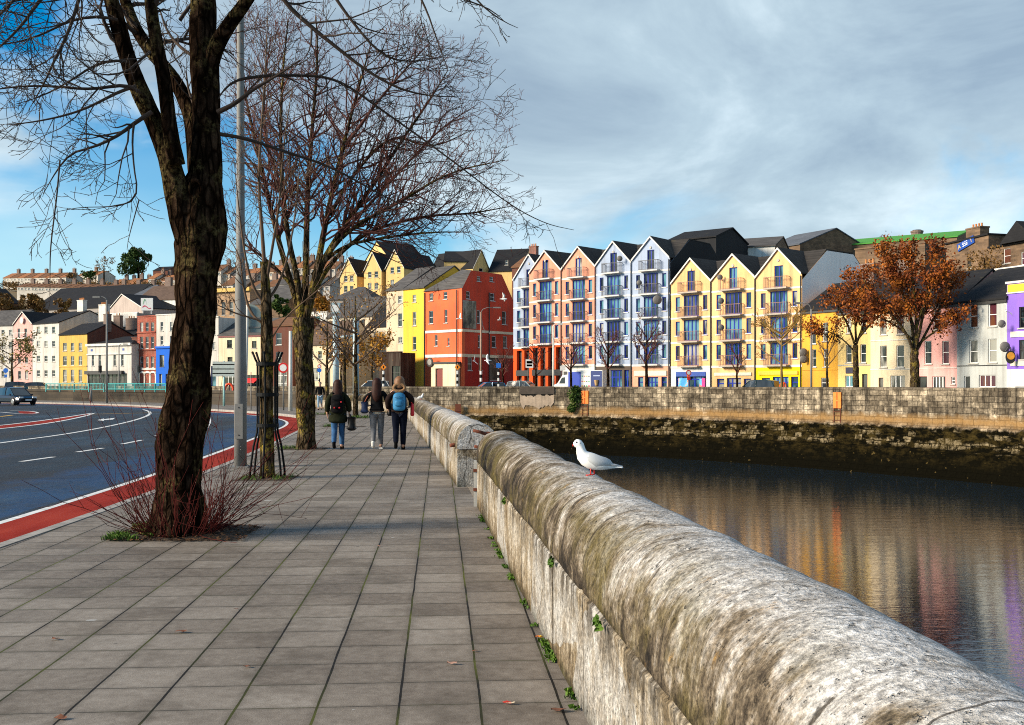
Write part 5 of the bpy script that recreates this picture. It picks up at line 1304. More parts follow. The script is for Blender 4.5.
def twig(w, rs, p, d, L, r, lev, prm):
    """grow one twig and its side twigs"""
    ns = 5 if lev > 1 else 4
    pts = [p]; rr = [r]; d = d / np.linalg.norm(d)
    for i in range(ns):
        d = d + rs.normal(0, prm['wob'], 3) + np.array((0, 0, prm['trop'][lev]))
        d /= np.linalg.norm(d); pts.append(pts[-1] + d * L / ns); rr.append(r * (1 - .78 * (i + 1) / ns))
    w.tube(pts, np.maximum(rr, prm['rmin']), 5 if r > .02 else (4 if r > .008 else 3))
    w.tips.append(pts[-1])
    if lev <= 0: return
    nc = max(1, int(rs.poisson(prm['den'][lev] * L)))
    P = np.array(pts)
    for _ in range(nc):
        t = rs.uniform(.18, 1.0) ** .85 * ns; i = min(int(t), ns - 1); f = t - i
        q = P[i] * (1 - f) + P[i + 1] * f; td = P[i + 1] - P[i]; td /= np.linalg.norm(td)
        o = rs.normal(0, 1, 3); o -= td * o.dot(td); o /= np.linalg.norm(o)
        ang = R(rs.uniform(*prm['ang'])); nd = td * math.cos(ang) + o * math.sin(ang)
        twig(w, rs, q, nd, L * rs.uniform(*prm['ratio']) * (1.15 - .5 * t / ns), max(r * (1 - .75 * t / ns) * .72, prm['rmin']), lev - 1, prm)
def dress(w, rs, P, r, L, prm, t0=.2, lev=2, den=1.5, lens=(.7, 1.6), bias=(0, 0, .25)):
    """side twigs along a hand placed limb"""
    n_ = int(den * L)
    for _ in range(n_):
        t = rs.uniform(t0, 1.0); i = min(int(t * (len(P) - 1)), len(P) - 2); f = t * (len(P) - 1) - i
        q = P[i] * (1 - f) + P[i + 1] * f; td = P[i + 1] - P[i]; td /= np.linalg.norm(td)
        o = rs.normal(0, 1, 3) + np.array(bias); o -= td * o.dot(td); o /= np.linalg.norm(o)
        ang = R(rs.uniform(*prm['ang'])); nd = td * math.cos(ang) + o * math.sin(ang)
        rad = r[min(i, len(r) - 1)]
        twig(w, rs, q, nd, rs.uniform(*lens) * (1.1 - .45 * t), min(rad * .55, .03), lev, prm)
def thick(q, P, r, k=26, amp=.02, seed=0):
    """trunk with bark ridges"""
    rows = []
    up = np.array((1.0, 0, 0))
    for i in range(len(P)):
        t = P[min(i + 1, len(P) - 1)] - P[max(i - 1, 0)]; t /= np.linalg.norm(t)
        a = up - t * up.dot(t); a /= np.linalg.norm(a); b = np.cross(t, a); row = []
        for j in range(k):
            an = 2 * math.pi * j / k
            e = a * math.cos(an) + b * math.sin(an); v = Vector(P[i] + e * r[i])
            z = float(P[i][2])
            h = 1.1 * mnoise.noise(Vector((math.cos(an) * 1.2, math.sin(an) * 1.2, z * 1.6 + seed))) + mnoise.noise(Vector((math.cos(an) * 2.2, math.sin(an) * 2.2, z * 1.1 + seed))) + .7 * mnoise.noise(Vector((math.cos(an) * 6, math.sin(an) * 6, z * 2.6 + seed))) + .45 * mnoise.noise(Vector((math.cos(an) * 11, math.sin(an) * 11, z * 8 + seed)))
            row.append(tuple(P[i] + e * (r[i] + amp * h * min(1.4, r[i] / .2))))
        rows.append(row)
    q.grid(rows, closed=True, caps=True)
def bark(name, c1, c2, lich=(.30, .24, .035), la=.6, sc=1.0):
    m, n, b = mat_new(name)
    pos = n.n('ShaderNodeNewGeometry').outputs['Position']
    f = n.noise(n.scalev(pos, (sc, sc, .32 * sc)), 9, 6, .7); f2 = n.noise(pos, 2.6, 5, .65); f3 = n.noise(pos, 22, 4, .7)
    c = n.ramp(f, [(.34, [x * .28 for x in c1]), (.5, c1), (.68, c2)])
    wv = n.n('ShaderNodeTexNoise', {'Vector': pos, 'Scale': 7.0, 'Detail': 4.0}).outputs['Color']
    vd = n.n('ShaderNodeTexVoronoi', {'Vector': n.mix(.5, n.scalev(pos, (13, 13, 3.6)), wv, 'ADD'), 'Scale': 1.0}, feature='DISTANCE_TO_EDGE').outputs['Distance']
    fis = n.ramp(vd, [(.02, 1.0), (.16, 0.0)])
    c = n.mix(n.math('MULTIPLY', fis, .85), c, [x * .12 for x in c1])
    c = n.mix(n.math('MULTIPLY', n.ramp(f2, [(.52, 0.0), (.64, la)]), n.ramp(f3, [(.42, 0.0), (.55, 1.0)])), c, lich)
    lk(n, c, b.inputs['Base Color']); b.inputs['Roughness'].default_value = 1.0; b.inputs['Specular IOR Level'].default_value = .0
    lk(n, n.bump(n.math('SUBTRACT', n.math('ADD', f, n.math('MULTIPLY', f3, .5)), n.math('MULTIPLY', fis, .7)), .8, .05), b.inputs['Normal'])
    return m
BARK1 = bark('bark_dark', (.020, .012, .008), (.070, .042, .026), (.22, .17, .07), .45)
BARK2 = bark('bark_brown', (.070, .050, .030), (.16, .115, .07), (.42, .31, .05))
TWIG1 = flat('twig_dark', (.040, .024, .016), .9, var=.5, scale=3)
TWIG2 = flat('twig_red', (.085, .024, .016), .9, var=.5, scale=2)
TWIG3 = flat('twig_brown', (.10, .06, .035), .9, var=.4, scale=2)
SHOOT = flat('shoot_red', (.075, .012, .010), .85, spec=.15, var=.5, scale=2)
def limbs(w, q, items, dref, step=.12):
    """items: (pixel points, depths (start,end) or None, pixel radii, thick?) -> sampled limbs"""
    out = []
    for pts, dd, rr, fat in items:
        m = len(pts); ds = np.interp(np.linspace(0, 1, m), np.linspace(0, 1, len(dd)), dd)
        P = [at(x, y, d_) for (x, y), d_ in zip(pts, ds)]
        r = [a * d_ / FX for a, d_ in zip(np.interp(np.linspace(0, 1, m), np.linspace(0, 1, len(rr)), rr), ds)]
        Q, rq, L = polyr(P, r, step)
        if fat: thick(q, Q, rq, 22 if rq[0] > .12 else 14, (.042 if rq[0] > .3 else .024) if rq[0] > .12 else .012, seed=pts[0][0])
        else: w.tube(Q, rq, 8)
        out.append((Q, rq, L))
    return out

# ---- the big tree at the left
D1 = 10.85
base1 = gnd(182, 535); T1 = thing('street_tree', 'big bare tree with thick dark trunk and red basal shoots, nearest on the pavement', 'tree', (base1.x, D1, 0))
w = Wood(); q = MB(); rs = np.random.RandomState(11)
trunkpts = [(175, 546), (176.5, 528), (178, 505), (180, 470), (187, 400), (194, 330), (198, 270), (200, 235), (200, 205), (203, 182), (206, 160)]
L0 = limbs(w, q, [(trunkpts, (D1, D1), (37, 28, 24, 22, 20.2, 19.8, 21.5, 23.5, 22, 16, 9), True),
    ([(200, 225), (207, 175), (206, 120), (204, 54), (203, 0), (202, -80), (198, -190)], (10.85, 10.95, 11.0), (18, 15.5, 14.5, 13.5, 12.5, 10, 6), True),
    ([(194, 240), (180, 201), (165, 143), (137, 86), (124, 47), (111, 0), (94, -60), (70, -150)], (10.8, 10.55, 10.3), (17, 12.5, 9.8, 8.6, 7.8, 7, 5, 3), True),
    ([(203, 205), (196, 150), (192, 118), (176, 79), (143, 43), (125, 5), (112, -50), (100, -110)], (10.9, 11.3, 11.6), (13, 9, 7.5, 6.5, 6, 5.2, 4, 2.5), True),
    ([(176, 165), (170, 133), (165, 82), (158, 50), (149, 0), (150, -60), (158, -140)], (10.55, 10.2), (9, 7.5, 7, 6.5, 6, 4.6, 3), True),
    ([(205, 90), (214, 50), (228, 26), (248, 0), (270, -40), (290, -90)], (11, 10.6, 10.3), (9, 8, 7, 6.2, 5, 3), True)], D1, .06)
trunk = q.build('trunk', BARK1, T1, smooth=True, org=T1.location)
q = MB(); c = at(196.5, 190, 10.68)
rows = []
for k_, (rr_, dy) in enumerate(((.10, .02), (.095, -.045), (.07, -.055), (.05, -.01), (.03, .03))):
    rows.append([(c.x + rr_ * .8 * math.cos(a), c.y + dy, c.z + rr_ * 1.25 * math.sin(a)) for a in np.linspace(0, 2 * math.pi, 12, endpoint=False)])
q.grid(rows, closed=True, caps=True); q.build('knot', BARK1, T1, smooth=True, org=T1.location)
prm = dict(wob=.20, trop=[.02, .03, .02], rmin=.0030, ang=(28, 66), ratio=(.38, .72), den=[0, 6.5, 5.0])
thin = [
    ([(219, 97), (227, 86), (239, 79), (262, 76), (290, 75), (336, 77), (379, 108), (444, 154), (508, 204), (545, 224), (574, 230)], (10.9, 11.2, 11.8), (4.2, 3.4, 3, 2.9, 2.6, 2.2, 1.8, 1.4, 1, .7, .4), 'droop'),
    ([(218, 112), (235, 104), (252, 90), (280, 74), (300, 60)], (10.8, 10.4), (4.5, 3.6, 2.6, 1.8, 1), 'r'),
    ([(268, -38), (282, 0), (304, 21), (336, 47), (368, 72), (401, 90), (435, 97), (462, 96)], (10.4, 10.9), (4.5, 4, 3.6, 3, 2.4, 1.9, 1.3, .6), 'r'),
    ([(219, 134), (245, 138), (280, 150), (330, 166), (376, 192), (420, 214)], (10.9, 11.5), (3.6, 2.8, 2.3, 1.8, 1.3, .5), 'r'),
    ([(300, -60), (330, -10), (352, 22), (385, 60), (425, 62), (462, 50)], (10.2, 10.6), (4, 3.2, 2.4, 1.8, 1.2, .5), 'r'),
    ([(360, -120), (395, -50), (425, 5), (437, 40), (448, 70)], (10.0, 10.2), (4, 2.8, 1.7, 1.1, .5), 'd'),
    ([(380, -130), (440, -50), (475, 0), (500, 20), (518, 28)], (10.0, 10.2), (3.6, 2.4, 1.5, 1, .5), 'd'),
    ([(300, -150), (380, -60), (420, -20), (450, -5), (490, 8), (505, 22)], (10.0, 10.3), (4, 3, 2, 1.6, 1.1, .5), 'd'),
    ([(140, 92), (126, 84), (90, 90), (55, 86), (18, 86), (-20, 92)], (10.3, 10.0), (3.6, 3, 2.4, 2, 1.6, .8), 'l'),
    ([(136, 86), (118, 92), (92, 106), (68, 115), (35, 122), (6, 125)], (10.3, 9.8), (3.2, 2.6, 2.1, 1.7, 1.3, .6), 'l'),
    ([(152, 112), (136, 122), (118, 136), (95, 147), (72, 152), (58, 168), (43, 194)], (10.3, 10.0), (3.8, 3.4, 2.8, 2.2, 1.8, 1.3, .6), 'l'),
    ([(134, 124), (132, 140), (134, 170), (138, 190), (132, 203), (112, 207), (80, 207), (56, 212)], (10.2, 10.0), (2.2, 2, 1.8, 1.6, 1.4, 1.2, .9, .5), 'd'),
    ([(88, -40), (79, 0), (68, 34), (54, 61), (44, 84), (32, 104)], (10.1, 9.8), (3.6, 3, 2.6, 2, 1.4, .5), 'l'),
    ([(70, -60), (55, -20), (40, 0), (20, 28), (0, 47), (-22, 66)], (10.0, 9.6), (4, 3.4, 2.8, 2.2, 1.6, .7), 'l'),
    ([(60, -120), (40, -50), (22, -10), (2, 14), (-25, 30)], (9.9, 9.6), (4.5, 3.6, 2.6, 1.8, .7), 'l'),
    ([(118, 20), (98, 16), (70, 20), (40, 36), (10, 44), (-15, 46)], (10.3, 9.8), (3, 2.5, 2.1, 1.6, 1.2, .5), 'l'),
    ([(112, -4), (90, -20), (52, -6), (20, 0), (-8, 6)], (10.2, 9.7), (3.4, 2.7, 2.2, 1.5, .7), 'l'),
    ([(128, 62), (112, 60), (92, 66), (66, 84), (38, 98), (16, 104)], (10.3, 9.9), (2.8, 2.4, 2, 1.5, 1.1, .5), 'l'),
    ([(150, 52), (140, 60), (128, 72), (104, 76), (84, 70)], (10.2, 9.8), (2.6, 2.2, 1.7, 1.3, .5), 'l'),
    ([(60, 160), (57, 195), (53, 226), (50, 252), (50, 290)], (9.95, 9.9), (1.4, 1.3, 1.2, 1.1, .5), 'd'),
    ([(139, 200), (133, 222), (128, 240), (127, 250)], (10, 9.9), (1.1, .9, .6, .4), 'd'),
    ([(200, 60), (180, 48), (166, 30), (160, 10)], (11, 11.3), (3.4, 2.6, 2, 1.2), 'l'),
    ([(206, 140), (196, 110), (188, 90), (186, 70)], (11, 11.2), (3, 2.4, 1.8, 1), 'l'),
    ([(180, 20), (190, 5), (215, -15), (240, -40)], (11, 11.4), (3.2, 2.8, 2.2, 1.2), 'l')]
for pts, dd, rr, kind in thin:
    (Q, rq, L), = limbs(w, None, [(pts, dd, [a * .62 for a in rr], False)], D1, .1)
    bias = {'l': (-.2, -.1, .0), 'r': (.2, 0, .15), 'd': (.1, 0, -.6), 'droop': (.2, 0, .1)}[kind]
    dress(w, rs, Q, rq, L, prm, .15, 2, {'l': 8.0, 'r': 7.0, 'd': 5.0, 'droop': 6}[kind], (.35, 1.15) if kind in 'lr' else (.2, .75), bias)
for Q, rq, L in L0[1:]:
    dress(w, rs, Q, rq, L, prm, .45, 2, 2.2, (.6, 1.6), (0, 0, .3))
w.build('crown', TWIG1, T1, T1.location)
w = Wood()
for i in range(165):
    a = rs.uniform(0, 2 * math.pi); ra = rs.uniform(.24, .42)
    p = np.array((T1.location.x + ra * math.cos(a), D1 + ra * math.sin(a), .03))
    d_ = np.array((math.cos(a), math.sin(a), rs.uniform(.12, 2.2))); 
    L = rs.uniform(.25, .9) * (2.1 if rs.rand() < .5 else 1); pts = [p]; d_ /= np.linalg.norm(d_)
    for s_ in range(6):
        d_ = d_ + rs.normal(0, .15, 3) + np.array((0, 0, .05)); d_ /= np.linalg.norm(d_); pts.append(pts[-1] + d_ * L / 6)
    w.tube(pts, np.linspace(.0044, .0018, 7), 4)
    for _ in range(rs.randint(0, 4)):
        k_ = rs.randint(2, 6); o = d_ + rs.normal(0, .6, 3); o /= np.linalg.norm(o); l = rs.uniform(.1, .35)
        w.tube([pts[k_], pts[k_] + o * l * .5, pts[k_] + o * l + np.array((0, 0, .03))], [.0030, .0024, .0016], 3)
w.build('basal_shoots', SHOOT, T1, T1.location)

# ---- second street tree, with the wide reddish crown
def bare_tree(label, base_px, d, trunk, tr, main, twm, bm, prm, seed, den=2.4, lens=(.8, 2.0), lev=2, group=None, step=.1, name='street_tree', k=.75):
    x0 = Xat(base_px, d); t = thing(name, label, 'tree', (x0, d, 0), group=group)
    w = Wood(); q = MB(); rs = np.random.RandomState(seed)
    limbs(w, q, [(trunk, (d, d), tr, True)], d, step)
    for pts, dd, rr in main:
        rr = [a * k for a in rr]; fat = rr[0] * d / FX > .05
        (Q, rq, L), = limbs(w, q, [(pts, dd, rr, fat)], d, step)
        dress(w, rs, Q, rq, L, prm, .28, lev, den, lens)
    q.build('trunk', bm, t, smooth=True, org=t.location); w.build('crown', twm, t, t.location)
    return t, w
prm3 = dict(wob=.19, trop=[.02, .04, .05, .05], rmin=.0046, ang=(25, 60), ratio=(.40, .70), den=[0, 4.0, 3.4, 2.2])
D3 = 25.2
bare_tree('bare tree with lichened trunk and wide reddish crown, left of the three walking women', 306, D3, [(306, 453), (306, 446), (306, 425), (305, 390), (303, 340), (303, 318)], (13.5, 10.5, 9, 8.6, 9.4, 9.6),
    [([(302, 325), (292, 285), (278, 240), (262, 170), (246, 100), (236, 40)], (25.2, 25.9), (6, 5, 4.2, 3.2, 2, .8)),
     ([(303, 325), (298, 280), (286, 230), (280, 150), (282, 80), (288, 20)], (25.2, 24.6), (6.5, 5, 4.2, 3.2, 2, .8)),
     ([(304, 322), (306, 270), (307, 200), (312, 130), (318, 60), (316, 16)], (25.2, 26.2), (6.5, 5.4, 4.4, 3.2, 2, .8)),
     ([(305, 322), (316, 275), (326, 220), (342, 150), (358, 90), (372, 40)], (25.2, 24.3), (7, 5.5, 4.6, 3.4, 2, .8)),
     ([(307, 315), (318, 270), (338, 235), (370, 190), (402, 140), (430, 100), (448, 70)], (25.2, 26), (6.5, 5.4, 4.4, 3.4, 2.4, 1.6, .7)),
     ([(308, 305), (324, 258), (350, 228), (400, 202), (448, 172), (505, 160)], (25.2, 24.2), (5, 4.2, 3.4, 2.6, 1.7, .6)),
     ([(310, 300), (330, 262), (365, 232), (420, 216), (470, 214), (512, 206)], (25.2, 25.6), (4.6, 4, 3, 2.2, 1.5, .6)),
     ([(312, 275), (340, 246), (380, 238), (430, 232), (470, 232)], (25.2, 24.9), (3.4, 2.8, 2.1, 1.4, .6)),
     ([(330, 215), (352, 175), (392, 132), (430, 150), (472, 130)], (25, 26.4), (3.4, 2.8, 2.1, 1.4, .6)),
     ([(296, 290), (276, 268), (254, 250), (232, 238)], (25.2, 25.0), (3.4, 2.6, 1.8, .6)),
     ([(282, 190), (262, 130), (266, 70), (272, 30)], (25.3, 26), (3, 2.4, 1.6, .6)),
     ([(346, 145), (380, 98), (410, 64), (432, 40)], (24.6, 24.0), (3, 2.2, 1.4, .6)),
     ([(338, 238), (392, 180), (440, 128), (478, 104)], (25.5, 25.0), (3, 2.3, 1.4, .5))],
    TWIG2, BARK2, prm3, 5, 8.5, (.7, 2.1), lev=3, k=.60)
# ---- young tree inside the guard
D2 = 17.4
prm2 = dict(wob=.18, trop=[.02, .04, .05], rmin=.0040, ang=(25, 58), ratio=(.4, .68), den=[0, 4.0, 3.4])
bare_tree('slim young bare tree standing inside a black metal tree guard', 267, D2, [(267, 481), (267, 474), (267, 430), (267, 380), (267, 330), (266, 290), (264, 262)], (8, 7, 6.5, 6.2, 5.6, 4.8, 4),
    [([(265, 275), (262, 230), (258, 180), (262, 120), (266, 60), (268, 10)], (17.4, 17.6), (4.4, 3.6, 2.9, 2.2, 1.5, .6)),
     ([(265, 304), (254, 290), (246, 262), (240, 220), (234, 160)], (17.4, 17.0), (3.6, 2.8, 2.2, 1.6, .6)),
     ([(266, 326), (250, 314), (243, 286), (240, 256), (228, 236)], (17.4, 17.7), (3.2, 2.8, 2, 1.4, .6)),
     ([(265, 322), (252, 318), (234, 313), (218, 305), (206, 300)], (17.4, 17.2), (2.2, 1.8, 1.5, 1.1, .5)),
     ([(268, 300), (278, 286), (288, 258), (296, 210), (300, 160)], (17.4, 17.9), (3.4, 2.8, 2.1, 1.5, .6)),
     ([(266, 285), (272, 250), (280, 200), (284, 140), (292, 90)], (17.4, 16.9), (3.4, 2.8, 2.1, 1.5, .6)),
     ([(268, 345), (284, 318), (306, 300), (330, 280), (352, 262)], (17.4, 17.0), (2, 1.7, 1.4, 1, .5))],
    TWIG3, BARK2, prm2, 9, 5.0, (.5, 1.3), k=.5)
# ---- thin street saplings beyond the women
prm4 = dict(wob=.16, trop=[.03, .06, .06], rmin=.011, ang=(22, 50), ratio=(.36, .62), den=[0, 2.0, 1.5])
def sapling(label, px, base_y, d, top, wid, tw, r0, seed, mat=None, group=None, nl=7, z0=0.0, leaf=None, lsize=.16, lcount=600, prm=prm4, name='street_tree', bm=None):
    base_y = HZ + (EYE - z0) * FX / d
    x0 = Xat(px, d); t = thing(name, label, 'tree', (x0, d, z0), group=group)
    w = Wood(); rs = np.random.RandomState(seed); q = MB()
    H = base_y - top; fork = base_y - H * .45
    limbs(w, q, [([(px, base_y + .3), (px + .2, base_y - H * .2), (px - .2, fork)], (d, d), (r0 * 1.25, r0, r0 * .8), True), ([(px - .2, fork + 1), (px + .4, base_y - H * .7), (px, top)], (d, d), (r0 * .8, r0 * .5, r0 * .15), True)], d, .25)
    for i in range(nl):
        f = rs.uniform(.38, .8); s = -1 if i % 2 else 1
        ex = px + s * wid * rs.uniform(.45, 1.0); ey = base_y - H * min(1.0, f + rs.uniform(.12, .35))
        mx = px + (ex - px) * .5
        (Q, rq, L), = limbs(w, q, [([(px, base_y - H * f), (mx, (base_y - H * f) * .55 + ey * .45), (ex, ey)], (d, d + rs.uniform(-1, 1) * wid * d / FX), (r0 * .5, r0 * .36, r0 * .14), False)], d, .2)
        dress(w, rs, Q, rq, L, prm, .15, 2, 2.6, (.25 * H * d / FX * .6, .25 * H * d / FX))
    q.build('trunk', bm or BARK2, t, smooth=True, org=t.location); w.build('crown', tw, t, t.location)
    if leaf: leaves(t, w, rs, leaf, lsize, lcount)
    return t
def leaves(t, w, rs, mat, size, count, spread=.35):
    tips = np.array(w.tips); idx = rs.randint(0, len(tips), count)
    C = tips[idx] + rs.normal(0, spread, (count, 3)); A = rs.normal(0, 1, (count, 3)); A /= np.linalg.norm(A, axis=1)[:, None]
    B_ = np.cross(A, rs.normal(0, 1, (count, 3))); B_ /= np.linalg.norm(B_, axis=1)[:, None]
    s = size * rs.uniform(.45, 1.6, (count, 1)); o = np.array(tuple(t.location))
    V = np.stack([C - A * s, C - B_ * s * .55, C + A * s, C + B_ * s * .55], 1).reshape(-1, 3) - o
    F = np.arange(count * 4).reshape(-1, 4)
    me = bpy.data.meshes.new('foliage'); me.from_pydata(V.tolist(), [], F.tolist()); return link('foliage', me, mat, t)
def leafmat(name, c1, c2, c3_, sc=.9):
    m, n, b = mat_new(name)
    pos = n.n('ShaderNodeNewGeometry').outputs['Position']
    f = n.math('ADD', n.math('MULTIPLY', n.noise(pos, sc, 4), .7), n.math('MULTIPLY', n.noise(pos, 9, 2), .4))
    lk(n, n.ramp(f, [(.38, c1), (.52, c2), (.68, c3_)]), b.inputs['Base Color']); b.inputs['Roughness'].default_value = .7; b.inputs['Specular IOR Level'].default_value = .2
    return m
RUSTL = leafmat('rust_leaves', (.065, .013, .004), (.155, .036, .008), (.38, .12, .012))
ORGL = leafmat('orange_leaves', (.14, .05, .008), (.30, .13, .015), (.45, .24, .03))
OLIVL = leafmat('olive_leaves', (.10, .07, .02), (.20, .14, .03), (.28, .22, .06))
GREENL = leafmat('conifer_green', (.010, .028, .006), (.025, .060, .012), (.07, .11, .02), .5)
BUSHL = leafmat('bush_brown', (.07, .035, .012), (.14, .075, .022), (.22, .12, .03), .4)
IVYL = leafmat('ivy_green', (.012, .03, .006), (.03, .065, .010), (.09, .13, .02), 1.5)
GOLDL = leafmat('golden_twigs', (.17, .095, .02), (.22, .13, .03), (.28, .17, .045))
sapling('thin bare street sapling just right of the distant walking man', 327, 414, 53.5, 312, 22, TWIG3, 1.8, 21)
sapling('thin bare sapling behind the woman in the green parka', 344.5, 412, 58, 300, 18, TWIG3, 1.8, 22, leaf=ORGL, lcount=260, lsize=.05)
sapling('thin dark sapling with a few orange leaves, left of the woman with the navy bag', 355.5, 418, 48, 296, 42, TWIG3, 2.4, 23, leaf=ORGL, lcount=420, lsize=.05, nl=9)
sapling('orange-leaved tree in front of the dark timber shed', 372, 388, 118, 340, 17, TWIG3, 1.2, 24, leaf=ORGL, lcount=1500, lsize=.14, z0=.3)
sapling('rusty-leaved tree in front of the large cream house', 341, 388, 120, 346, 12, TWIG3, 1.2, 25, leaf=ORGL, lcount=900, lsize=.14, z0=.3)
sapling('sparse olive-leaved sapling in front of the rose pink house', 12, 388, 150, 334, 20, TWIG3, 1.2, 26, leaf=OLIVL, lcount=1100, lsize=.16, z0=.3)
for px, d, top, wd, rr, lab, sd, tw in ((571, 103, 340, 13, 1.3, 'small bare quay tree in front of the salmon gables, by the lorry', 31, TWIG2), (608, 100.5, 332, 14, 1.5, 'small bare quay tree in front of the dark stone ground floor', 32, TWIG2), (646.5, 98, 322, 15, 1.6, 'small bare quay tree in front of the peach shopfront', 33, TWIG2),
                                  (536, 106, 344, 9, 1.1, 'small dark quay tree in front of the orange pillars', 34, TWIG2), (737, 93.5, 345, 7, 1.1, 'slender bare quay tree by the dark green jeep', 35, TWIG2), (503, 118, 345, 8, 1.0, 'small dark tree before the red corner building, nearest the orange pillars', 38, TWIG2)):
    sapling(lab, px, 388, d, top, wd, tw, rr, sd, z0=.3, nl=9, bm=BARK1, prm=dict(prm4, rmin=.016, den=[0, 2.2, 1.9]))
sapling('golden-twigged bare quay tree in front of the bright yellow shopfront', 781.5, 388, 90, 312, 24, GOLDL, 1.3, 36, z0=.3, nl=12, bm=flat('gold_bark', (.15, .095, .03), .9), prm=dict(prm4, rmin=.016, den=[0, 2.4, 1.9]))
sapling('bare brownish twigs of a small tree in front of the ochre house', 827, 388, 85, 320, 16, TWIG3, 1.2, 37, z0=.3, nl=7, prm=dict(prm4, rmin=.014))
# ---- the two rust leaved trees
prm5 = dict(wob=.17, trop=[.02, .05, .06], rmin=.014, ang=(28, 58), ratio=(.4, .68), den=[0, 1.3, 1.0])
def rust_tree(label, px, d, spec, trunk, tr, seed, count, lm=RUSTL, ls=.13):
    t, w = bare_tree(label, px, d, trunk, tr, spec, TWIG3, BARK2, prm5, seed, 1.9, (.6, 1.5), 2, step=.3, k=.5)
    t.location.z = 0
    leaves(t, w, np.random.RandomState(seed), lm, ls, count, .30)
rust_tree('large tree with rust-brown autumn leaves in front of the pink and cream houses', 915, 80, [
    ([(914, 355), (908, 335), (890, 312), (872, 296), (864, 280)], (80, 79), (3.2, 2.6, 1.9, 1.2, .5)), ([(914, 352), (912, 320), (900, 285), (888, 262), (880, 250)], (80, 81), (3.2, 2.5, 1.9, 1.2, .5)),
    ([(915, 352), (917, 315), (912, 275), (908, 252), (905, 243)], (80, 80), (3.4, 2.7, 2, 1.2, .5)), ([(915, 350), (924, 312), (930, 275), (936, 255), (938, 246)], (80, 79), (3.2, 2.5, 1.8, 1.2, .5)),
    ([(916, 352), (930, 325), (944, 300), (954, 282), (958, 270)], (80, 81), (3, 2.4, 1.8, 1.2, .5)), ([(917, 345), (934, 332), (950, 322), (962, 312)], (80, 80), (2.4, 1.8, 1.2, .5)),
    ([(913, 340), (896, 325), (876, 316), (862, 312)], (80, 80.5), (2.2, 1.8, 1.2, .5)), ([(915, 330), (905, 300), (896, 276), (890, 268)], (80, 82), (2.4, 1.8, 1.2, .5)), ([(916, 330), (926, 296), (945, 272), (950, 262)], (80, 78.5), (2.4, 1.8, 1.2, .5))],
    [(915, 404), (915, 385), (914.5, 365), (914.5, 350)], (5.2, 4.4, 4, 3.6), 51, 13500, ls=.105)
rust_tree('smaller rust-leaved tree with bare lower twigs in front of the pale yellow house', 856, 84, [
    ([(855, 345), (848, 325), (840, 310), (834, 300)], (84, 83), (2.4, 1.9, 1.2, .5)), ([(856, 342), (855, 315), (852, 292), (850, 278)], (84, 85), (2.4, 1.9, 1.2, .5)),
    ([(856, 345), (866, 318), (872, 296), (874, 282)], (84, 84), (2.4, 1.9, 1.2, .5)), ([(857, 340), (872, 322), (884, 312), (892, 308)], (84, 83), (2.2, 1.7, 1.2, .5)), ([(856, 325), (862, 300), (862, 282), (861, 272)], (84, 83), (2.2, 1.7, 1.2, .5)),
    ([(855, 352), (842, 338), (826, 330), (812, 326)], (84, 84), (1.6, 1.2, .9, .4))],
    [(856, 402), (856, 385), (855.5, 365), (855.5, 345)], (3.6, 3, 2.8, 2.6), 52, 4800, ls=.105)
# ---- hillside planting
def blob_tree(label, px, yb, d, w_px, h_px, mat, n_, seed, cat='tree', name='hillside_tree', trunk=.35, lsz=.30, cone=False):
    zb = Zat(yb, d); x = Xat(px, d); t = thing(name, label, cat, (x, d, zb)); rs = np.random.RandomState(seed)
    W_ = w_px * d / FX; H = h_px * d / FX
    q = MB(); q.tube([(0, 0, -1.5), (0, 0, H * trunk), (.05, 0, H * .8)], [W_ * .05, W_ * .04, W_ * .01], 8); q.build('trunk', BARK1, t)
    V = []; 
    cl = [(rs.normal(0, .24) * W_, rs.normal(0, .24) * W_, H * rs.uniform(trunk, .93), rs.uniform(.10, .24) * W_) for _ in range(22)]
    for i in range(n_):
        c = cl[rs.randint(len(cl))]; v = rs.normal(0, 1, 3); v /= np.linalg.norm(v); p = np.array(c[:3]) + v * c[3] * rs.uniform(.6, 1.05)
        if abs(p[0]) > W_ * .5: p[0] *= .8
        a = rs.normal(0, 1, 3); a /= np.linalg.norm(a); b_ = np.cross(a, rs.normal(0, 1, 3)); b_ /= np.linalg.norm(b_); s = lsz * rs.uniform(.6, 1.3)
        V += [p - a * s, p - b_ * s * .6, p + a * s, p + b_ * s * .6]
    me = bpy.data.meshes.new('crown'); me.from_pydata([tuple(v) for v in V], [], [tuple(range(i, i + 4)) for i in range(0, len(V), 4)]); link('crown', me, mat, t)
blob_tree('tall dark green conifer on the skyline of the left hillside', 138.5, 279, 382, 27, 31, GREENL, 5200, 61, lsz=.42, trunk=.22)
blob_tree('round green bush on the skyline between the white hillside rows', 90, 281, 395, 15, 9, IVYL, 900, 62, 'bush', 'hillside_bush', lsz=.35)
blob_tree('bare grey-brown tree on the skyline left of the conifer', 104, 279, 390, 18, 22, BUSHL, 500, 63, lsz=.28)
blob_tree('brown bush on the skyline at the right end of the first white row', 72, 280, 398, 9, 7, BUSHL, 400, 64, 'bush', 'hillside_bush', lsz=.3)
blob_tree('large brown shrub at the far left behind the chalk white house', 6, 326, 232, 36, 32, BUSHL, 2200, 65, 'shrub', 'hillside_bush', .1, .32)
blob_tree('tawny shrub behind the tall white house, under the great black roof', 34, 322, 236, 26, 28, BUSHL, 1800, 66, 'shrub', 'hillside_bush', .1, .32)
blob_tree('small brown shrub between the two white chimneys', 63, 317, 232, 15, 18, BUSHL, 900, 67, 'shrub', 'hillside_bush', .1, .3)
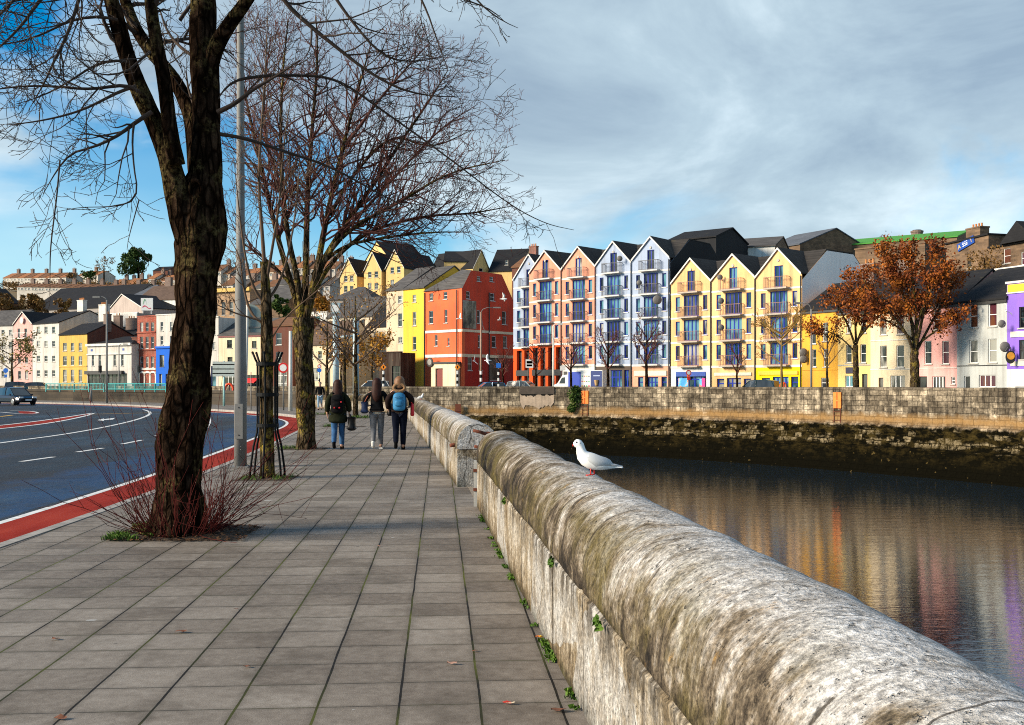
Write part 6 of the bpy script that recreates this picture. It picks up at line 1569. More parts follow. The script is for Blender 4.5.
blob_tree('ivy-green tree mass beyond the young tree guard', 279, 328, 182, 17, 34, IVYL, 1700, 68, 'tree', 'hillside_tree', .1, .28)
blob_tree('bare brown thicket below the slanting blue sign', 984, 287, 108, 42, 36, BUSHL, 1800, 69, 'thicket', 'thicket', .05, .12)
blob_tree('orange shrub on the slope behind the low cream house', 322, 318, 200, 16, 20, ORGL, 1100, 70, 'shrub', 'hillside_bush', .1, .3)

# scrub between the hillside rows: nobody could count it
q = MB(); rs = np.random.RandomState(77)
for _ in range(120):
    if rs.rand() < .6: px, y, d = rs.uniform(0, 182), rs.uniform(283.5, 288), rs.uniform(345, 365)
    else: px, y, d = rs.uniform(205, 335), rs.uniform(282, 300), rs.uniform(268, 300)
    c = at(px, y, d); W_ = rs.uniform(.8, 2.6)
    for _ in range(60):
        v = rs.normal(0, 1, 3); v /= np.linalg.norm(v); p = np.array(c) + v * (W_ * 1.5, W_, W_ * .75) * rs.uniform(.5, 1)
        a = rs.normal(0, 1, 3); a /= np.linalg.norm(a); b_ = np.cross(a, rs.normal(0, 1, 3)); b_ /= np.linalg.norm(b_); s_ = .34 * rs.uniform(.6, 1.3)
        q.poly([p - a * s_, p - b_ * s_ * .6, p + a * s_, p + b_ * s_ * .6])
tag(q.build('hillside_scrub', BUSHL), kind='stuff')
# ------------------------------------------------------------------ street furniture
GALV = flat('lamp_steel', (.17, .168, .162), .65, .0, spec=.3, var=.15, scale=4); PALE = flat('pale_post', (.58, .57, .52), .5, .1); BLACKM = flat('black_metal', (.004, .005, .006), .6, spec=.15); TEAL = flat('teal_paint', (.015, .26, .26), .5)
PBLUE = flat('pale_blue_steel', (.30, .40, .44), .5, .1); ORSG = flat('sign_orange', (.80, .24, .01), .5); REDS = flat('sign_red', (.60, .015, .012), .45); SBLU = flat('sign_bright_blue', (.01, .13, .52), .45)
g0 = gnd(240.5, 467); lp = thing('lamp_column', 'tall grey steel lamp column with a door panel, on the kerb side of the pavement', 'lamp column', (g0.x, g0.y, 0))
q = MB(); q.tube([(0, 0, 0), (0, 0, 1.95), (0, 0, 2.0), (0, 0, 3.6), (0, 0, 3.75), (0, 0, 8), (0, 0, 12)], [.118, .114, .108, .102, .085, .068, .055], 20); q.build('column', GALV, lp, smooth=True)
q = MB(); q.box(-.075, .075, -.128, -.095, .55, 1.22); o_ = q.build('door_panel', GALV, lp)
q = MB(); q.cyl((0, -.128, .62), .014, -.006, 8, 'y'); q.build('lock', DF, o_)
q = MB(); q.cyl((0, -.128, 1.15), .014, -.006, 8, 'y'); q.build('lock', DF, o_)
q = MB(); q.box(-.2, .2, -.2, .2, .0, .02); q.build('base_plate', GALV, lp)
q = MB(); q.tube([(0, 0, 11.9), (-.5, .1, 12.2), (-1.6, .2, 12.3)], [.05, .045, .04], 8); q.build('arm', GALV, lp); q = MB(); q.box(-2.3, -1.5, .1, .32, 12.22, 12.36); q.build('lantern', GALV, lp)
g0 = gnd(244.3, 462); sp = thing('sign_post', 'slim off-white sign post beside the lamp column, carrying a grey-green sign back', 'sign', (g0.x, g0.y, 0))
q = MB(); q.tube([(0, 0, 0), (.03, 0, 1.6), (.065, 0, 3.22)], .032, 12); q.build('post', PALE, sp, smooth=True)
q = MB(); pts = [(x, .045, z) for x, z in [(-.12, 2.66), (.33, 2.66)] + [(.105 + .225 * math.cos(a), 3.02 + .22 * math.sin(a)) for a in np.linspace(0, math.pi, 12)]]
q.prism(pts, (0, .012, 0)); pl = q.build('sign_plate', flat('sign_back', (.20, .25, .24), .5, .2), sp)
for z in (2.75, 2.95):
    q = MB(); q.box(-.1, .31, .03, .044, z, z + .03); q.build('clamp_rail', GALV, pl)
# tree guard
tg = thing('tree_guard', 'black metal tree guard of splayed bars round the slim young tree', 'tree guard', (Xat(267.5, D2), D2, 0))
for k in range(6):
    a = math.pi / 6 + k * math.pi / 3; c, s_ = math.cos(a), math.sin(a); r0 = .17
    q = MB(); q.tube([(c * r_, s_ * r_, z) for r_, z in ((.30, .02), (.295, .15), (.24, .55), (r0 + .01, .78), (r0, .9), (r0, 1.6), (r0, 1.95), (r0 + .03, 2.0), (.25, 2.12))], .019, 8); q.build('guard_bar', BLACKM, tg, smooth=True)
    q = MB(); q.ball((c * .255, s_ * .255, 2.13), .022, n=8, m=6); q.build('bar_knob', BLACKM, tg)
for z in (.90, 1.42, 1.94):
    q = MB(); q.grid([[( r_ * math.cos(a), r_ * math.sin(a), z + h) for r_, h in ((.178, -.03), (.188, -.03), (.188, .03), (.178, .03))] for a in np.linspace(0, 2 * math.pi, 25)]); o_ = q.build('guard_ring', BLACKM, tg)
# pits: soil, grass, litter
m, n, b = mat_new('pit_soil'); pos = n.n('ShaderNodeNewGeometry').outputs['Position']
lk(n, n.ramp(n.noise(pos, 18, 5, .7), [(.35, (.018, .012, .008)), (.55, (.055, .035, .02)), (.7, (.10, .055, .03))]), b.inputs['Base Color']); b.inputs['Roughness'].default_value = 1; lk(n, n.bump(n.noise(pos, 30, 4), .9, .03), b.inputs['Normal'])
SOIL = m
GRASS = leafmat('pit_grass', (.020, .05, .006), (.05, .11, .010), (.10, .17, .02), 4)
LITTER = leafmat('leaf_litter', (.035, .018, .010), (.10, .045, .02), (.22, .11, .05), 8)
def pit(cx, cy, w_, d_, nm, hgt=.03, seed=1, grass=400, gx=(-.5, .5), litter=300, ghalf=.06, label=''):
    rs = np.random.RandomState(seed); q = MB(); rows = []
    for i in range(17):
        row = []
        for j in range(17):
            u, v = i / 8 - 1, j / 8 - 1
            e = max(0, 1 - max(abs(u), abs(v)) ** 3)
            jx = .03 * mnoise.noise(Vector((u * 3, v * 3, seed)))
            x, y = cx + u * w_ / 2 + jx, cy + v * d_ / 2 - .0703 * 0
            row.append((x, y, .004 + hgt * e * (1 + .8 * mnoise.noise(Vector((x * 4, y * 4, 0))))))
        rows.append(row)
    q.grid(rows); tag(q.build('tree_pit', SOIL, smooth=True), kind='structure')
    if litter:
        q = MB()
        for _ in range(litter):
            x, y = cx + rs.uniform(-.55, .55) * w_, cy + rs.uniform(-.56, .52) * d_; s = rs.uniform(.012, .03); a = rs.uniform(0, 6.3); z = .02 + hgt * .9 * max(0, 1 - (abs(x - cx) / w_ * 2) ** 3) * max(0, 1 - (abs(y - cy) / d_ * 2) ** 3)
            c, sn = math.cos(a) * s, math.sin(a) * s; t = rs.uniform(-.4, .4) * s
            q.poly([(x - c, y - sn, z + t), (x + sn * .6, y - c * .6, z), (x + c, y + sn, z - t + .008), (x - sn * .6, y + c * .6, z + .006)])
        tag(q.build('leaf_litter', LITTER), kind='stuff')
    q = MB()
    for _ in range(grass):
        x = cx + (gx[0] + (gx[1] - gx[0]) * rs.rand()) * w_; y = cy + rs.uniform(-.52, .45) * d_
        if mnoise.noise(Vector((x * 5, y * 5, seed))) < -.05: continue
        h = rs.uniform(.4, 1) * ghalf; a = rs.uniform(0, 6.3); c, sn = .004 * math.cos(a), .004 * math.sin(a); lx, ly = rs.normal(0, .45, 2) * h
        q.poly([(x - c, y - sn, .01), (x + c, y + sn, .01), (x + lx * .5 + c * .6, y + ly * .5 + sn * .6, .01 + h * .7), (x + lx, y + ly, .01 + h)])
    tag(q.build('grass', GRASS), kind='stuff')
pit(-3.46, 10.95, 1.30, 1.05, 'a', .05, 1, 2600, (-.56, -.18), 900, .07)
pit(-4.17, 17.4, .95, .9, 'b', .012, 2, 700, (-.4, .5), 60, .07)
pit(-5.12, 25.3, 1.1, .9, 'c', .02, 3, 500, (-.6, 0), 60, .09)
pit(Xat(355.5, 48), 48, 1.3, 1.0, 'd', .02, 4, 500, (-.1, .6), 20, .16)
pit(Xat(327, 53.5), 53.5, 1.2, 1.0, 'e', .02, 5, 300, (-.5, .4), 20, .14)
pit(Xat(344, 38.5), 38.5, 1.6, 1.0, 'f', .012, 6, 260, (-.45, -.2), 20, .12)
# weeds at the foot of the parapet
q = MB(); rs = np.random.RandomState(8)
for _ in range(2600):
    y = rs.uniform(3.2, 12.9); 
    if mnoise.noise(Vector((0, y * 1.7, 3))) + mnoise.noise(Vector((0, y * 6, 1))) * .7 < .12: continue
    x = par1x(y) - abs(rs.normal(0, .022)) - .004; h = rs.uniform(.008, .034); a = rs.uniform(0, 6.3); c, sn = .006 * math.cos(a), .006 * math.sin(a)
    q.poly([(x - c, y - sn, .004), (x + c, y + sn, .004), (x + c * .5 + rs.normal(0, .01), y + sn, h), (x - c + rs.normal(0, .008), y - sn, h * .8)])
tag(q.build('moss_and_weeds', GRASS), kind='stuff')
for (x, z, y, lab) in ((508, 0, 9.0, 'small green weed tuft in the coping joint of the nearest parapet, furthest along'), (565, 0, 5.9, 'small green weed tuft in the coping joint of the nearest parapet, midway'), (618, 0, 4.4, 'small green weed tuft in the coping joint of the nearest parapet, closest')):
    t = thing('weed', lab, 'weed', (par1x(y) - .012, y, .575)); q = MB(); rs = np.random.RandomState(int(y * 10))
    for _ in range(26):
        a = rs.uniform(0, 6.3); h = rs.uniform(.015, .04); p = np.array((-abs(rs.normal(0, .012)), rs.normal(0, .03), rs.normal(0, .012)))
        q.poly([p, p + (-.012, .008 * math.cos(a), .006), p + (-.02, .012 * math.cos(a), -h * .6), p + (-.005, -.006, -h * .4)])
    q.build('leaves', GRASS, t)
# litter on the slabs
def scrap(px, py, lab, nm, cat, mats, s, seed):
    g = gnd(px, py); t = thing(nm, lab, cat, (g.x, g.y, .004)); rs = np.random.RandomState(seed)
    for k, m_ in enumerate(mats):
        q = MB(); rows = []
        for i in range(5): rows.append([((i / 4 - .5) * s * 2 + k * s * .7, (j / 3 - .5) * s * .9, .006 + abs(rs.normal(0, s * .22))) for j in range(4)])
        q.grid(rows); q.build('fold' if len(mats) > 1 else 'leaf_blade', m_, t, smooth=True)
LBR = flat('dead_leaf', (.16, .06, .03), .8, var=.4, scale=40); LPK = flat('pale_leaf', (.34, .19, .14), .8, var=.3, scale=40)
scrap(507, 705, 'crumpled red and white wrapper lying near the bottom of the pavement', 'wrapper', 'wrapper', [flat('wrap_red', (.62, .04, .02), .4), flat('wrap_pale', (.75, .62, .42), .4)], .022, 1)
scrap(538.5, 638.5, 'small orange and yellow wrapper at the foot of the parapet', 'wrapper', 'wrapper', [flat('wrap_orange', (.75, .18, .02), .4), flat('wrap_yellow', (.75, .5, .05), .4)], .018, 2)
scrap(452, 665, 'pale pinkish dead leaf on the slabs nearest the parapet', 'dead_leaf', 'leaf', [LPK], .028, 3)
for i, (px, py, m_, s) in enumerate(((181, 633, LBR, .035), (379, 547, LPK, .02), (56, 640, LBR, .025), (247, 668, LBR, .02), (236, 610, LBR, .016), (60, 720, LBR, .03), (475, 652, LBR, .018), (559, 712, LBR, .04))):
    g = gnd(px, py); t = thing('dead_leaf', 'small brown dead leaf lying on the slabs', 'leaf', (g.x, g.y, .004), group='dead leaves scattered on the pavement'); rs = np.random.RandomState(90 + i)
    q = MB(); q.grid([[((a / 4 - .5) * s * 2, (j / 3 - .5) * s * (1.3 - abs(a - 2) * .4), .004 + abs(rs.normal(0, s * .2))) for j in range(4)] for a in range(5)]); q.build('leaf_blade', m_, t, smooth=True)
# slim posts, signs and lamps along the road
def post(nm, lab, cat, px, d, top, r, mat, parts=(), z0=0.0, group=None):
    t = thing(nm, lab, cat, (Xat(px, d), d, z0), group=group); H = Zat(top, d) - z0
    q = MB(); q.tube([(0, 0, -.1), (0, 0, H * .4), (0, 0, H)], [r, r * .95, r * .8], 10); q.build('post', mat, t, smooth=True)
    for f in parts: f(t, H, d)
    return t
def arm_lamp(px_end, py_end, px0, mat=GALV, head=.5):
    def f(t, H, d):
        dx = (px_end - px0) * d / FX; z = Zat(py_end, d) - t.location.z
        q = MB(); q.tube([(0, 0, H - .05), (dx * .15, 0, H + (z - H) * .6), (dx * .5, 0, z), (dx, 0, z)], [.05, .045, .04, .035], 8); q.build('arm', mat, t, smooth=True)
        q = MB(); s = 1 if dx > 0 else -1; x0, x1 = sorted((dx - s * .1, dx + s * head)); q.box(x0, x1, -.12, .12, z - .09, z + .07); q.build('lantern', mat, t)
    return f
def disc(z_px, r, m1, m2=None):
    def f(t, H, d):
        z = Zat(z_px, d) - t.location.z; q = MB(); q.tube([(0, -.07, z), (0, -.09, z)], [r, r], 18); o_ = q.build('sign_face', m1, t)
        if m2: q = MB(); q.tube([(0, -.092, z), (0, -.10, z)], [r * .66, r * .66], 18); q.build('sign_centre', m2, o_)
    return f
def diamond(z_px, s, m1):
    def f(t, H, d):
        z = Zat(z_px, d) - t.location.z; q = MB(); q.prism([(0, -.09, z - s), (s, -.09, z), (0, -.09, z + s), (-s, -.09, z)], (0, .02, 0)); o_ = q.build('sign_face', m1, t)
        q = MB(); q.box(-s * .16, s * .16, -.10, -.091, z - s * .35, z + s * .4); q.build('sign_mark', BLACKM, o_)
    return f
def stripes(z0_px, z1_px, w_, cols):
    def f(t, H, d):
        za, zb = Zat(z1_px, d) - t.location.z, Zat(z0_px, d) - t.location.z; k = len(cols)
        for i, c in enumerate(cols): q = MB(); q.tube([(0, 0, za + (zb - za) * i / k), (0, 0, za + (zb - za) * (i + 1) / k)], [w_, w_], 10); q.build('band', c, t)
    return f
def plate(x0, x1, y0, y1, m_, nm='sign_plate'):
    def f(t, H, d):
        px0 = t.location.x * FX / d + 512; q = MB(); q.box((x0 - px0) * d / FX, (x1 - px0) * d / FX, -.10, -.07, Zat(y1, d) - t.location.z, Zat(y0, d) - t.location.z); q.build(nm, m_, t)
    return f
post('street_lamp', 'slim grey street lamp on the far side of the bend, before the white pub', 'street lamp', 106.8, 86, 300, .09, GALV, [arm_lamp(99, 297, 106.8)])
post('street_lamp', 'short grey lamp post at the far quay before the white pub', 'street lamp', 119, 150, 346, .09, GALV, [arm_lamp(124, 344, 119)], z0=.3)
post('bollard_post', 'stubby grey post against the low dark wall', 'post', 91, 92, 388, .12, GALV, [disc(389, .16, GALV)])
post('street_lamp', 'pale lamp post before the orange pillars of the pink gabled house', 'street lamp', 553.4, 108, 326, .11, PALE, [arm_lamp(558, 324, 553.4, PALE)], z0=.3)
post('street_lamp', 'grey lamp post with an arm reaching left before the ochre house', 'street lamp', 811.3, 88, 309, .10, GALV, [arm_lamp(800, 303, 811.3)], z0=.3)
post('street_lamp', 'lamp post with an arm reaching right before the red corner building', 'street lamp', 481, 124, 312, .13, flat('lamp_brown', (.24, .15, .10), .6), [arm_lamp(494, 307.5, 481, GALV, .8), arm_lamp(490, 333, 481, GALV, .6), stripes(371, 385, .16, [BLACKM, WF, BLACKM, WF])], z0=.3)
post('street_lamp', 'pale lamp post behind the second street tree, nearest the bend', 'street lamp', 290.5, 60.5, 331, .12, PALE, [])
post('traffic_sign', 'round red-bordered speed sign by the bend', 'sign', 283.5, 62.5, 362, .05, GALV, [disc(367.8, .32, REDS, WF)])
post('thin_post', 'thin grey post left of the young tree guard', 'post', 251, 64, 372, .035, GALV, [])
post('direction_sign', 'back of a pale direction sign with horizontal rails on a teal post', 'sign', 224, 74, 361, .085, flat('teal_pale', (.30, .52, .50), .5), [plate(213, 244, 361.5, 376.5, flat('sign_back_pale', (.42, .47, .44), .5))] + [plate(212.8, 244.2, y, y + 1, GALV, 'rail') for y in (364, 368.5, 373)])
post('life_ring_post', 'orange-red life ring on a post by the low dark wall', 'life ring', 229.5, 84, 385, .05, GALV, [])
lr = [o for o in COL.objects if o.name.startswith('life_ring_post')][0]
q = MB(); q.grid([[((.34 + .10 * math.cos(b_)) * math.cos(a), -.14 + .10 * math.sin(b_), Zat(389, 84) + (.42 + .10 * math.cos(b_)) * math.sin(a)) for b_ in np.linspace(0, 2 * math.pi, 8, endpoint=False)] for a in np.linspace(0, 2 * math.pi, 17)], closed=True); q.build('life_ring', flat('ring_orange', (.75, .06, .01), .5), lr, smooth=True)
post('traffic_sign', 'blue round sign above a smaller blue plate by the black car', 'sign', 6, 150, 366, .05, GALV, [disc(370.5, .36, SBLU), plate(4.6, 7.4, 374.5, 377.5, SBLU)], z0=.3)
post('traffic_sign', 'sign with red disc over a blue disc left of the woman in the parka', 'sign', 319.5, 104, 364, .05, GALV, [disc(366.3, .20, REDS, WF), disc(370.2, .22, SBLU), stripes(375, 385, .07, [WF, BLACKM, WF])], z0=.3)
post('warning_sign', 'orange diamond warning sign right of the woman with the navy bag', 'sign', 383.5, 108, 363, .06, GALV, [diamond(367.2, .32, ORSG), stripes(371, 387, .11, [WF, BLACKM, WF, BLACKM, WF])], z0=.3)
post('warning_sign', 'orange diamond warning sign before the cream porch of the red building', 'sign', 457.5, 108, 363, .06, GALV, [diamond(367.2, .32, ORSG), stripes(371, 387, .10, [WF, BLACKM, WF, BLACKM, WF])], z0=.3)
post('parking_sign', 'square blue sign with white mark, before the dark red shopfront', 'sign', 498.5, 112, 362, .06, GALV, [plate(496.2, 500.8, 363.2, 367.8, SBLU), stripes(369, 387, .10, [WF, BLACKM, WF, BLACKM, WF, BLACKM])], z0=.3)
post('sale_board', 'white and red letting board on a pole before the orange pillars', 'sign', 528, 111, 357, .05, DF, [plate(525.6, 533.2, 359.4, 367.8, WF), plate(526.6, 532.2, 361, 363.6, DF, 'print_band'), plate(526.6, 532.2, 364.4, 366.4, REDS, 'print_band')], z0=.3)
post('traffic_sign', 'round red-bordered sign before the poster-filled blue shopfront', 'sign', 688.5, 99, 370, .05, GALV, [disc(372.8, .27, REDS, WF), plate(687, 690, 376.5, 380, REDS)], z0=.3)
post('small_sign', 'small white plate sign beside the lorry cab', 'sign', 562.8, 109, 365, .05, GALV, [plate(560, 565.6, 366, 370.6, WF)], z0=.3)
def tl(t, H, d):
    z = Zat(369, d) - t.location.z; q = MB(); q.box(-.2, .2, -.25, .0, z - .5, z + .5); h = q.build('signal_head', BLACKM, t)
    for i in range(3): q = MB(); q.cyl((0, -.255, z + .3 - i * .3), .09, -.02, 10, 'y'); q.build('lens', DF, h)
for px, lab in ((100.5, 'black traffic light before the white pub doors, left of the pair'), (139.5, 'black traffic light before the narrow red brick house')):
    post('traffic_light', lab, 'traffic light', px, 148, 366, .07, GALV, [tl], z0=.3)
# pale blue steel frame
sf = thing('steel_frame', 'pale blue steel frame of two columns and a crossbar at the bend of the pavement', 'steel frame', (Xat(336, 62), 62, 0)); w_ = 20 * 62 / FX
q = MB(); q.tube([(0, 0, 0), (0, 0, Zat(316, 62))], .20, 14); q.build('column', PBLUE, sf, smooth=True)
q = MB(); q.tube([(w_, 0, 0), (w_, 0, Zat(318, 62))], .19, 14); q.build('column', PBLUE, sf, smooth=True)
q = MB(); q.tube([(.17, 0, Zat(337, 62)), (w_ - .17, 0, Zat(337, 62))], .11, 10); q.build('crossbar', PBLUE, sf, smooth=True)
q = MB(); q.box(-.24, .26, -.2, .2, Zat(313.5, 62), Zat(303, 62)); hd = q.build('head_box', PBLUE, sf); q = MB(); q.box(-.18, .2, -.215, -.201, Zat(312, 62), Zat(305, 62)); q.build('head_panel', WF, hd); q = MB(); q.tube([(0, 0, Zat(316, 62)), (0, 0, Zat(313, 62))], .08, 8); q.build('head_bracket', PBLUE, sf)
# teal railing on the far quay edge at the left
def railing_run(px0, px1, d0, d1, lab):
    A = Vector((Xat(px0, d0), d0, 0)); B = Vector((Xat(px1, d1), d1, 0)); F = Front(A, B); t = thing('railing', lab, 'railing', (A.x, A.y, .9), group=None); org = t.location
    zb, zt = Zat(390.2, (d0 + d1) / 2), Zat(383.7, (d0 + d1) / 2)
    for z in (zb + .08, zt):
        q = MB(); q.tube([F(0, 0, z), F(F.W, 0, z)], .045, 6); q.build('rail', TEAL, t, org=org)
    nP = max(2, int(F.W / 1.8))
    for i in range(nP + 1): q = MB(); x = F.W * i / nP; q.box(x - .04, x + .04, -.04, .04, zb - .15, zt - .02, F); q.build('post', TEAL, t, org=org)
    q = MB()
    for i in range(int(F.W / .2)): x = .1 + i * .2; q.box(x - .02, x + .02, -.012, .012, zb + .1, zt - .03, F)
    q.build('balusters', TEAL, t, org=org)
railing_run(46, 104, 96.5, 92, 'teal railing standing above the low dark wall, before the mustard house')
railing_run(106, 166, 91.5, 84, 'teal railing standing above the low dark wall, before the pub and brick house')
for px, d, a, lab in ((588.3, 98.6, 0, 'orange panel fixed to the quay wall beside the ivy'), (839.3, 80.6, 0, 'orange panel on the quay wall below the pale yellow house')):
    i = int(np.argmin(np.abs(FAR[:, 0] / FAR[:, 1] * FX + 512 - px))); p = FAR[i]; k = FN[i]
    t = thing('wall_ladder_panel', lab, 'orange panel', (p[0] - k[0] * .06, p[1] - k[1] * .06, -.3), math.atan2(k[1], k[0]) - math.pi / 2)
    q = MB(); q.box(-.36, -.04, -.05, .05, .0, 1.25); q.box(.04, .36, -.05, .05, .0, 1.25); q.box(-.36, .36, -.06, -.051, .55, .65); q.build('panel', flat('panel_orange', (.78, .17, .012), .6, var=.3, scale=3), t)
    q = MB()
    for x in (-.3, .3): q.tube([(x, -.03, -5), (x, -.03, 0)], .03, 6)
    for z in np.arange(-4.8, 0, .35): q.tube([(-.3, -.03, z), (.3, -.03, z)], .02, 5)
    q.build('ladder', RUST, t)
i = int(np.argmin(np.abs(FAR[:, 0] / FAR[:, 1] * FX + 512 - 577))); p = FAR[i]; k = FN[i]
t = thing('wall_shrub', 'dark green shrub growing out of the quay wall beside the orange panel', 'shrub', (p[0] - k[0] * .2, p[1] - k[1] * .2, .3)); rs = np.random.RandomState(4); V = []
for _ in range(1500):
    c = ((0, 0, .35, .8), (.15, 0, -.3, .7), (-.35, 0, -1.05, .45), (.1, 0, .75, .45))[rs.randint(4)]; v = rs.normal(0, 1, 3); v /= np.linalg.norm(v); pp = np.array(c[:3]) + v * c[3] * rs.uniform(.5, 1) * (1, .6, 1)
    a = rs.normal(0, 1, 3); a /= np.linalg.norm(a); b_ = np.cross(a, rs.normal(0, 1, 3)); b_ /= np.linalg.norm(b_); V += [pp - a * .1, pp - b_ * .06, pp + a * .1, pp + b_ * .06]
me = bpy.data.meshes.new('foliage'); me.from_pydata([tuple(v) for v in V], [], [tuple(range(j, j + 4)) for j in range(0, len(V), 4)]); link('foliage', me, IVYL, t)
q = MB(); q.tube([(0, .3, -.9), (0, 0, -.2), (.05, -.1, .5)], [.06, .05, .02], 6); q.build('stem', BARK1, t)
i = int(np.argmin(np.abs(FAR[:, 0] / FAR[:, 1] * FX + 512 - 540))); p = FAR[i]; k = FN[i]; ang = math.atan2(k[1], k[0]) - math.pi / 2
t = thing('wall_recess', 'dark timber beam over a broken pale recess in the quay wall', 'wall recess', (p[0] - k[0] * .05, p[1] - k[1] * .05, 0), ang)
q = MB(); q.box(-1.8, 1.8, -.12, .06, .62, 1.30); q.build('beam', flat('beam_dark', (.045, .034, .026), .9, var=.4, scale=2), t)
rs = np.random.RandomState(2); q = MB(); xs = np.linspace(-1.75, 1.75, 15); top = [.6] * 15; bot = [.6 - abs(rs.normal(.28, .2)) * (1 - (x / 1.9) ** 2) - .05 for x in xs]
q.grid([[(x, -.035, a), (x, -.03, b_)] for x, a, b_ in zip(xs, top, bot)]); q.build('hollow_shade', flat('hollow_shade_black', (.012, .010, .008), 1), t)  # flat black sheet paints the shade of the recess under the beam
q = MB(); q.grid([[(x, -.02 - .02 * rs.rand(), .58), (x, -.03 - .03 * rs.rand(), -.2), (x * .8, -.03, -.45 - .35 * rs.rand() * (1 + .5 * math.sin(x * 3)))] for x in xs]); q.build('render_patch', paint('pale_render_patch', (.36, .28, .21), stain=.6, amt=.7, scale=1.6), t)
i = int(np.argmin(np.abs(FAR[:, 0] / FAR[:, 1] * FX + 512 - 461))); p = FAR[i]; k = FN[i]
t = thing('mooring_post', 'rusty iron upright against the quay wall beyond the parapet gap', 'post', (p[0] - k[0] * .4, p[1] - k[1] * .4, -2.0)); q = MB(); q.box(-.28, .28, -.1, .1, -3.2, 1.6); q.build('upright', RUST, t); q = MB(); q.box(-.34, .34, -.14, -.101, .9, 1.1); q.build('cleat', RUST, t)
# ------------------------------------------------------------------ vehicles
TYRE = flat('tyre', (.012, .012, .012), .85); RIM = flat('rim', (.32, .32, .33), .35, .7); CARG = glass('car_glass', (.012, .016, .02), .05, (.03, .04, .05)); LAMPW = flat('headlight', (.70, .72, .74), .2); LAMPR = flat('tail_light', (.45, .01, .01), .3)
def carpaint(nm, c): 
    m = flat(nm, c, .22, .1, .6, .03); return m
def car(label, loc, rz, paintm, cat='car', L=4.3, W_=1.75, H=1.46, suv=False, name='parked_car', group=None):
    t = thing(name, label, cat, loc, rz, group)
    # stations along x (front at +x): x, half width, bottom, belt
    hb = H * .60; st = [(-.5, .80, .42, .70), (-.492, .9, .30, .80), (-.40, .98, .22, .94), (-.20, 1, .2, .97), (.10, 1, .2, .96), (.26, 1, .2, .90), (.40, .96, .22, .82), (.47, .88, .28, .70), (.5, .76, .38, .58)]
    rows = []
    for x, w_, b_, z in st:
        hw = W_ / 2 * w_; z *= hb if not suv else hb * 1.04
        rows.append([(x * L, -hw * .86, b_), (x * L, -hw, b_ + .12), (x * L, -hw * 1.0, z * .72), (x * L, -hw * .93, z - .04), (x * L, -hw * .82, z), (x * L, hw * .82, z), (x * L, hw * .93, z - .04), (x * L, hw, z * .72), (x * L, hw, b_ + .12), (x * L, hw * .86, b_)])
    q = MB(); q.grid(rows, closed=True, caps=True); q.build('body', paintm, t, smooth=False)
    z0 = hb * .93; back = -.46 if not suv else -.485
    gr = [(back, .78, z0, z0 + .02), (-.40 if not suv else -.46, .72, z0, H - .10), (-.28, .70, z0, H - .02), (-.05, .70, z0, H), (.08, .70, z0, H - .05), (.28, .78, z0 - .04, z0 + .0)]
    rows = [[(x * L, -W_ / 2 * .84, a), (x * L, -W_ / 2 * w_ * .97, b_), (x * L, W_ / 2 * w_ * .97, b_), (x * L, W_ / 2 * .84, a)] for x, w_, a, b_ in gr]
    q = MB(); q.grid(rows, closed=True, caps=True); q.build('windows', CARG, t)
    rr = gr[1:5]; rows = [[(x * L, -W_ / 2 * w_ * .98, b_ - .03), (x * L, -W_ / 2 * w_ * .9, b_ + .03), (x * L, W_ / 2 * w_ * .9, b_ + .03), (x * L, W_ / 2 * w_ * .98, b_ - .03)] for x, w_, a, b_ in rr]
    q = MB(); q.grid(rows, closed=True, caps=True); q.build('roof', paintm, t)
    for s in (-1, 1):
        for (xa, za, wa), (xb, zb, wb) in (((.285, z0 - .03, .83), (.085, H - .05, .69)), ((-.06, z0, .85), (-.07, H - .02, .70)), ((back - .002, z0, .82), (-.405, H - .10, .71))):
            q = MB(); q.tube([(xa * L, s * W_ / 2 * wa, za), (xb * L, s * W_ / 2 * wb, zb)], .035, 5); q.build('pillar', paintm, t)
    for x in (-.31, .30):
        for s in (-1, 1):
            q = MB(); y = s * (W_ / 2 - .09); q.tube([(x * L, y - .10, .32), (x * L, y + .10, .32)], [.32, .32], 18); w_ = q.build('wheel', TYRE, t); q = MB(); q.tube([(x * L, y + s * .101, .32), (x * L, y + s * .115, .32)], [.20, .17], 14); q.build('rim', RIM, w_)
    for s in (-1, 1):
        q = MB(); q.box(.462 * L, .488 * L, s * .55 - .16, s * .55 + .16, .58, .70); q.build('headlight', LAMPW, t)
        q = MB(); q.box(-.505 * L, -.487 * L, s * .62 - .10, s * .62 + .10, .62, .86); q.build('tail_light', LAMPR, t)
        q = MB(); q.box(.20 * L, .23 * L, s * (W_ / 2 + .02) - .07, s * (W_ / 2 + .02) + .07, z0, z0 + .12); q.build('wing_mirror', paintm, t)
    q = MB(); q.box(.498 * L, .508 * L, -.26, .26, .38, .49); q.build('number_plate', LAMPW, t)
    q = MB(); q.box(.492 * L, .503 * L, -.45, .45, .50, .58); q.build('grille', TYRE, t)
    return t
g = gnd(15.5, 403, -.12)
car('shiny black car driving on the bend of the road, at the left edge', (Xat(15.5, 84), 84, -.12), R(-38), carpaint('car_black', (.010, .014, .028)), name='car', H=1.42)
car('dark blue estate car parked on the far left quay, before the rose pink house', (Xat(21, 150), 150, .3), R(15), carpaint('car_navy', (.015, .03, .07)), H=1.62, suv=True)
car('dark teal car parked on the far left quay, before the tall white house', (Xat(40, 148), 148, .3), R(12), carpaint('car_teal', (.012, .05, .06)), H=1.55)
car('white car parked between the trees before the cream slate-roofed house', (Xat(371, 118), 118, .3), R(190), carpaint('car_white', (.66, .66, .64)), H=1.7, suv=True)
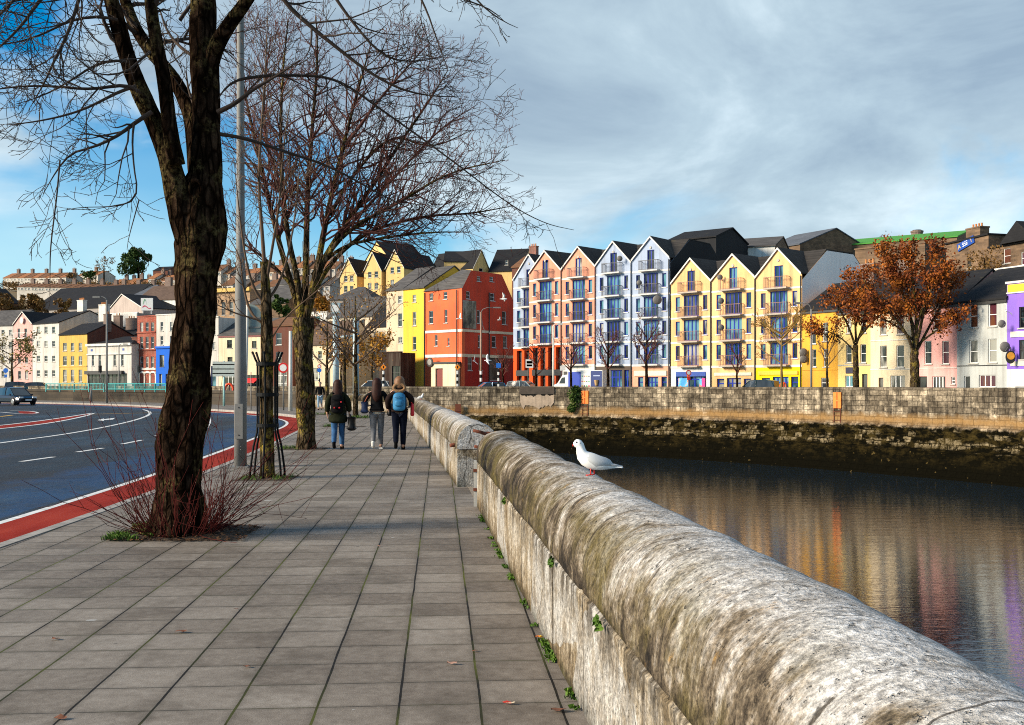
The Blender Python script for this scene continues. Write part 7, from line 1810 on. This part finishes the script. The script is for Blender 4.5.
car('bright blue car parked before the red corner building', (Xat(488, 116), 116, .3), R(200), carpaint('car_blue', (.02, .17, .38)), H=1.5)
car('pale silver-blue car parked before the orange pillars', (Xat(525, 110), 110, .3), R(-30), carpaint('car_silver', (.34, .42, .42)), H=1.62)
car('dark green jeep parked before the bright yellow shopfront', (Xat(756, 94), 94, .3), R(145), carpaint('car_green', (.012, .035, .032)), 'jeep', 4.2, 1.8, 1.66, True)
# lorry
L0_ = Vector((Xat(582, 104.5), 104.5, .3)); t = thing('box_lorry', 'small white lorry with a blue and white printed box body', 'lorry', tuple(L0_), R(150))
BLB = flat('lorry_blue', (.012, .05, .40), .4, var=.08); NAV = flat('lorry_navy', (.01, .03, .16), .4)
q = MB(); q.box(-2.75, 1.15, -1.0, 1.0, .75, 2.68); bx = q.build('box_body', WF, t)
# seen side is +y in local space
q = MB(); q.box(-.35, 1.06, 1.003, 1.02, .85, 2.52); q.build('side_panel', BLB, bx)
q = MB(); q.box(-1.45, -.38, 1.003, 1.02, .85, 2.55); pw = q.build('print_panel', WF, bx)
rs = random.Random(3); CL = [flat('print_red', (.6, .06, .1), .5), flat('print_green', (.05, .35, .12), .5), flat('print_dark', (.03, .03, .05), .5), flat('print_gold', (.65, .36, .05), .5)]
q = MB(); q.box(-2.70, -1.48, 1.003, 1.02, .85, 2.62); pn = q.build('print_panel', NAV, bx)
q = MB(); q.tube([(-2.12, 1.03, 1.15), (-2.12, 1.03, 1.7)], [.16, .24], 10); q.build('printed_cup', flat('print_tan', (.45, .28, .12), .5), pn).scale = (1, 1, 1)
q = MB(); q.box(-2.5, -1.75, 1.021, 1.026, 2.08, 2.18); q.build('printed_band', flat('print_pale', (.35, .42, .6), .5), pn)
for r_ in range(3):
    for c in range(4): q = MB(); x = -1.36 + c * .25; z = 1.0 + r_ * .52; q.box(x, x + .17, 1.021, 1.026, z, z + (.10 if r_ != 0 else .18)); q.build('printed_mark', CL[(r_ + c) % 4], pw)
q = MB(); rows = [[(x, -.95, .45), (x, -.95, z), (x, .95, z), (x, .95, .45)] for x, z in ((1.2, 2.25), (1.75, 2.2), (2.35, 1.35), (2.75, 1.2), (2.78, .5))]; q.grid(rows, closed=True, caps=True); q.build('cab', WF, t)
q = MB(); q.poly([(1.45, .957, 1.35), (2.15, .957, 1.35), (1.82, .957, 1.95), (1.45, .957, 2.0)]); q.build('side_window', CARG, t)
q = MB(); q.poly([(1.80, -.85, 2.14), (1.80, .85, 2.14), (2.33, .85, 1.40), (2.33, -.85, 1.40)]); [0]; q.v = [(x + .02, y, z + .02) for x, y, z in q.v]; q.build('windscreen', CARG, t)
for x in (-1.7, 2.0):
    for s in (-1, 1): q = MB(); q.tube([(x, s * .85 - .12, .38), (x, s * .85 + .12, .38)], [.38, .38], 16); w_ = q.build('wheel', TYRE, t); q = MB(); q.tube([(x, s * .975, .38), (x, s * .99, .38)], [.2, .2], 12); q.build('rim', RIM, w_)
q = MB(); q.box(-2.7, 2.3, -.5, .5, .45, .74); q.build('chassis', TYRE, t)
# ------------------------------------------------------------------ people
SKIN = flat('skin', (.52, .30, .21), .6, var=.08); 
def skinned(name, joints, edges, root, mat, parent, org=(0, 0, 0), sub=2):
    bm = bmesh.new(); lay = bm.verts.layers.skin.verify(); vs = {}
    for k, j in joints.items():
        v = bm.verts.new(j[:3]); r = j[3:]; v[lay].radius = (r[0], r[1] if len(r) > 1 else r[0]); vs[k] = v
        if k == root: v[lay].use_root = True
    for a, b_ in edges: bm.edges.new((vs[a], vs[b_]))
    me = bpy.data.meshes.new(name + '_skel'); bm.to_mesh(me); bm.free()
    o = bpy.data.objects.new(name + '_skel', me); COL.objects.link(o)
    o.modifiers.new('s', 'SKIN').branch_smoothing = .6; o.modifiers.new('u', 'SUBSURF').levels = sub; o.modifiers['u'].render_levels = sub
    dg = bpy.context.evaluated_depsgraph_get(); dg.update()
    out = bpy.data.meshes.new_from_object(o.evaluated_get(dg)); bpy.data.objects.remove(o)
    out.materials.clear(); out.name = name
    return link(name, out, mat, parent, True)
def person(label, loc, rz, H, step, coat, trousers, hairm, shoes, coat_len=.52, armpose=None, hood=None, hair='long', bulk=1.0, legw=1.0, coatcol2=None, legtop=None):
    """faces +y in its own frame; step>0: right foot forward"""
    t = thing('person', label, 'person', loc, rz); k = H / 1.7
    def S(*v): return tuple(x * k for x in v)
    fy = step; ap = armpose or {}
    J = {'pel': S(0, 0, .93, .135, .10), 'sp': S(0, -.01, 1.12, .12, .09), 'ch': S(0, -.01, 1.30, .15, .10), 'nk': S(0, .0, 1.44, .055), 'hd0': S(0, .02, 1.52, .07, .075), 'hd1': S(0, .025, 1.60, .082, .095), 'hd2': S(0, .015, 1.665, .066, .078), 'hd3': S(0, .01, 1.705, .03, .035)}
    E = [('pel', 'sp'), ('sp', 'ch'), ('ch', 'nk'), ('nk', 'hd0'), ('hd0', 'hd1'), ('hd1', 'hd2'), ('hd2', 'hd3')]
    for s, nm in ((-1, 'L'), (1, 'R')):
        f = fy * s
        J['hip' + nm] = S(s * .085, 0, .87, .085 * legw, .09 * legw); J['kn' + nm] = S(s * .085, .5 * f + (.06 if f < 0 else .02), .49, .056 * legw, .06 * legw); J['ank' + nm] = S(s * .08, f - (.02 if f < 0 else 0), .10 + (.07 if f < 0 else 0), .040 * legw, .045 * legw)
        J['toe' + nm] = S(s * .09, f + .13, .045 + (.01 if f < 0 else 0), .040, .032); J['heel' + nm] = S(s * .08, f - .05, .055 + (.08 if f < 0 else 0), .036, .036)
        E += [('pel', 'hip' + nm), ('hip' + nm, 'kn' + nm), ('kn' + nm, 'ank' + nm), ('ank' + nm, 'toe' + nm), ('ank' + nm, 'heel' + nm)]
        a = ap.get(nm, ((.24, -.02, 1.14), (.25, .02, .90), (.25, .05, .80)))
        J['sh' + nm] = S(s * .155, -.01, 1.38, .055); J['el' + nm] = S(s * a[0][0], a[0][1], a[0][2], .043); J['wr' + nm] = S(s * a[1][0], a[1][1], a[1][2], .030); J['pa' + nm] = S(s * a[2][0], a[2][1], a[2][2], .030, .02)
        E += [('ch', 'sh' + nm), ('sh' + nm, 'el' + nm), ('el' + nm, 'wr' + nm), ('wr' + nm, 'pa' + nm)]
        w, p = Vector(a[1]), Vector(a[2]); dv = (p - w).normalized(); sd = dv.orthogonal().normalized(); sd2 = dv.cross(sd)
        for i, (o, l) in enumerate(((-.027, .062), (-.009, .072), (.009, .068), (.026, .055))):
            b0 = p + Vector((0, o, 0)) + dv * .02; tip = b0 + dv * l * .6 + Vector((-.012, 0, 0)); tp2 = b0 + dv * l + Vector((-.03, .0, 0))
            J[f'f{i}a{nm}'] = S(s * tip.x, tip.y, tip.z, .0095); J[f'f{i}b{nm}'] = S(s * tp2.x, tp2.y, tp2.z, .008); E += [('pa' + nm, f'f{i}a{nm}'), (f'f{i}a{nm}', f'f{i}b{nm}')]
        th = p + Vector((-.02, .04, .0)); J['th' + nm] = S(s * th.x, th.y, th.z, .011); E += [('pa' + nm, 'th' + nm)]
    body = skinned('body', J, E, 'pel', SKIN, t)
    # face
    fb = S(0, .105, 1.585)
    q = MB(); q.ball(S(0, .122, 1.575), .012 * k, .018 * k, .020 * k, 8, 6); q.build('nose', SKIN, body)
    for s in (-1, 1): q = MB(); q.ball(S(s * .032, .105, 1.605), .011 * k, .008 * k, .008 * k, 8, 6); q.build('eye', flat('eye', (.05, .04, .035), .3), body)
    q = MB(); q.ball(S(0, .108, 1.535), .022 * k, .008 * k, .006 * k, 8, 6); q.build('mouth', flat('lips', (.36, .12, .10), .5), body)
    # trousers
    JT = {'pel': S(0, 0, .95, .150, .118)}; ET = []
    for s, nm in ((-1, 'L'), (1, 'R')):
        f = fy * s
        JT['h' + nm] = S(s * .088, -.005, .86, .100 * legw, .105 * legw); JT['m' + nm] = S(s * .087, .25 * f + .02, .68, .083 * legw, .088 * legw); JT['k' + nm] = S(s * .085, .5 * f + (.06 if f < 0 else .02), .49, .066 * legw, .07 * legw); JT['c' + nm] = S(s * .083, .8 * f + (.0 if f < 0 else .0), .30 + (.03 if f < 0 else 0), .060 * legw, .064 * legw); JT['a' + nm] = S(s * .08, f - (.02 if f < 0 else 0), .075 + (.07 if f < 0 else 0), .052 * legw, .056 * legw)
        ET += [('pel', 'h' + nm), ('h' + nm, 'm' + nm), ('m' + nm, 'k' + nm), ('k' + nm, 'c' + nm), ('c' + nm, 'a' + nm)]
    skinned('trousers', JT, ET, 'pel', trousers, t)
    for s, nm in ((-1, 'L'), (1, 'R')):
        f = fy * s; zz = .08 if f < 0 else 0
        JS = {'a': S(s * .08, f - (.02 if f < 0 else 0), .12 + zz, .055), 'h': S(s * .08, f - .045, .052 + zz, .046, .05), 'm': S(s * .085, f + .05, .045 + zz * .5, .048, .042), 't': S(s * .09, f + .14, .038, .042, .034)}
        skinned('shoe', JS, [('a', 'h'), ('h', 'm'), ('m', 't')], 'h', shoes, t, sub=2)
    # coat
    cl = coat_len
    JC = {'w': S(0, -.005, 1.08, .155 * bulk, .125 * bulk), 'ch': S(0, -.01, 1.28, .175 * bulk, .130 * bulk), 'ck': S(0, -.01, 1.40, .11 * bulk, .095), 'nk': S(0, 0, 1.47, .072, .075)}
    EC = [('w', 'ch'), ('ch', 'ck'), ('ck', 'nk')]
    z = 1.08; i = 0; prev = 'w'
    while z - .10 > cl:
        z -= .11; nm_ = f'd{i}'; JC[nm_] = S(0, -.005, max(z, cl), (.165 + .012 * i) * bulk, (.130 + .010 * i) * bulk); EC.append((prev, nm_)); prev = nm_; i += 1
    for s, nm in ((-1, 'L'), (1, 'R')):
        a = ap.get(nm, ((.24, -.02, 1.14), (.25, .02, .90), (.25, .05, .80)))
        JC['s' + nm] = S(s * .165, -.01, 1.375, .075 * bulk); JC['e' + nm] = S(s * a[0][0], a[0][1], a[0][2], .064 * bulk); JC['r' + nm] = S(s * a[1][0], a[1][1], a[1][2], .048 * bulk)
        EC += [('ch', 's' + nm), ('s' + nm, 'e' + nm), ('e' + nm, 'r' + nm)]
    skinned('coat', JC, EC, 'w', coat, t)
    if coatcol2:
        JB = {'a': S(0, -.005, .92, .176, .142), 'b': S(0, -.005, .84, .172, .140)}; skinned('shirt_hem', JB, [('a', 'b')], 'a', coatcol2, t)
    rings = {'long': [(1.735, .0, .012, .015), (1.728, -.002, .045, .055), (1.705, -.008, .080, .092), (1.665, -.016, .106, .114), (1.61, -.030, .116, .112), (1.55, -.050, .116, .094), (1.48, -.072, .118, .080), (1.40, -.095, .120, .068), (1.31, -.112, .108, .058), (1.23, -.120, .080, .046), (1.17, -.122, .040, .028), (1.15, -.122, .01, .01)],
             'bun': [(1.735, .0, .012, .015), (1.728, -.002, .045, .055), (1.705, -.008, .082, .094), (1.665, -.016, .110, .116), (1.61, -.030, .122, .114), (1.55, -.045, .122, .096), (1.48, -.062, .115, .080), (1.42, -.08, .09, .06), (1.40, -.08, .02, .02)],
             'short': [(1.722, .0, .012, .015), (1.715, -.004, .045, .055), (1.69, -.014, .078, .086), (1.65, -.028, .092, .088), (1.60, -.045, .086, .064), (1.555, -.055, .06, .045), (1.54, -.055, .02, .02)]}[hair]
    q = MB(); q.grid([[S(rx * math.cos(a_) * (1 + .05 * math.sin(5 * a_ + z_ * 30)), cy + ry * math.sin(a_) - (.0 if z_ > 1.66 else max(0, math.sin(a_)) * ry * (.55 if z_ < 1.64 else .2)), z_) for a_ in np.linspace(0, 2 * math.pi, 20, endpoint=False)] for z_, cy, rx, ry in rings], closed=True); q.build('hair', hairm, t, smooth=True)
    if hood:
        q = MB(); rows = []
        for a in np.linspace(0, 2 * math.pi, 21):
            cx, cy, cz = .128 * math.cos(a), -.075 + .05 * math.sin(a) * 0 - .03, 1.475 + .085 * math.sin(a) - .02
            rows.append([S(cx * (1 + .3 * math.cos(b_)), cy + .06 * math.sin(b_) + .02 * math.sin(a), cz + .05 * math.cos(b_) * math.sin(a)) for b_ in np.linspace(0, 2 * math.pi, 9)[:-1]])
        q.grid(rows, closed=True); h_ = q.build('fur_trim', hood, t, smooth=True)
        JH = {'a': S(0, -.06, 1.50, .125, .07), 'b': S(0, -.10, 1.42, .13, .06), 'c': S(0, -.11, 1.34, .07, .04)}
        skinned('hood', JH, [('a', 'b'), ('b', 'c')], 'a', coat, t)
    return t
def rucksack(label, par, mat, dark, H, w=.30, h=.46, red=None):
    """worn on the back of a person who faces +y"""
    k = H / 1.7; L = par.location; rz = par.rotation_euler.z
    p = Vector((0, -.185 * k, 1.16 * k)); p.rotate(Matrix.Rotation(rz, 3, 'Z'))
    t = thing('backpack', label, 'backpack', tuple(L + p), rz)
    JB = {'a': (0, .0, h * .42 * k, w * .36 * k, .06 * k), 'b': (0, -.02 * k, h * .22 * k, w * .48 * k, .085 * k), 'c': (0, -.03 * k, -h * .1 * k, w * .5 * k, .10 * k), 'd': (0, -.02 * k, -h * .42 * k, w * .46 * k, .09 * k), 'e': (0, 0, -h * .5 * k, w * .4 * k, .07 * k)}
    skinned('bag_body', JB, [('a', 'b'), ('b', 'c'), ('c', 'd'), ('d', 'e')], 'c', mat, t)
    JP = {'a': (0, -.10 * k, .02, w * .34 * k, .05 * k), 'b': (0, -.10 * k, -h * .32 * k, w * .36 * k, .055 * k)}; skinned('front_pocket', JP, [('a', 'b')], 'a', mat, t)
    q = MB(); q.tube([(-.1 * k, -.12 * k, h * .16 * k), (0, -.135 * k, h * .2 * k), (.1 * k, -.12 * k, h * .16 * k)], .008, 6); q.build('zip', dark, t)
    for s in (-1, 1): q = MB(); q.tube([(s * .10 * k, .03 * k, h * .44 * k), (s * .115 * k, .10 * k, h * .52 * k), (s * .12 * k, .26 * k, h * .40 * k), (s * .14 * k, .31 * k, h * .05 * k), (s * .15 * k, .2 * k, -h * .3 * k), (s * .12 * k, .06 * k, -h * .42 * k)], .022 * k, 6); q.build('strap', dark, t)
    if red:
        for x, z in ((-.05, -.12), (.07, -.12), (.11, .02)): q = MB(); q.box(x * k - .018, x * k + .018, -.165 * k, -.13 * k, z - .012, z + .02); q.build('toggle', red, t)
    return t
def handbag(label, par, off, mat, strapm, w=.34, h=.30, top=(0, 0, .5), H=1.7, d=.09):
    k = H / 1.7; rz = par.rotation_euler.z; p = Vector(off) * k; p.rotate(Matrix.Rotation(rz, 3, 'Z'))
    t = thing('shoulder_bag', label, 'bag', tuple(par.location + p), rz)
    J = {'a': (0, 0, h * .45, d * .45, w * .36), 'b': (0, 0, h * .1, d * .8, w * .48), 'c': (0, 0, -h * .3, d, w * .5), 'd': (0, 0, -h * .5, d * .8, w * .42)}
    skinned('bag_body', J, [('a', 'b'), ('b', 'c'), ('c', 'd')], 'b', mat, t)
    for s in (-1, 1): q = MB(); tp = Vector(top); q.tube([(0, s * w * .3, h * .4), tuple(tp * .55 + Vector((0, s * w * .22, h * .2))), tuple(tp + Vector((0, s * .03, 0))), ], .012, 6); q.build('strap', strapm, t, smooth=True)
    return t
CB = flat('cloth_black', (.006, .006, .007), .95, spec=.08, var=.4, scale=12); COL1 = flat('cloth_olive_black', (.014, .016, .008), .95, spec=.1, var=.5, scale=10); CBR = flat('cloth_dark_brown', (.016, .009, .008), .95, spec=.1, var=.4, scale=10); JEAN = flat('denim_blue', (.02, .085, .21), .9, var=.35, scale=12); NAVY = flat('cloth_navy', (.005, .007, .016), .95, spec=.08, var=.3, scale=10); GREYT = flat('cloth_grey', (.15, .15, .16), .9, var=.25, scale=14)
HBR = flat('hair_dark_red_brown', (.028, .008, .005), .6, spec=.2, var=.5, scale=25); HLB = flat('hair_light_brown', (.17, .075, .028), .6, var=.4, scale=25); FUR = flat('fur_tan', (.22, .12, .055), .95, var=.6, scale=40); BAGB = flat('bag_leather_black', (.006, .006, .007), .5, spec=.25); BAGN = flat('bag_navy', (.015, .03, .09), .7); BBL = flat('backpack_blue', (.012, .16, .34), .7, var=.3, scale=9); BRED = flat('bag_red', (.55, .01, .02), .6); LEA = flat('leather_rust', (.28, .055, .02), .6)
w1 = person('woman walking away in a long dark olive parka and blue jeans, with black backpack', (Xat(338, 25.0), 25.0, 0), R(3), 1.68, .13, COL1, JEAN, HBR, CB, .64, {'L': ((.25, -.02, 1.14), (.27, .05, .92), (.27, .07, .84)), 'R': ((.26, -.03, 1.14), (.28, .0, .92), (.28, .02, .84))}, hair='long', bulk=1.32, legw=1.12)
rucksack('black backpack with red toggles on the woman in the olive parka', w1, CB, CB, 1.68, .33, .50, BRED)
handbag('slouchy black leather bag hanging from the hand of the woman in the olive parka', w1, (.33, .02, .62), BAGB, BAGB, .38, .34, (-.04, 0, .24), d=.12)
w2 = person('woman walking away in a short black jacket, grey trousers and white trainers', (Xat(377, 25.1), 25.1, 0), R(2), 1.72, .10, CB, GREYT, HBR, flat('trainer_white', (.70, .70, .68), .6), .88, {'L': ((.30, -.04, 1.17), (.24, .08, 1.05), (.18, .12, 1.06)), 'R': ((.27, -.02, 1.14), (.28, .06, .95), (.28, .09, .87))}, hair='long', bulk=1.12, legw=1.06, coatcol2=flat('shirt_cream', (.55, .47, .36), .9))
handbag('navy slouch bag under the left arm of the woman in grey trousers', w2, (-.30, -.02, 1.02), BAGN, LEA, .34, .30, (.13, .0, .36), d=.10)
handbag('black bag at the right hip of the woman in grey trousers', w2, (.32, 0, .98), BAGB, LEA, .34, .34, (-.14, 0, .40), d=.09)
w3 = person('woman walking away in a dark brown coat with fur-trimmed hood and navy trousers', (Xat(399.5, 24.9), 24.9, 0), R(4), 1.76, .06, CBR, NAVY, HLB, CB, .84, {'L': ((.27, -.02, 1.16), (.27, .08, .95), (.24, .11, .88)), 'R': ((.29, -.03, 1.17), (.27, .10, 1.02), (.22, .14, 1.0))}, hood=FUR, hair='bun', bulk=1.25, legw=1.15)
rucksack('bright blue backpack on the woman with the fur-trimmed hood', w3, BBL, flat('backpack_blue_dark', (.01, .08, .2), .7), 1.76, .32, .46)
handbag('red cloth bag hanging at the right side of the woman with the blue backpack', w3, (.31, .0, .98), BRED, BRED, .22, .34, (-.12, 0, .36), d=.06)
person('distant man in a dark jacket and pale jeans walking towards us on the pavement', (Xat(320, 63), 63, 0), R(185), 1.72, .10, CB, flat('denim_pale', (.22, .34, .46), .9), flat('hair_black', (.015, .012, .01), .7), CB, .90, hair='short')
person('distant person in a bright orange jacket on the quay before the bright yellow shopfront', (Xat(783, 92), 92, .3), R(170), 1.75, .08, flat('jacket_orange', (.75, .10, .01), .7), NAVY, flat('hair_black', (.015, .012, .01), .7), CB, .85, hair='short')
# ------------------------------------------------------------------ gulls
GW = flat('gull_white', (.80, .80, .79), .7, var=.03); GG = flat('gull_grey', (.42, .44, .46), .7, var=.06); GRED = flat('gull_red', (.55, .018, .012), .5); GBLK = flat('gull_black', (.015, .015, .017), .7)
u_c = U0 + .318; yb = 7.0; xb = u_c - .0957 * yb; zb = .985
gl = thing('gull', 'white gull with red legs standing on the coping of the nearest parapet', 'gull', (xb + .058, yb, zb - .009), R(0))
k = 7.0 / FX                                             # metres per pixel at the bird; profile measured along x, z
prof = [(-15.2, 33.6, 1.5), (-14.6, 33.2, 3.0), (-13.0, 32.4, 4.1), (-11, 31.6, 4.5), (-9.4, 29.8, 4.3), (-8.6, 27.0, 4.3), (-8, 23.5, 5.0), (-6.6, 20, 6.4), (-3.2, 16.8, 7.7), (1.5, 14.4, 8.3), (7, 12.6, 7.6), (13, 10.8, 5.8), (19, 9.4, 3.6), (24, 8.6, 1.9), (29.5, 8.2, 1.0)]
rows = []
for i, (x, z, r) in enumerate(prof):
    a = prof[max(i - 1, 0)]; c = prof[min(i + 1, len(prof) - 1)]; tx, tz = c[0] - a[0], c[1] - a[1]; l = math.hypot(tx, tz); nx, nz = -tz / l, tx / l
    wy = r * (.92 if i < 6 else 1.05 if i < 11 else 1.5)
    rows.append([((x + nx * r * math.cos(b_)) * k, wy * math.sin(b_) * k, (z + nz * r * math.cos(b_)) * k) for b_ in np.linspace(0, 2 * math.pi, 18, endpoint=False)])
q = MB(); q.grid(rows, closed=True, caps=True); body = q.build('body', GW, gl, smooth=True)
for s in (-1, 1):
    q = MB(); rows = []
    for (x, zt, zb_, yo) in ((-4, 20.5, 16.5, 6.6), (0, 22.8, 11.0, 8.6), (6, 21.6, 8.8, 9.3), (12, 19.2, 8.0, 8.8), (17, 17.6, 8.4, 7.0), (21, 15.4, 9.2, 5.0), (24, 11.0, 9.2, 3.2)):
        rows.append([(x * k, s * (yo * .55) * k, zt * k), (x * k, s * (yo + .7) * k, (zt * .6 + zb_ * .4) * k), (x * k, s * (yo + .5) * k, (zt * .25 + zb_ * .75) * k), (x * k, s * yo * .72 * k, zb_ * k)])
    q.grid(rows if s < 0 else [r[::-1] for r in rows]); q.build('wing', GG, gl, smooth=True)
    q = MB(); q.tube([(21 * k, s * 4.2 * k, 11.2 * k), (27 * k, s * 2.6 * k, 10.2 * k), (33 * k, s * 1.2 * k, 9.4 * k)], [1.5 * k, 1.1 * k, .3 * k], 6); q.build('wing_tip', GBLK if s > 0 else GG, gl, smooth=True)
q = MB(); q.grid([[(x * k, y * k, z * k) for y, z in ((-w_, zt), (w_, zt), (w_, zt - 1.1), (-w_, zt - 1.1))] for x, w_, zt in ((20, 3, 9.4), (26, 3.6, 9.0), (32, 4.0, 8.7), (33.5, 3.4, 8.6))], closed=True, caps=True); q.build('tail', GW, gl)
q = MB(); q.tube([(-14.6 * k, 0, 32.0 * k), (-15.8 * k, 0, 30.6 * k), (-16.5 * k, 0, 28.9 * k)], [1.2 * k, .85 * k, .25 * k], 8); q.build('beak', GRED, gl, smooth=True)
for s in (-1, 1): q = MB(); q.ball((-13.0 * k, s * 3.75 * k, 33.2 * k), .75 * k, .4 * k, .85 * k, 8, 6); q.build('eye', GBLK, gl)
q = MB(); q.ball((-9.6 * k, -3.6 * k, 32.2 * k), 1.0 * k, .5 * k, 1.3 * k, 8, 6); q.build('ear_spot', GG, gl)
for s, x in ((-1, 1.5), (1, 5.5)):
    q = MB(); q.tube([(x * k, s * 3 * k, 9 * k), ((x - .3) * k, s * 3 * k, 4.2 * k), (x * k - .001, s * 3 * k, .8 * k)], [.85 * k, .62 * k, .7 * k], 8); lg = q.build('leg', GRED, gl, smooth=True)
    q = MB()
    for a in (-28, 0, 28): q.tube([(x * k, s * 3 * k, .7 * k), ((x - 5.4 * math.cos(R(a))) * k, (s * 3 + 5.4 * math.sin(R(a))) * k, .55 * k - (.4 * k if a else 0))], [.55 * k, .3 * k], 6)
    q.build('foot', GRED, lg, smooth=True)
def flying(label, px, py, d, span, bank, flap, rz, scale=1.0):
    t = thing('flying_gull', label, 'gull', tuple(at(px, py, d)), rz, 'gulls flying over the river'); t.rotation_euler = (bank, 0, rz); s = span
    q = MB(); rows = []
    for x, r, z in ((-.24, .01, .0), (-.20, .035, .0), (-.12, .045, 0), (0, .065, -.01), (.12, .05, 0), (.24, .02, .01), (.32, .012, .01)): rows.append([(x * s, r * s * math.cos(a), (z + r * math.sin(a)) * s) for a in np.linspace(0, 2 * math.pi, 10, endpoint=False)])
    q.grid(rows, closed=True, caps=True); q.build('body', GW, t, smooth=True)
    for sd in (-1, 1):
        q = MB(); rows = []
        for y, c, x0, z in ((.04, .20, -.08, .0), (.22, .19, -.12, flap * .22), (.38, .14, -.06, flap * .32), (.52, .05, .04, flap * .34 - .03)): rows.append([(x0 * s, sd * y * s, z * s + .012 * s), ((x0 + c * .5) * s, sd * y * s, z * s + .02 * s), ((x0 + c) * s, sd * y * s, z * s), ((x0 + c * .5) * s, sd * y * s, z * s - .005 * s)])
        q.grid(rows, closed=True, caps=True); q.build('wing', GW, t, smooth=True)
    q = MB(); q.tube([(-.24 * s, 0, 0), (-.29 * s, 0, -.01 * s)], [.012 * s, .004 * s], 6); q.build('beak', GRED, t)
flying('gull with wings raised, flying before the upper dark red wall', 504, 299, 96, 1.25, R(35), .6, R(170))
flying('gull flying before the orange front of the red building, left of the mural', 460, 318.5, 98, 1.0, R(-40), .9, R(150))
flying('small gull flying low before the upper right of the red building', 499.5, 319.8, 105, .8, R(30), .5, R(200))
flying('gull gliding before the maroon ground floor of the red building', 487.5, 360.5, 92, 1.2, R(50), .5, R(10))
flying('gull flying before the white shop window of the red building', 474, 361, 100, .95, R(70), .8, R(60))
flying('gull flying before the corner of the grey and purple houses', 1006, 311, 60, .8, R(60), .7, R(80))
flying('tiny dark-looking bird high in the pale sky over the left hillside', 66.5, 237.5, 120, .7, R(10), .2, R(0))
u2 = .32; i_ = int(np.argmin(np.abs(PAR2[:, 1] - 40))); pp = PAR2[i_] + normals(PAR2)[i_] * .32
t2 = thing('gull', 'distant white gull on the coping beside the red cloth bag', 'gull', (pp[0], pp[1], .985), R(160)); t2.scale = (1, 1, 1)
for ch in KIDS[gl.name]:
    c = ch.copy(); COL.objects.link(c); c.parent = t2
    for g_ in KIDS.get(ch.name, ()): d_ = g_.copy(); COL.objects.link(d_); d_.parent = c
